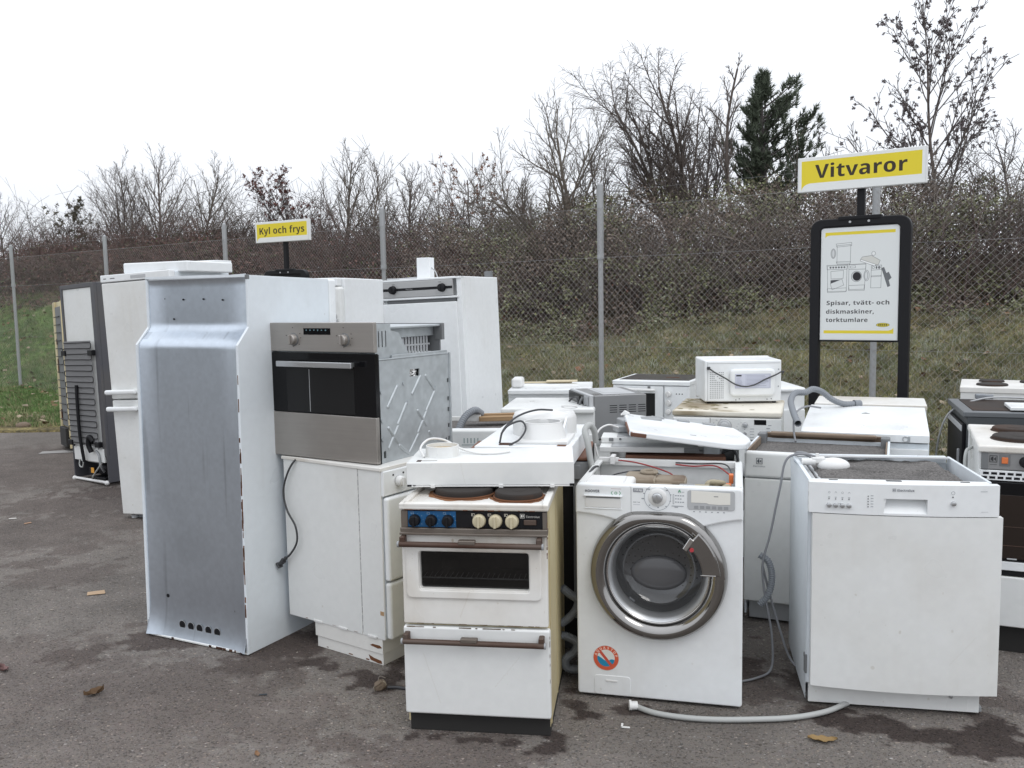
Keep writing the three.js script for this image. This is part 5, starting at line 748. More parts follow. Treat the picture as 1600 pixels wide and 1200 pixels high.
  const cord = [[-0.09, 0.02, -0.2], [-0.15, -0.008, -0.05], [-0.168, -0.015, 0.008], [-0.205, -0.07, 0.016], [-0.235, -0.16, 0.018], [-0.215, -0.24, 0.02], [-0.165, -0.31, 0.022], [-0.16, -0.375, 0.022], [-0.20, -0.435, 0.022], [-0.243, -0.47, 0.022]];
  const pc = mk(g, 'power_cord', [tube([[-0.168, -0.001, -0.03], ...cord.slice(2)], 0.0046, 100)], M.cable);
  const pl = [cyl(0.013, 0.009, 0.036, 0, 0, 0, 'y', 16), cyl(0.009, 0.006, 0.02, 0, 0.028, 0, 'y', 12), bx(-0.014, 0.014, -0.024, -0.014, -0.014, 0.014, 0.004)]; const pins = [cyl(0.0024, 0.0024, 0.02, -0.0075, -0.034, 0, 'y', 8), cyl(0.0024, 0.0024, 0.02, 0.0075, -0.034, 0, 'y', 8)]; for (const q of [...pl, ...pins]) { q.rotateZ(-0.85); mv(q, -0.262, -0.487, 0.022); }
  mk(pc, 'plug', pl, M.cable); mk(pc, 'plug_pin', pins, M.silver);
}

// ---------- fridges on the far side ----------
{
  const g = thing('refrigerator', 'white fridge freezer with two white bar handles and a shallow panel on top', 'refrigerator', -2.467, 5.944, -21.3, { leanZ: 0.043 });
  uvShift = 4.1; const W = 0.30;
  mk(g, 'body', [bx(-W, W, 0.03, 1.70, -0.60, -0.055, 0.006)], M.cool);
  const u = mk(g, 'upper_door', [bx(-W, W, 0.853, 1.652, -0.052, 0, 0.01)], M.white2), l = mk(g, 'lower_door', [bx(-W, W, 0.042, 0.845, -0.052, 0, 0.01)], M.white2);
  for (const [p, y] of [[u, 0.903], [l, 0.787]]) { mk(p, 'handle', [bx(-0.315, -0.045, y - 0.017, y + 0.017, 0.022, 0.052, 0.014), bx(-0.30, -0.26, y - 0.012, y + 0.012, -0.004, 0.03, 0.006), bx(-0.10, -0.06, y - 0.012, y + 0.012, -0.004, 0.03, 0.006)], M.white); }
  mk(g, 'gasket', [bx(-W + 0.006, W - 0.006, 0.046, 1.648, -0.056, -0.05, 0.001)], M.lightGrey);
  const st = mk(g, 'control_strip', [bx(-W, W, 1.657, 1.706, -0.052, 0.004, 0.006)], M.white);
  mk(st, 'vent_badge', [bx(-0.03, 0.10, 1.670, 1.692, 0.003, 0.0055, 0.001)], M.lightGrey); mk(st, 'name_badge', [bx(-0.27, -0.245, 1.678, 1.684, 0.003, 0.0052, 0.0005), bx(-0.21, -0.17, 1.678, 1.684, 0.003, 0.0052, 0.0005)], M.midGrey);
  mk(g, 'foot', [[-0.24, -0.05], [0.24, -0.05], [-0.24, -0.55], [0.24, -0.55]].map(([x, z]) => cyl(0.022, 0.025, 0.036, x, 0.012, z, 'y', 14)), M.lightGrey);
  mk(g, 'plinth', [bx(-W + 0.02, W - 0.02, 0.008, 0.034, -0.12, -0.06, 0.003)], M.grey);
  const q = thing('sheet_metal', 'shallow white appliance panel lying on top of the white fridge freezer', 'panel', -2.40, 6.02, -24, { y: 1.705 });
  mk(q, 'panel', [bx(-0.31, 0.27, 0, 0.072, -0.44, 0.0, 0.010), profile([[0, 0.05], [-0.30, 0.086], [-0.44, 0.086], [-0.44, 0.05]], -0.30, 0.26, 0.003)], M.white); mk(q, 'clip', [bx(0.02, 0.10, 0.0, 0.012, -0.003, 0.012, 0.003)], M.black);
}
{
  const g = thing('refrigerator', 'dark grey fridge with its back and black condenser coil facing the camera', 'refrigerator', -3.578, 7.342, -38.5, { leanZ: 0.033 });
  uvShift = 4.5;
  mk(g, 'body', [bx(-0.30, 0.30, 0.235, 1.675, -0.55, -0.022, 0.006), bx(-0.30, 0.30, 0.02, 0.235, -0.55, -0.20), bx(-0.30, -0.288, 0.02, 0.24, -0.20, 0), bx(0.288, 0.30, 0.02, 0.24, -0.20, 0), bx(-0.30, -0.27, 0.235, 1.675, -0.022, 0, 0.003), bx(0.235, 0.30, 0.235, 1.675, -0.022, 0, 0.003), bx(-0.27, 0.235, 1.64, 1.675, -0.022, 0, 0.003)], M.darkGrey);
  mk(g, 'door', [bx(-0.30, 0.30, 0.05, 1.675, -0.61, -0.556, 0.008)], M.darkGrey);
  mk(g, 'back_panel', [bx(-0.269, 0.234, 0.236, 1.638, -0.021, -0.010, 0.002), bx(-0.262, 0.26, 0.185, 0.300, -0.012, 0.004, 0.002)], M.white2);
  const x0 = -0.262, x1 = 0.212, pts = []; for (let k = 0; k < 19; k++) { const y = 1.185 - k * 0.047, [a, c, d] = k % 2 ? [x1, x0, -1] : [x0, x1, 1]; for (const t of [0.03, 0.3, 0.6, 0.97]) pts.push(V(lerp(a, c, t), y, 0.026)); pts.push(V(c + d * 0.008, y - 0.006, 0.026), V(c + d * 0.012, y - 0.0235, 0.026), V(c + d * 0.008, y - 0.041, 0.026)); }
  mk(g, 'condenser_coil', [tube(pts, 0.0034, 1100, 6)], M.black);
  const fin = []; for (let k = 0; k <= 74; k++) fin.push(bx(lerp(x0, x1, k / 74) - 0.0019, lerp(x0, x1, k / 74) + 0.0019, 0.32, 1.20, 0.0205, 0.0225, 0.0004)); mk(g, 'coil_wires', fin, M.coilWire);
  mk(g, 'coil_clip', [[-0.262, 1.10], [0.205, 1.10], [-0.262, 0.335], [0.205, 0.335]].map(([x, y]) => bx(x - 0.035, x + 0.035, y - 0.022, y + 0.022, -0.012, 0.035, 0.004)), M.black);
  mk(g, 'drain_pipe', [tube([[-0.06, 0.83, 0.036], [-0.055, 0.72, 0.042], [-0.05, 0.4, 0.044], [-0.04, 0.18, 0.03]], 0.014, 40), tube([[0.15, 0.36, 0.03], [0.10, 0.40, 0.04], [0.08, 0.33, 0.04], [0.10, 0.27, 0.03]], 0.02, 24)], M.black);
  const cm = mk(g, 'compressor', [mv(new THREE.SphereGeometry(0.085, 20, 14).scale(1.15, 0.85, 0.9), 0.10, 0.115, -0.10), bx(0.0, 0.20, 0.03, 0.05, -0.18, -0.02, 0.004)], M.black); mk(cm, 'relay_box', [bx(-0.03, 0.045, 0.075, 0.13, -0.05, 0.0, 0.005)], M.black); mk(cm, 'warning_label', bx(0.01, 0.06, 0.085, 0.13, 0.0005, 0.003, 0.001), std({ color: lin(0.70, 0.33, 0.04), roughness: 0.6 }));
  mk(g, 'evaporation_tray', [bx(-0.05, 0.18, 0.175, 0.20, -0.15, 0.0, 0.006)], M.grey);
  mk(g, 'base_bar', [cyl(0.012, 0.012, 0.58, 0, 0.022, 0.005, 'x', 14), mv(new THREE.SphereGeometry(0.02, 12, 10), -0.28, 0.02, 0.008), mv(new THREE.SphereGeometry(0.02, 12, 10), 0.28, 0.02, 0.008)], M.whitePlastic);
  mk(g, 'mains_lead', [tube([[-0.16, 0.19, 0.01], [-0.15, 0.14, 0.02], [-0.10, 0.13, 0.02], [-0.09, 0.17, 0.015], [-0.13, 0.19, 0.01]], 0.006, 40), tube([[0.04, 0.05, 0.01], [0.10, 0.07, 0.03], [0.2, 0.12, 0.05], [0.33, 0.20, 0.06]], 0.006, 40)], M.hosePale);
  mk(g, 'pipe', [tube([[0.14, 0.28, 0.01], [0.19, 0.25, 0.015], [0.20, 0.16, 0.01], [0.17, 0.10, -0.03]], 0.01, 30)], M.grey);
}
{
  const g = thing('refrigerator', 'narrow cream fridge seen from its rusty back edge, farthest from the sign', 'refrigerator', -4.692, 9.128, -55, { leanZ: 0.04 });
  uvShift = 4.9;
  mk(g, 'body', [bx(-0.275, 0.275, 0.03, 1.545, -0.52, -0.02, 0.008), bx(-0.275, -0.15, 0.03, 1.545, -0.02, 0.0, 0.004), bx(0.255, 0.275, 0.03, 1.545, -0.02, 0, 0.003)], M.cream);
  mk(g, 'door', [bx(-0.275, 0.275, 0.06, 1.545, -0.60, -0.525, 0.01)], M.cream);
  mk(g, 'back_panel', [bx(-0.15, 0.255, 0.25, 1.49, -0.018, -0.006, 0.002)], M.midGrey); mk(g, 'compressor', [bx(-0.14, 0.25, 0.04, 0.24, -0.016, 0.03, 0.01)], M.blackMatte);
  const r = []; for (let k = 0; k < 14; k++) r.push(cyl(0.005, 0.005, 0.36, 0.05, 0.32 + k * 0.082, 0.012, 'x', 6)); mk(g, 'condenser_coil', r, M.black);
  mk(g, 'rust_patch', [bx(-0.16, -0.10, 0.30, 0.42, 0.0, 0.003, 0.001), bx(-0.15, -0.12, 0.80, 0.95, 0.0, 0.003, 0.001), bx(-0.14, -0.10, 1.1, 1.16, 0.0, 0.003, 0.001)], M.rust);
  mk(g, 'foot', [[-0.2, -0.05], [0.2, -0.05], [-0.2, -0.5], [0.2, -0.5]].map(([x, z]) => cyl(0.02, 0.02, 0.04, x, 0.012, z, 'y', 10)), M.black);
}
{
  const g = thing('refrigerator', 'plain white fridge with a hinge on its edge, half hidden by the shiny back', 'refrigerator', -1.207, 4.825, -14.5);
  uvShift = 5.2;
  mk(g, 'body', [bx(-0.30, 0.30, 0.02, 1.612, -0.60, -0.062, 0.006)], M.white);
  mk(g, 'door', [bx(-0.30, 0.302, 0.06, 1.565, -0.06, 0, 0.018)], M.white2);
  mk(g, 'top_cap', [bx(-0.295, 0.285, 1.568, 1.612, -0.06, -0.004, 0.006)], M.white);
  mk(g, 'hinge', [bx(0.255, 0.285, 1.365, 1.39, -0.003, 0.012, 0.003), cyl(0.008, 0.008, 0.03, 0.27, 1.40, 0.004, 'y', 10), bx(0.262, 0.278, 1.06, 1.362, -0.002, 0.006, 0.002)], M.silver);
}
{
  const g = thing('refrigerator', 'tall white cabinet with grey control strip and two black knobs', 'refrigerator', -0.538, 5.571, -23.6, { leanZ: 0.028 });
  uvShift = 5.7; const W = 0.2955;
  mk(g, 'body', [bx(-W, W, 0.05, 1.622, -0.555, -0.05, 0.006), bx(-W, -W + 0.012, 1.48, 1.622, -0.05, 0), bx(W - 0.035, W, 0.05, 1.622, -0.05, -0.012, 0.004), bx(-W, W, 1.61, 1.622, -0.05, -0.002, 0.002), bx(-W, W - 0.02, 1.492, 1.504, -0.05, 0.0, 0.002)], M.white);
  const p = mk(g, 'control_strip', [bx(-W + 0.013, W - 0.055, 1.506, 1.608, -0.02, 0.0, 0.003)], std({ color: lin(0.42, 0.42, 0.42), roughness: 0.4, metalness: 0.4 }));
  mk(p, 'dark_band', [bx(-W + 0.016, W - 0.058, 1.549, 1.566, -0.002, 0.0015, 0.0005)], M.black);
  for (const x of [-0.19, 0.165]) mk(p, 'knob', [knobG(0.026, 0.026, x, 1.557, 0), bx(x - 0.004, x + 0.004, 1.54, 1.58, 0.02, 0.03, 0.002)], M.black);
  print(p, 'panel_marks', 0.5, 0.09, 512, (c, w, h) => { textFit(c, 'Electrolux', w * .33, h * .53, w * .10, 12, '#a9a9a9', 'normal'); c.fillStyle = '#777'; c.fillRect(w * .13, h * .1, 22, 3); c.fillRect(w * .80, h * .08, 22, 3); }, -0.01, 1.557, 0.0022);
  mk(g, 'door', [bx(-0.272, 0.262, 0.12, 1.468, -0.05, -0.002, 0.006)], M.white);
  mk(g, 'door_gap', [bx(-0.25, 0.25, 1.469, 1.491, -0.05, -0.02, 0.001)], M.midGrey); mk(g, 'plinth', [bx(-0.28, 0.28, 0, 0.11, -0.5, -0.045, 0.003)], M.lightGrey);
  mk(g, 'hinge_plate', [bx(W - 0.07, W - 0.02, 1.622, 1.665, -0.53, -0.50, 0.002)], M.midGrey); mk(g, 'top_edge', [bx(-0.2, 0.2, 1.622, 1.628, -0.3, -0.1, 0.002)], M.white);
  const q = thing('plastic_box', 'small upright white box standing on the tall cabinet with two knobs', 'box', -0.56, 5.70, -23, { y: 1.622 });
  mk(q, 'box', [bx(-0.046, 0.046, 0, 0.135, -0.07, 0, 0.004)], M.white); mk(q, 'lead', [tube([[-0.05, 0.01, -0.03], [-0.12, 0.006, -0.02], [-0.2, 0.002, -0.01], [-0.27, 0.002, 0.0]], 0.005), tube([[0.046, 0.07, -0.03], [0.07, 0.05, -0.03], [0.085, 0.02, -0.03], [0.09, 0.004, -0.03]], 0.004)], M.lightGrey);
}

// ---------- the crowd of low appliances in the middle ----------
function lowBox(name, label, cat, x, D, turn, w, h, d, mat, o = {}) {
  const g = thing(name, label, cat, x, D, turn, o); uvShift += 0.37;
  const y0 = o.plinth ?? 0.06;
  mk(g, 'body', [bx(-w / 2, w / 2, y0, h - (o.top === false ? 0 : 0.03), -d, -0.02, o.r ?? 0.005)], mat);
  if (o.top !== false) mk(g, 'worktop', [bx(-w / 2 - 0.002, w / 2 + 0.002, h - 0.032, h, -d - 0.002, 0.004, o.topR ?? 0.007)], o.topMat ?? mat);
  if (o.front !== false) mk(g, 'front_panel', [bx(-w / 2 + 0.002, w / 2 - 0.002, y0 + 0.01, h - 0.15, -0.02, 0, 0.006)], mat);
  mk(g, 'plinth', [bx(-w / 2 + 0.02, w / 2 - 0.02, 0, y0, -d + 0.02, -0.05, 0.003)], M.midGrey);
  return g;
}
{ // opened dishwasher with plank
  const g = thing('dishwasher', 'white dishwasher with bare grey insulation on top and a plank across it', 'dishwasher', -0.11, 4.40, -4); uvShift = 6.1;
  const W = 0.30, h = 0.82;
  mk(g, 'side_panel', [bx(-W, -W + 0.012, 0.03, h, -0.56, -0.02)], M.white2); mk(g, 'side_panel', [bx(W - 0.012, W, 0.03, h, -0.56, -0.02)], M.white2); mk(g, 'back_panel', [bx(-W + 0.012, W - 0.012, 0.03, h, -0.56, -0.548)], M.white2);
  mk(g, 'front_panel', [bx(-W, W, 0.10, 0.70, -0.03, 0, 0.006)], M.white); mk(g, 'control_panel', [bx(-W, W, 0.705, h + 0.004, -0.035, 0.004, 0.012)], M.white2); mk(g, 'rail', [bx(-W, W, h - 0.004, h + 0.006, -0.05, -0.02, 0.003)], M.white);
  mk(g, 'insulation', [bx(-W + 0.014, W - 0.014, 0.55, h - 0.02, -0.545, -0.04, 0.02)], M.felt); mk(g, 'plinth', [bx(-W + 0.02, W - 0.02, 0, 0.095, -0.5, -0.05)], M.grey);
  print(g, 'panel_marks', 0.5, 0.06, 512, (c, w, hh) => { c.fillStyle = '#9aa'; for (let k = 0; k < 5; k++) c.fillRect(w * (.22 + k * .035), hh * .2, 5, 26); c.fillRect(w * .2, hh * .75, 110, 3); }, 0, 0.765, 0.0058);
  const p = thing('wooden_plank', 'weathered plank lying across the open dishwasher under the grey hose', 'plank', 0.02, 4.70, 3, { y: 0.823 });
  mk(p, 'plank', [bx(-0.20, 0.30, 0.003, 0.028, -0.10, 0, 0.003), bx(-0.19, 0.30, 0.028, 0.036, -0.10, -0.06, 0.002)], M.wood); mk(p, 'torn_end', [ext(poly([[-0.30, 0.005], [-0.19, 0.0], [-0.19, 0.05], [-0.23, 0.045], [-0.27, 0.03]]), 0.06, -0.09, 0.004)], M.whitePlastic);
  const hs = new THREE.Group(); hs.name = numbered('drain_hose'); scene.add(hs); tag(hs, 'curved grey hose at the end of the wooden plank', 'hose'); mk(hs, 'hose', [ribbed([px(712, 688, 4.55), px(718, 668, 4.6), px(728, 650, 4.65), px(742, 641, 4.7), px(752, 646, 4.75)], 0.020, 24)], M.hoseGrey);
}
lowBox('white_appliance', 'white appliance with a bare flat white top behind the wooden plank', 'appliance', 0.20, 5.03, -9, 0.54, 0.85, 0.56, M.white2, { topR: 0.012 });
{ const g = lowBox('white_appliance', 'white appliance at the foot of the tall cabinet, bits of trim on top', 'appliance', 0.26, 6.07, -6, 0.58, 0.85, 0.58, M.white, {}); mk(g, 'front_line', [bx(-0.285, 0.285, 0.80, 0.806, -0.001, 0.0055, 0.001)], M.lightGrey); mk(g, 'trim_strip', [bx(-0.22, 0.14, 0.852, 0.862, -0.50, -0.47, 0.003), bx(-0.05, 0.18, 0.862, 0.875, -0.48, -0.44, 0.003)], M.beige); mk(g, 'loose_tub', [bx(-0.28, -0.20, 0.851, 0.92, -0.30, -0.12, 0.02)], M.whitePlastic); }
{ // grey microwave, its vented side to the front, on a low cabinet
  const b = lowBox('white_appliance', 'low white appliance standing under the grey microwave', 'appliance', 0.655, 5.16, 12, 0.40, 0.645, 0.46, M.white2, {});
  const g = thing('microwave_oven', 'grey metal microwave oven with vent slots in its side', 'microwave', 0.622, 5.10, 11, { y: 0.645 }); uvShift = 6.6;
  const m = std({ color: lin(0.25, 0.252, 0.255), roughness: 0.45, metalness: 0.3, roughnessMap: roughTex });
  mk(g, 'case', [bx(-0.15, 0.17, 0.012, 0.268, -0.44, 0, 0.006)], m); const fr = mk(g, 'front_frame', [bx(-0.178, -0.152, 0.006, 0.272, -0.442, 0.004, 0.008)], M.lightGrey);
  mk(fr, 'door', [bx(-0.188, -0.179, 0.016, 0.262, -0.43, -0.10, 0.003)], M.blackGlass); mk(fr, 'control_panel', [bx(-0.187, -0.179, 0.016, 0.262, -0.095, -0.008, 0.003)], M.grey); mk(fr, 'knob', [knobG(0.02, -0.02, -0.188, 0.08, -0.05, 'x'), knobG(0.02, -0.02, -0.188, 0.19, -0.05, 'x')], M.midGrey); mk(fr, 'handle', [tube([[-0.188, 0.03, -0.105], [-0.205, 0.06, -0.105], [-0.205, 0.22, -0.105], [-0.188, 0.25, -0.105]], 0.007)], M.midGrey);
  const sl = []; for (let r = 0; r < 4; r++) for (let k = 0; k < 4; k++) sl.push(bx(-0.055 + k * 0.058, -0.010 + k * 0.058, 0.165 + r * 0.013, 0.1695 + r * 0.013, -0.001, 0.0008, 0.0002)); mk(g, 'vent_slot', sl, M.black);
  mk(g, 'top_ridge', [bx(-0.08, 0.12, 0.267, 0.271, -0.40, -0.05, 0.003), bx(-0.06, 0.10, 0.271, 0.273, -0.36, -0.10, 0.001)], M.lightGrey); mk(g, 'foot', [[-0.13, -0.05], [0.14, -0.05], [-0.13, -0.39], [0.14, -0.39]].map(([x, z]) => cyl(0.012, 0.012, 0.013, x, 0.0065, z, 'y', 10)), M.black);
  mk(g, 'plug_lead', [tube([[-0.20, 0.12, -0.25], [-0.22, 0.20, -0.3], [-0.20, 0.24, -0.2], [-0.21, 0.15, -0.12]], 0.006)], M.cable);
}
{ // stove with glass hob
  const g = thing('kitchen_stove', 'white stove with black glass hob and oven door beside its knobs', 'stove', 1.051, 6.635, -24.1); uvShift = 7;
  const W = 0.297; mk(g, 'body', [bx(-W, W, 0.05, 0.81, -0.60, -0.02, 0.004)], M.white); const hb = mk(g, 'hob_frame', [bx(-W - 0.004, W + 0.004, 0.812, 0.846, -0.605, 0.006, 0.007)], M.white); mk(hb, 'hob_glass', [bx(-W + 0.03, W - 0.02, 0.8445, 0.8485, -0.57, -0.07, 0.002)], phys({ color: lin(0.05, 0.045, 0.042), roughness: 0.35, clearcoat: 0.5 })); mk(hb, 'dirt', [bx(0.05, 0.15, 0.8484, 0.8495, -0.32, -0.27, 0.0004)], M.rust);
  const pn = mk(g, 'control_panel', [bx(0.106, W, 0.08, 0.808, -0.02, 0, 0.006)], M.white); mk(pn, 'knob', [knobG(0.022, 0.028, 0.139, 0.75, 0), bx(0.135, 0.143, 0.725, 0.775, 0.02, 0.035, 0.002)], M.whitePlastic); mk(pn, 'knob', [knobG(0.022, 0.028, 0.139, 0.683, 0), bx(0.135, 0.143, 0.658, 0.708, 0.02, 0.035, 0.002)], M.whitePlastic); mk(pn, 'knob', [knobG(0.022, 0.028, 0.139, 0.616, 0)], M.whitePlastic); mk(pn, 'indicator', [0, 1, 2].map((k) => bx(0.195 + k * 0.022, 0.203 + k * 0.022, 0.747, 0.755, 0, 0.0012, 0.0003)), M.black);
  const d = mk(g, 'oven_door', [bx(-W, 0.098, 0.30, 0.808, -0.02, 0, 0.007)], M.white); mk(d, 'window', [bx(-0.22, 0.035, 0.46, 0.752, -0.002, 0.002, 0.001)], M.windowGlass); mk(d, 'handle', [bx(-0.21, 0.045, 0.768, 0.789, 0.022, 0.045, 0.008), bx(-0.19, -0.17, 0.77, 0.787, -0.001, 0.03, 0.004), bx(0.005, 0.025, 0.77, 0.787, -0.001, 0.03, 0.004)], M.whitePlastic); mk(d, 'latch', [bx(-0.02, 0.0, 0.79, 0.806, 0, 0.012, 0.003)], M.midGrey); mk(g, 'drawer_front', [bx(-W, 0.098, 0.07, 0.295, -0.02, 0, 0.007)], M.white);
}
{ // washing machine with dirty top, microwave on it
  const g = thing('washing_machine', 'white washing machine with a filthy stained top carrying the white microwave', 'washing machine', 1.178, 4.807, -18.5); uvShift = 7.4;
  const W = 0.293; mk(g, 'body', [bx(-W, W, 0.02, 0.81, -0.58, -0.02, 0.005)], M.white2); mk(g, 'worktop', [bx(-W - 0.003, W + 0.003, 0.812, 0.845, -0.59, 0.006, 0.012)], M.filthy);
  const c = mk(g, 'control_panel', [bx(-W, W, 0.685, 0.808, -0.02, 0.003, 0.008)], M.white2); mk(c, 'drawer_front', [bx(-W + 0.006, -0.088, 0.695, 0.802, 0.0, 0.0055, 0.003)], M.white); mk(c, 'drawer_line', bx(-0.087, -0.0845, 0.69, 0.806, 0.0, 0.0036, 0.0003), M.midGrey);
  mk(c, 'program_dial', [knobG(0.036, 0.012, -0.008, 0.762, 0.003), knobG(0.024, 0.03, -0.008, 0.762, 0.003)], M.lightGrey); mk(c, 'knob', [knobG(0.014, 0.016, 0.102, 0.770, 0.003)], M.silver); mk(c, 'button', [knobG(0.009, 0.008, 0.102, 0.722, 0.003), ...[0, 1, 2].map((k) => bx(0.215, 0.234, 0.752 - k * 0.017, 0.757 - k * 0.017, 0.002, 0.005, 0.001))], M.grey); mk(c, 'display', [bx(0.150, 0.214, 0.772, 0.800, 0.002, 0.004, 0.001)], M.blackGlass);
  print(c, 'panel_marks', 0.40, 0.11, 700, (k, w, h) => { k.fillStyle = '#8d9198'; for (let q = 0; q < 12; q++) { const a = q / 12 * 6.28; k.fillRect(w * .23 + Math.cos(a) * 78 - 8, h * .40 + Math.sin(a) * 78, 16, 4); } for (let q = 0; q < 7; q++) { const a = 2.4 + q * .75; k.fillRect(w * .50 + Math.cos(a) * 40, h * .36 + Math.sin(a) * 40, 8, 4); } for (let q = 0; q < 4; q++) k.fillRect(w * .62, h * (.45 + q * .14), 40, 4); k.fillRect(w * .86, h * .25, 30, 5); }, 0.08, 0.745, 0.0044);
  const f = rrect(-W, W, 0.05, 0.68, 0.01); const ho = new THREE.Path(); ho.absarc(0, 0.39, 0.17, 0, Math.PI * 2, true); f.holes.push(ho); mk(g, 'front_panel', ext(f, 0.018, -0.018, 0.004), M.white2); const dr = mk(g, 'door', [mv(new THREE.TorusGeometry(0.165, 0.028, 10, 48).scale(1, 1, 0.7), 0, 0.39, 0.008)], M.lightGrey); mk(dr, 'glass', [mv(new THREE.SphereGeometry(0.15, 32, 16).scale(1, 1, 0.3), 0, 0.39, -0.02)], M.blackGlass); mk(g, 'foot', [[-0.24, -0.06], [0.24, -0.06], [-0.24, -0.5], [0.24, -0.5]].map(([x, z]) => cyl(0.02, 0.02, 0.03, x, 0.012, z, 'y', 10)), M.black);
  const R = mulberry(91), mo = []; for (let k = 0; k < 46; k++) { const x = -0.28 + R() * R() * 0.5, z = -0.03 - R() * 0.5, r = 0.004 + R() * 0.014, q = new THREE.CircleGeometry(r, 7); q.scale(1 + R(), 1, 1); q.rotateX(-Math.PI / 2); q.rotateY(R() * 6); mo.push(mv(q, x, 0.8458, z)); } mk(g, 'moss_stain', mo, std({ color: lin(0.22, 0.185, 0.10), roughness: 1 }));

  const m = thing('microwave_oven', 'white microwave turned back to front with its black cord draped across', 'microwave', 1.352, 5.12, -3.4, { y: 0.846 }); uvShift = 7.9;
  mk(m, 'case', [bx(-0.222, 0.222, 0.012, 0.255, -0.32, 0, 0.008)], M.white); mk(m, 'front_frame', [bx(-0.224, 0.224, 0.006, 0.258, -0.345, -0.322, 0.006)], M.whitePlastic);
  mk(m, 'rear_bulge', [ext(rrect(-0.078, 0.182, 0.045, 0.205, 0.03), 0.03, -0.004, 0.012)], M.white); mk(m, 'edge_trim', [bx(-0.205, -0.202, 0.02, 0.245, -0.001, 0.0012, 0.0003), bx(-0.2, 0.215, 0.236, 0.239, -0.001, 0.0012, 0.0003)], M.lightGrey);
  print(m, 'rating_label', 0.205, 0.085, 600, (k, w, h) => { k.fillStyle = 'rgba(205,208,222,.9)'; k.fillRect(0, 0, w, h); k.strokeStyle = '#8a8ea0'; k.lineWidth = 2; k.strokeRect(4, 4, w - 8, h - 8); k.fillStyle = '#2b2b33'; k.fillRect(20, 18, 90, 26); k.fillStyle = '#7d8196'; for (let r = 0; r < 9; r++) { k.fillRect(24, 66 + r * 19, 60 + 70 * hash(r, 1, 9), 5); k.fillRect(190, 28 + r * 22, 220 + 160 * hash(r, 2, 9), 5); } k.strokeRect(176, 12, w - 196, h - 24); }, 0.052, 0.135, 0.0275);
  const v = []; for (let r = 0; r < 14; r++) for (let k = 0; k < 8; k++) if (!(r > 8 && k > 2 && k < 6 && (r + k) % 3)) v.push(cyl(0.0034, 0.0034, 0.002, -0.188 + k * 0.0105, 0.035 + r * 0.0115, 0.0003, 'z', 6)); mk(m, 'vent_holes', v, M.grey); mk(m, 'screw', [[-0.04, 0.022], [-0.02, 0.028], [0.14, 0.025], [0.165, 0.027], [0.205, 0.2], [0.205, 0.1]].map(([x, y]) => cyl(0.004, 0.004, 0.003, x, y, 0.0005, 'z', 8)), M.grey);
  mk(m, 'power_cord', [bx(-0.208, -0.190, 0.202, 0.220, -0.002, 0.014, 0.003), tube([[-0.198, 0.211, 0.008], [-0.17, 0.19, 0.022], [-0.11, 0.155, 0.034], [-0.05, 0.118, 0.040], [0.005, 0.105, 0.042], [0.06, 0.115, 0.042], [0.12, 0.145, 0.040], [0.18, 0.17, 0.036], [0.224, 0.19, 0.022], [0.238, 0.17, -0.03]], 0.0042, 90)], M.cable); mk(m, 'foot', [[-0.19, -0.04], [0.19, -0.04], [-0.19, -0.29], [0.19, -0.29]].map(([x, z]) => cyl(0.012, 0.012, 0.013, x, 0.0065, z, 'y', 10)), M.black);
}
lowBox('white_appliance', 'white rounded appliance tucked behind the white microwave beside the sign leg', 'appliance', 1.70, 5.92, 0, 0.58, 0.85, 0.5, M.white, { topR: 0.016 });
{ // lidded white appliance with hose on it
  const g = thing('white_appliance', 'white appliance with sloping lid and small latch in front of the sign', 'appliance', 1.685, 4.178, -23.2); uvShift = 8.4;
  const W = 0.288; mk(g, 'body', [bx(-W, W, 0.04, 0.765, -0.62, -0.01, 0.005)], M.cool); mk(g, 'lid', [profile([[0.004, 0.772], [0.004, 0.806], [-0.03, 0.822], [-0.60, 0.868], [-0.628, 0.86], [-0.628, 0.772]], -W, W, 0.006)], M.white); mk(g, 'lid_gap', [bx(-W + 0.004, W - 0.004, 0.764, 0.773, -0.60, -0.014, 0.001)], M.midGrey);
  mk(g, 'latch', [mv(new THREE.TorusGeometry(0.012, 0.0025, 6, 20), 0.185, 0.788, 0.006), bx(0.195, 0.205, 0.775, 0.802, 0.003, 0.009, 0.002)], M.silver); mk(g, 'badge', [ext(poly([[-0.02, 0], [0.02, 0], [0, 0.02]]), 0.002).rotateX(-1.48).translate(0.0, 0.8515, -0.40)], M.midGrey); mk(g, 'plinth', [bx(-W + 0.02, W - 0.02, 0, 0.04, -0.58, -0.05)], M.midGrey); mk(g, 'front_panel', [bx(-W + 0.003, W - 0.003, 0.09, 0.74, -0.012, 0, 0.004)], M.white);
  const b = lowBox('white_appliance', 'white appliance with a slightly soiled top standing against the sign legs', 'appliance', 1.995, 4.87, -23, 0.58, 0.862, 0.36, M.white2, { topMat: M.worn });
  const h = new THREE.Group(); h.name = numbered('drain_hose'); scene.add(h); tag(h, 'thick grey drain hose arching over the white lidded appliance', 'hose');
  mk(h, 'hose', [ribbed([px(1247, 662, 4.2), px(1240, 645, 4.35), px(1236, 625, 4.5), px(1243, 614, 4.58), px(1258, 613, 4.62), px(1270, 608, 4.66), px(1284, 612, 4.7), px(1300, 624, 4.72), px(1318, 631, 4.74), px(1336, 631, 4.76)], 0.0165, 60)], M.hoseGrey); const e0 = px(1334, 631, 4.76), e1 = px(1344, 631, 4.77); mk(h, 'hose_cuff', [tube([e0, e1], 0.021, 8, 12)], M.hoseGrey); mk(h, 'thin_lead', [tube([px(1243, 690, 4.2), px(1240, 670, 4.25), px(1244, 645, 4.4), px(1260, 635, 4.5), px(1282, 637, 4.6)], 0.005)], M.greyCable);
}
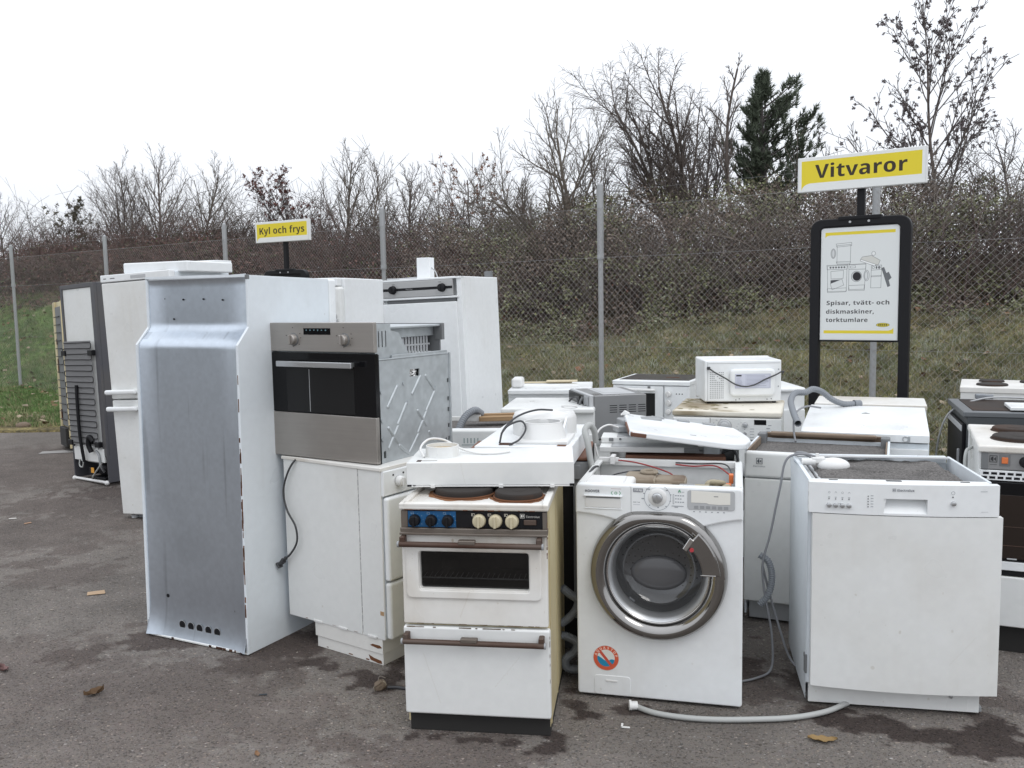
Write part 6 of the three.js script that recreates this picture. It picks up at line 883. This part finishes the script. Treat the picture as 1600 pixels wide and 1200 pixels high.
{ // white front panelled dishwasher with no top
  const g = thing('dishwasher', 'opened white dishwasher between the washing machine and the four-button one', 'dishwasher', 1.305, 3.756, -23.7); uvShift = 8.9;
  const W = 0.298, h = 0.795; mk(g, 'front_panel', [bx(-W, W, 0.10, 0.665, -0.03, 0, 0.008)], M.white2); const c = mk(g, 'control_panel', [bx(-W, W, 0.668, h - 0.01, -0.04, 0.004, 0.014)], M.white2);
  mk(g, 'side_panel', [bx(-W, -W + 0.01, 0.03, h, -0.49, -0.03)], M.cool); mk(g, 'side_panel', [bx(W - 0.01, W, 0.03, h, -0.49, -0.03)], M.cool); mk(g, 'back_panel', [bx(-W, W, 0.03, h - 0.02, -0.49, -0.48)], M.cool);
  mk(g, 'rear_frame', [bx(-W, W, h - 0.03, h + 0.006, -0.505, -0.485, 0.006), bx(-W + 0.05, W - 0.06, h - 0.008, h + 0.012, -0.50, -0.455, 0.008), bx(-W, -W + 0.018, h - 0.04, h - 0.004, -0.485, -0.03, 0.004), bx(W - 0.018, W, h - 0.04, h - 0.004, -0.485, -0.03, 0.004)], M.tan);
  mk(g, 'corner_block', [bx(-W + 0.0, -W + 0.04, h - 0.05, h + 0.012, -0.47, -0.40, 0.006), bx(W - 0.04, W, h - 0.05, h + 0.012, -0.47, -0.40, 0.006)], M.midGrey); mk(g, 'insulation', [bx(-W + 0.012, W - 0.012, 0.5, h - 0.035, -0.475, -0.05, 0.015)], M.felt); mk(g, 'kick_plate', [bx(-W + 0.02, W - 0.02, 0.01, 0.095, -0.06, -0.045)], M.lightGrey); mk(g, 'foot', [cyl(0.03, 0.03, 0.03, 0.18, 0.09, -0.02, 'x', 14), cyl(0.03, 0.03, 0.03, -0.2, 0.03, -0.2, 'y', 10)], M.black);
  print(c, 'maker_mark', 0.06, 0.05, 240, (k, w, hh) => { logoMark(k, w * .3, hh * .06, hh * .5, '#55585e'); textFit(k, 'Electrolux', w * .06, hh * .85, w * .88, hh * .2, '#83868c', 'normal'); }, -0.232, 0.735, 0.0052);
}
{ // opened machine behind the front washing machine, with loose panel on it
  const g = thing('washing_machine', 'gutted washing machine full of loose parts below the tilted white panel', 'washing machine', 0.69, 3.76, -14); uvShift = 9.3; const W = 0.27, h = 0.80;
  mk(g, 'side_panel', [bx(-W, -W + 0.01, 0.02, h, -0.46, 0)], M.white2); mk(g, 'side_panel', [bx(W - 0.01, W, 0.02, h, -0.46, 0)], M.white2); mk(g, 'back_panel', [bx(-W, W, 0.02, h, -0.47, -0.46)], M.white2); mk(g, 'front_panel', [bx(-W, W, 0.03, 0.745, -0.012, 0.0, 0.004)], M.white2); mk(g, 'base', [bx(-W, W, 0, 0.03, -0.45, -0.01)], M.black); mk(g, 'tub', [bx(-W + 0.02, W - 0.02, 0.4, 0.70, -0.44, -0.03, 0.05)], M.blackMatte);
  mk(g, 'front_rail', [bx(-W, W, 0.748, 0.772, -0.03, 0, 0.004)], M.blackMatte); mk(g, 'pump_housing', [bx(0.09, 0.21, 0.70, 0.815, -0.12, -0.02, 0.012)], M.grey); mk(g, 'bracket_plate', [bx(0.13, 0.20, 0.74, 0.84, -0.02, -0.012, 0.004), cyl(0.012, 0.012, 0.004, 0.165, 0.77, -0.01, 'z', 14)], M.galv);
  const hp = []; for (let k = 0; k <= 60; k++) hp.push(V(-0.06 + k / 60 * 0.17, 0.783 + 0.008 * Math.sin(k * 1.05), 0.004 + 0.004 * Math.cos(k * 1.05))); mk(g, 'heating_coil', [tube(hp, 0.0042, 240, 6)], M.whitePlastic); mk(g, 'cable_loop', [tube([[0.20, 0.80, -0.03], [0.25, 0.82, -0.02], [0.275, 0.78, 0.005], [0.262, 0.72, 0.01]], 0.006), tube([[-0.2, 0.79, -0.05], [-0.1, 0.80, -0.02], [0, 0.79, -0.03]], 0.005)], M.cable); mk(g, 'motor', [cyl(0.045, 0.045, 0.09, 0.235, 0.77, -0.14, 'x', 20)], M.midGrey);
  const s = thing('metal_strip', 'flat metal drawer strip with dark end sticking out under the tilted panel', 'metal strip', 0.62, 3.72, -10, { y: 0.80 }); mk(s, 'strip', [bx(-0.25, 0.17, 0.012, 0.035, -0.10, 0.0, 0.003), bx(-0.25, 0.17, 0.035, 0.062, -0.24, -0.10, 0.004)], M.white2); mk(s, 'steel_face', [bx(-0.18, 0.17, 0.0625, 0.066, -0.235, -0.105, 0.001), bx(-0.20, 0.17, 0.036, 0.0385, -0.098, -0.002, 0.001)], M.silver); mk(s, 'end_clip', [bx(0.11, 0.172, 0.014, 0.036, 0.0005, 0.006, 0.002), bx(-0.215, -0.195, 0.045, 0.06, -0.099, -0.092, 0.003), bx(-0.17, -0.16, 0.05, 0.06, -0.099, -0.092, 0.003)], M.midGrey);
  const w = thing('brown_board', 'thin brown laminate board under the metal strip', 'board', 0.68, 3.70, -9, { y: 0.784 }); mk(w, 'board', [bx(-0.2, 0.22, 0.0, 0.016, -0.2, 0.01, 0.002)], M.brownLam);
  const k = thing('plastic_cover', 'grey plastic cover wedged behind the tilted white panel', 'cover', 0.60, 3.99, 10, { y: 0.866 }); mk(k, 'cover', [bx(-0.10, 0.09, 0, 0.055, -0.10, 0, 0.008), bx(-0.13, -0.07, 0.0, 0.03, -0.06, 0.02, 0.006)], M.grey);
  // tilted white top panel
  const p = thing('worktop_sheet', 'white rounded worktop panel lying tilted across the gutted washing machine', 'panel', 0.725, 3.56, -4.5, { y: 0.872, leanZ: -0.135 }); uvShift = 9.8;
  const sh = new THREE.Shape(); sh.moveTo(-0.25, 0.03); sh.lineTo(-0.235, 0.0); sh.lineTo(0.13, -0.005); sh.quadraticCurveTo(0.20, 0.0, 0.235, 0.05); sh.lineTo(0.275, 0.16); sh.quadraticCurveTo(0.30, 0.30, 0.265, 0.52); sh.lineTo(-0.245, 0.57); sh.closePath(); const e = ext(sh, 0.026, 0, 0.006); e.rotateX(-Math.PI / 2); mk(p, 'panel', [e], M.white); mk(p, 'torn_edge', [bx(-0.245, -0.18, 0.003, 0.020, -0.02, 0.004, 0.003), bx(-0.253, -0.243, 0.004, 0.022, -0.3, -0.03, 0.003)], M.brownLam); mk(p, 'scratch', [bx(0.01, 0.035, 0.0262, 0.0272, -0.10, -0.095, 0.0004)], M.midGrey); mk(p, 'clip', [0.0, 0.12, -0.12].map((x) => bx(x, x + 0.06, 0.026, 0.034, -0.54, -0.51, 0.004)), M.grey); mk(p, 'torn_corner', [ext(poly([[-0.262, 0.02], [-0.235, 0.024], [-0.222, 0.034], [-0.245, 0.042]]), 0.05, -0.56, 0.003)], M.whitePlastic);
}
{ // dark machine behind the old stove with rusty lid, white and grey hoses
  const g = lowBox('dark_appliance', 'dark grey appliance with a rusty brown top between old stove and washing machine', 'appliance', 0.045, 3.58, -8, 0.54, 0.826, 0.42, M.blackMatte, { top: false, front: false }); mk(g, 'rusty_top', [bx(-0.268, 0.268, 0.815, 0.829, -0.42, 0.0, 0.006)], M.brownLam); mk(g, 'side_trim', [bx(0.20, 0.27, 0.15, 0.81, -0.02, 0.0, 0.004), bx(0.18, 0.23, 0.74, 0.80, 0.0, 0.012, 0.003)], M.grey); mk(g, 'black_clip', [bx(0.185, 0.205, 0.755, 0.785, 0.012, 0.03, 0.003)], M.black);
  const h = new THREE.Group(); h.name = 'inlet_hose'; scene.add(h); tag(h, 'white hose bent over between range hood and open washing machine', 'hose'); mk(h, 'hose', [tube([px(928, 745, 3.52), px(922, 715, 3.53), px(918, 690, 3.54), px(914, 672, 3.56), px(921, 664, 3.58), px(928, 672, 3.60), px(931, 690, 3.62)], 0.013, 60, 12)], M.hosePale); mk(h, 'thin_lead', [tube([px(934, 712, 3.66), px(930, 690, 3.66), px(936, 672, 3.68), px(950, 664, 3.7), px(966, 668, 3.74)], 0.004)], M.whitePlastic);
  const c = new THREE.Group(); c.name = numbered('drain_hose'); scene.add(c); tag(c, 'grey corrugated hose looping low in the gap beside the old stove', 'hose'); const G = (u, v, d = 3.3) => px(u, v, d); mk(c, 'hose', [ribbed([G(878, 918), G(890, 928), G(903, 938), G(900, 952), G(888, 966), G(876, 975)], 0.017, 34), ribbed([G(876, 992), G(890, 996), G(902, 1005), G(898, 1018), G(884, 1030), G(886, 1043), G(900, 1046), G(912, 1044)], 0.017, 44)], M.hoseGrey);
}

// ---------- machines at the picture's far end ----------
{
  const g = thing('kitchen_stove', 'white stove with black oven door and a square orange switch', 'stove', 2.156, 3.39, -24); uvShift = 10.4; const W = 0.297;
  mk(g, 'side_panel', [bx(-W, -W + 0.012, 0.115, 0.83, -0.62, -0.012)], M.white2); mk(g, 'side_panel', [bx(W - 0.012, W, 0.115, 0.83, -0.62, -0.012)], M.white2); mk(g, 'core', [bx(-W + 0.013, W - 0.013, 0.115, 0.82, -0.61, -0.05)], M.midGrey);
  const hb = mk(g, 'hob', [bx(-W - 0.004, W + 0.004, 0.828, 0.858, -0.63, 0.006, 0.009)], M.worn); for (const [x, z, r] of [[-0.13, -0.20, 0.105], [0.14, -0.2, 0.085], [-0.13, -0.45, 0.085], [0.14, -0.45, 0.105]]) mk(hb, 'hotplate', [mv(new THREE.LatheGeometry([[r, 0], [r, .012], [r * .95, .017], [r * .35, .015], [r * .3, .0175], [.0001, .0175]].map(([a, b]) => new THREE.Vector2(a, b)), 40), x, 0.858, z), mv(new THREE.TorusGeometry(r * 1.03, 0.004, 6, 40).rotateX(1.5708), x, 0.859, z)], M.plate);
  const p = mk(g, 'control_panel', [bx(-W + 0.012, W - 0.012, 0.760, 0.828, -0.03, -0.004, 0.003)], std({ color: lin(0.30, 0.30, 0.30), roughness: 0.45, metalness: 0.5 })); const lb = mk(p, 'switch_frame', [bx(-0.222, -0.184, 0.776, 0.822, -0.005, -0.001, 0.001)], M.midGrey); mk(lb, 'orange_switch', [bx(-0.215, -0.192, 0.786, 0.812, -0.002, 0.005, 0.003)], M.orange); for (const x of [-0.13, -0.04, 0.05, 0.14, 0.22]) mk(p, 'knob', [knobG(0.022, 0.024, x, 0.795, -0.004)], M.black); mk(p, 'end_plate', [bx(-W + 0.012, -W + 0.035, 0.761, 0.827, -0.005, -0.001, 0.001)], M.midGrey);
  print(p, 'maker_mark', 0.034, 0.05, 120, (k, w, h) => { logoMark(k, w * .1, h * .08, w * .75, '#2b2b2d'); k.fillStyle = '#4a4a4c'; k.fillRect(w * .1, h * .78, w * .75, 6); }, -0.243, 0.795, -0.0025);
  const vt = mk(g, 'vent_strip', [bx(-W + 0.004, W - 0.004, 0.715, 0.757, -0.03, -0.004, 0.003)], M.white); const sl = []; for (let r = 0; r < 2; r++) for (let k = 0; k < 20; k++) sl.push(bx(-0.285 + k * 0.029 + r * 0.006, -0.264 + k * 0.029 + r * 0.006, 0.722 + r * 0.017, 0.732 + r * 0.017, -0.005, -0.003, 0.0005)); mk(vt, 'vent_slot', sl, M.black);
  const d = mk(g, 'oven_door', [bx(-W, W, 0.390, 0.712, -0.03, 0.004, 0.004)], M.blackGlass); mk(d, 'window', [bx(-0.24, 0.24, 0.40, 0.66, 0.003, 0.0055, 0.001)], std({ color: lin(0.02, 0.013, 0.010), roughness: 0.15 })); mk(d, 'rack_line', [bx(-0.235, 0.235, 0.452, 0.455, 0.0052, 0.0065, 0.0004), bx(-0.235, 0.235, 0.53, 0.532, 0.0052, 0.0065, 0.0004)], M.brownBar); mk(d, 'badge', [bx(-0.185, -0.15, 0.397, 0.402, 0.004, 0.008, 0.001)], M.lightGrey);
  mk(g, 'white_strip', [bx(-W, W, 0.350, 0.387, -0.03, 0.003, 0.004)], M.white); mk(g, 'black_strip', [bx(-W + 0.004, W - 0.004, 0.326, 0.349, -0.03, -0.006, 0.002)], M.black); mk(g, 'drawer_front', [bx(-W, W, 0.116, 0.324, -0.03, 0.003, 0.006)], M.white2); mk(g, 'kick_plate', [bx(-W + 0.015, W - 0.015, 0, 0.113, -0.60, -0.035, 0.003)], M.blackMatte);
  mk(g, 'side_cord', [tube([[-W - 0.005, 0.80, -0.30], [-W - 0.03, 0.79, -0.24], [-W - 0.035, 0.72, -0.2], [-W - 0.02, 0.67, -0.2], [-W - 0.003, 0.66, -0.22]], 0.007)], M.hosePale);

  const k = thing('kitchen_stove', 'dark grey stove with a dull metal top behind the orange-switch stove', 'stove', 2.58, 4.34, -19.6); uvShift = 10.9;
  mk(k, 'body', [bx(-0.28, 0.30, 0.06, 0.84, -0.60, 0, 0.004)], std({ color: lin(0.075, 0.082, 0.088), roughness: 0.5, metalness: 0.3 })); mk(k, 'hob_frame', [bx(-0.30, 0.302, 0.84, 0.868, -0.605, 0.004, 0.005)], std({ color: lin(0.17, 0.18, 0.19), roughness: 0.45, metalness: 0.5 })); mk(k, 'hob_plate', [bx(-0.25, 0.27, 0.867, 0.8715, -0.55, -0.05, 0.002)], M.plate); mk(k, 'oven_door', [bx(-0.298, -0.281, 0.28, 0.80, -0.58, -0.03, 0.004)], M.black); mk(k, 'door_trim', [bx(-0.302, -0.296, 0.76, 0.79, -0.57, -0.04, 0.002), bx(-0.310, -0.298, 0.45, 0.66, -0.11, -0.095, 0.003)], M.lightGrey); mk(k, 'plinth', [bx(-0.26, 0.28, 0, 0.06, -0.58, -0.03)], M.black);
  const c = mk(k, 'power_cord', [tube([[-0.34, 0.10, -0.40], [-0.37, 0.40, -0.42], [-0.36, 0.66, -0.44], [-0.30, 0.81, -0.46], [-0.15, 0.885, -0.45], [0.05, 0.90, -0.40], [0.25, 0.89, -0.36]], 0.005, 70)], M.lightGrey); mk(c, 'plug', [bx(-0.17, -0.12, 0.876, 0.905, -0.55, -0.50, 0.008), cyl(0.013, 0.013, 0.04, -0.10, 0.89, -0.53, 'x', 10)], M.hoseGrey);

  const s = thing('kitchen_stove', 'white stove with four brown hotplates farthest behind the dark stove', 'stove', 3.085, 5.36, -28); uvShift = 11.3; mk(s, 'body', [bx(-0.295, 0.295, 0.05, 0.85, -0.56, 0, 0.004)], M.white2); const q = mk(s, 'hob', [bx(-0.30, 0.30, 0.845, 0.882, -0.56, 0.005, 0.006)], M.worn); for (const [x, z, r] of [[-0.12, -0.15, 0.09], [0.13, -0.15, 0.075], [-0.12, -0.40, 0.075], [0.13, -0.40, 0.09]]) mk(q, 'hotplate', [mv(new THREE.LatheGeometry([[r, 0], [r, .008], [r * .95, .012], [.0001, .011]].map(([a, b]) => new THREE.Vector2(a, b)), 32), x, 0.882, z)], M.plate); mk(s, 'front_panel', [bx(-0.293, 0.293, 0.1, 0.72, 0.0, 0.015, 0.004)], M.white2); mk(s, 'plinth', [bx(-0.27, 0.27, 0, 0.05, -0.5, -0.03)], M.black);
  const w = thing('sheet_metal', 'small white panel lying on the dark grey stove', 'panel', 2.66, 4.36, -22, { y: 0.874 }); mk(w, 'panel', [bx(-0.15, 0.20, 0, 0.018, -0.20, 0.02, 0.005)], M.white);
}

// ---------- litter ----------
{
  const onG = (u, v, h = 0) => { const p = px(u, v, 1), d = p.sub(camera.position), t = -(EYE - h) / d.y; return V(d.x * t, h, d.z * t); };
  const R = mulberry(401);
  const leaf = (name, label, cat, u, v, L, w, col, curl, turn) => { const g = new THREE.PlaneGeometry(w, L, 8, 12); g.rotateX(-Math.PI / 2); const p = g.attributes.position; for (let i = 0; i < p.count; i++) { const x = p.getX(i) / w * 2, z = p.getZ(i) / L * 2, k = Math.max(0.06, 1 - z * z) * (0.78 + 0.22 * Math.sin(z * 9 + 1)); p.setX(i, x * w / 2 * k); p.setY(i, 0.004 + curl * (x * x * 0.6 + z * z * 0.5 + 0.2 * Math.sin(x * 4 + z * 3))); } g.computeVertexNormals(); const m = mk(scene, name, [g], std({ color: lin(...col), roughness: 0.8, side: THREE.DoubleSide })); const o = onG(u, v); m.position.copy(o); m.rotation.y = turn; return tag(m, label, cat); };
  leaf('dry_leaf', 'curled brown leaf lying in front of the shiny backed fridge', 'leaf', 147, 1086, 0.075, 0.045, [0.12, 0.07, 0.035], 0.022, -0.8);
  leaf('dry_leaf', 'reddish leaf at the very edge of the asphalt in view', 'leaf', 6, 1048, 0.07, 0.04, [0.16, 0.09, 0.085], 0.016, 0.9);
  leaf('dry_leaf', 'yellow brown leaf on the wet stain below the dishwasher', 'leaf', 1285, 1158, 0.095, 0.055, [0.26, 0.17, 0.07], 0.010, 1.4);
  leaf('dry_leaf', 'small dull orange leaf near the photo edge in front of the old stove', 'leaf', 402, 1180, 0.04, 0.02, [0.22, 0.12, 0.06], 0.004, 0.5);
  const card = (label, name, cat, u, v, sx, sz, col, tilt, turn) => { const m = mk(scene, name, [bx(-sx / 2, sx / 2, 0, 0.002, -sz / 2, 0, 0.0006), ext(poly([[-sx / 2, 0], [sx / 2, 0], [sx / 2 * .9, sz * .5], [-sx / 2, sz * .45]]), 0.002).rotateX(-Math.PI / 2 + tilt)], std({ color: lin(...col), roughness: 0.9 })); m.position.copy(onG(u, v, 0.003)); m.rotation.y = turn; return tag(m, label, cat); };
  card('folded scrap of tan cardboard on the asphalt before the white fridge freezer', 'cardboard_scrap', 'cardboard', 150, 929, 0.085, 0.05, [0.42, 0.30, 0.20], 0.5, 0.3);
  card('faded pale paper lying flat by the cream fridge', 'paper_scrap', 'paper', 88, 708, 0.34, 0.30, [0.30, 0.29, 0.28], 0.02, 0.2);
  card('tiny pale scrap on the asphalt out in the open yard', 'paper_scrap', 'paper', 19, 811, 0.05, 0.03, [0.5, 0.48, 0.45], 0.2, 0.1);
  card('small brown scrap beside the pale scrap in the open yard', 'cardboard_scrap', 'cardboard', 44, 818, 0.045, 0.03, [0.35, 0.22, 0.14], 0.2, 0.8);
  card('dark sliver of plastic on the asphalt in front of the sideways stove', 'plastic_scrap', 'scrap', 411, 1086, 0.03, 0.012, [0.04, 0.05, 0.06], 0.1, 0.1);
  { const m = mk(scene, 'plastic_clip', [bx(-0.016, 0.016, 0.001, 0.006, -0.004, 0.003, 0.002), bx(-0.016, -0.008, 0.001, 0.006, -0.026, 0.003, 0.002)], M.whitePlastic); m.position.copy(onG(977, 1138)); m.rotation.y = -0.2; tag(m, 'tiny white L-shaped clip on the asphalt before the washing machine', 'clip'); }
  { const g = new THREE.Group(); g.name = 'broken_connector'; const o = onG(597, 1076); g.position.copy(o); g.rotation.set(0.2, 0.4, 0.5); scene.add(g); tag(g, 'broken dirty connector with bent wires lying beside the old stove', 'connector'); const lump = new THREE.IcosahedronGeometry(0.021, 2), p = lump.attributes.position; for (let i = 0; i < p.count; i++) { const k = 0.75 + 0.5 * noise(p.getX(i) * 60 + 9, p.getY(i) * 60 + p.getZ(i) * 40, 3, 402); p.setXYZ(i, p.getX(i) * k * 1.2, p.getY(i) * k, p.getZ(i) * k); } lump.computeVertexNormals(); mk(g, 'shell', [mv(lump, 0, 0.016, 0), bx(-0.012, 0.016, 0.018, 0.036, -0.012, 0.012, 0.003)], M.concrete); mk(g, 'wire', [tube([[0, 0.02, 0], [-0.02, 0.035, 0.01], [-0.025, 0.02, 0.02]], 0.002), tube([[0.0, 0.03, 0], [0.02, 0.045, -0.01], [0.035, 0.03, 0]], 0.002)], M.stainedSteel); const c = new THREE.Group(); c.name = 'black_cable'; scene.add(c); tag(c, 'short black cord running from the broken connector under the old stove', 'cable'); mk(c, 'sleeve', [tube([onG(606, 1074, 0.006), onG(620, 1074, 0.006), onG(640, 1076, 0.006), onG(665, 1070, 0.006)], 0.006)], M.cable); }
  const st = new THREE.IcosahedronGeometry(0.07, 2); { const p = st.attributes.position; for (let i = 0; i < p.count; i++) { const k = 0.75 + 0.5 * noise(p.getX(i) * 9 + 20, p.getY(i) * 9 + p.getZ(i) * 7, 3, 403); p.setXYZ(i, p.getX(i) * k * 1.4, p.getY(i) * k * 0.7, p.getZ(i) * k); } st.computeVertexNormals(); } { const m = mk(scene, 'stone', [st], std({ color: lin(0.16, 0.12, 0.09), roughness: 1 })); m.position.copy(onG(37, 669)); m.position.y = 0.03; tag(m, 'brown stone at the edge of the grass by the open yard', 'stone'); }
  { const bits = []; for (let k = 0; k < 110; k++) { const x = lerp(-3.2, 2.6, R()), D = lerp(2.2, 6.5, R()), s = 0.002 + R() * R() * 0.006, b = new THREE.IcosahedronGeometry(s, 0); b.scale(1 + R(), 0.5, 1 + R()); bits.push(mv(b, x, s * 0.3, -D)); } tag(mk(scene, 'grit', bits, std({ color: lin(0.26, 0.23, 0.20), roughness: 1 })), 'scattered pale grit on the asphalt', null, null, 'stuff'); }
}

renderer.render(scene, camera);
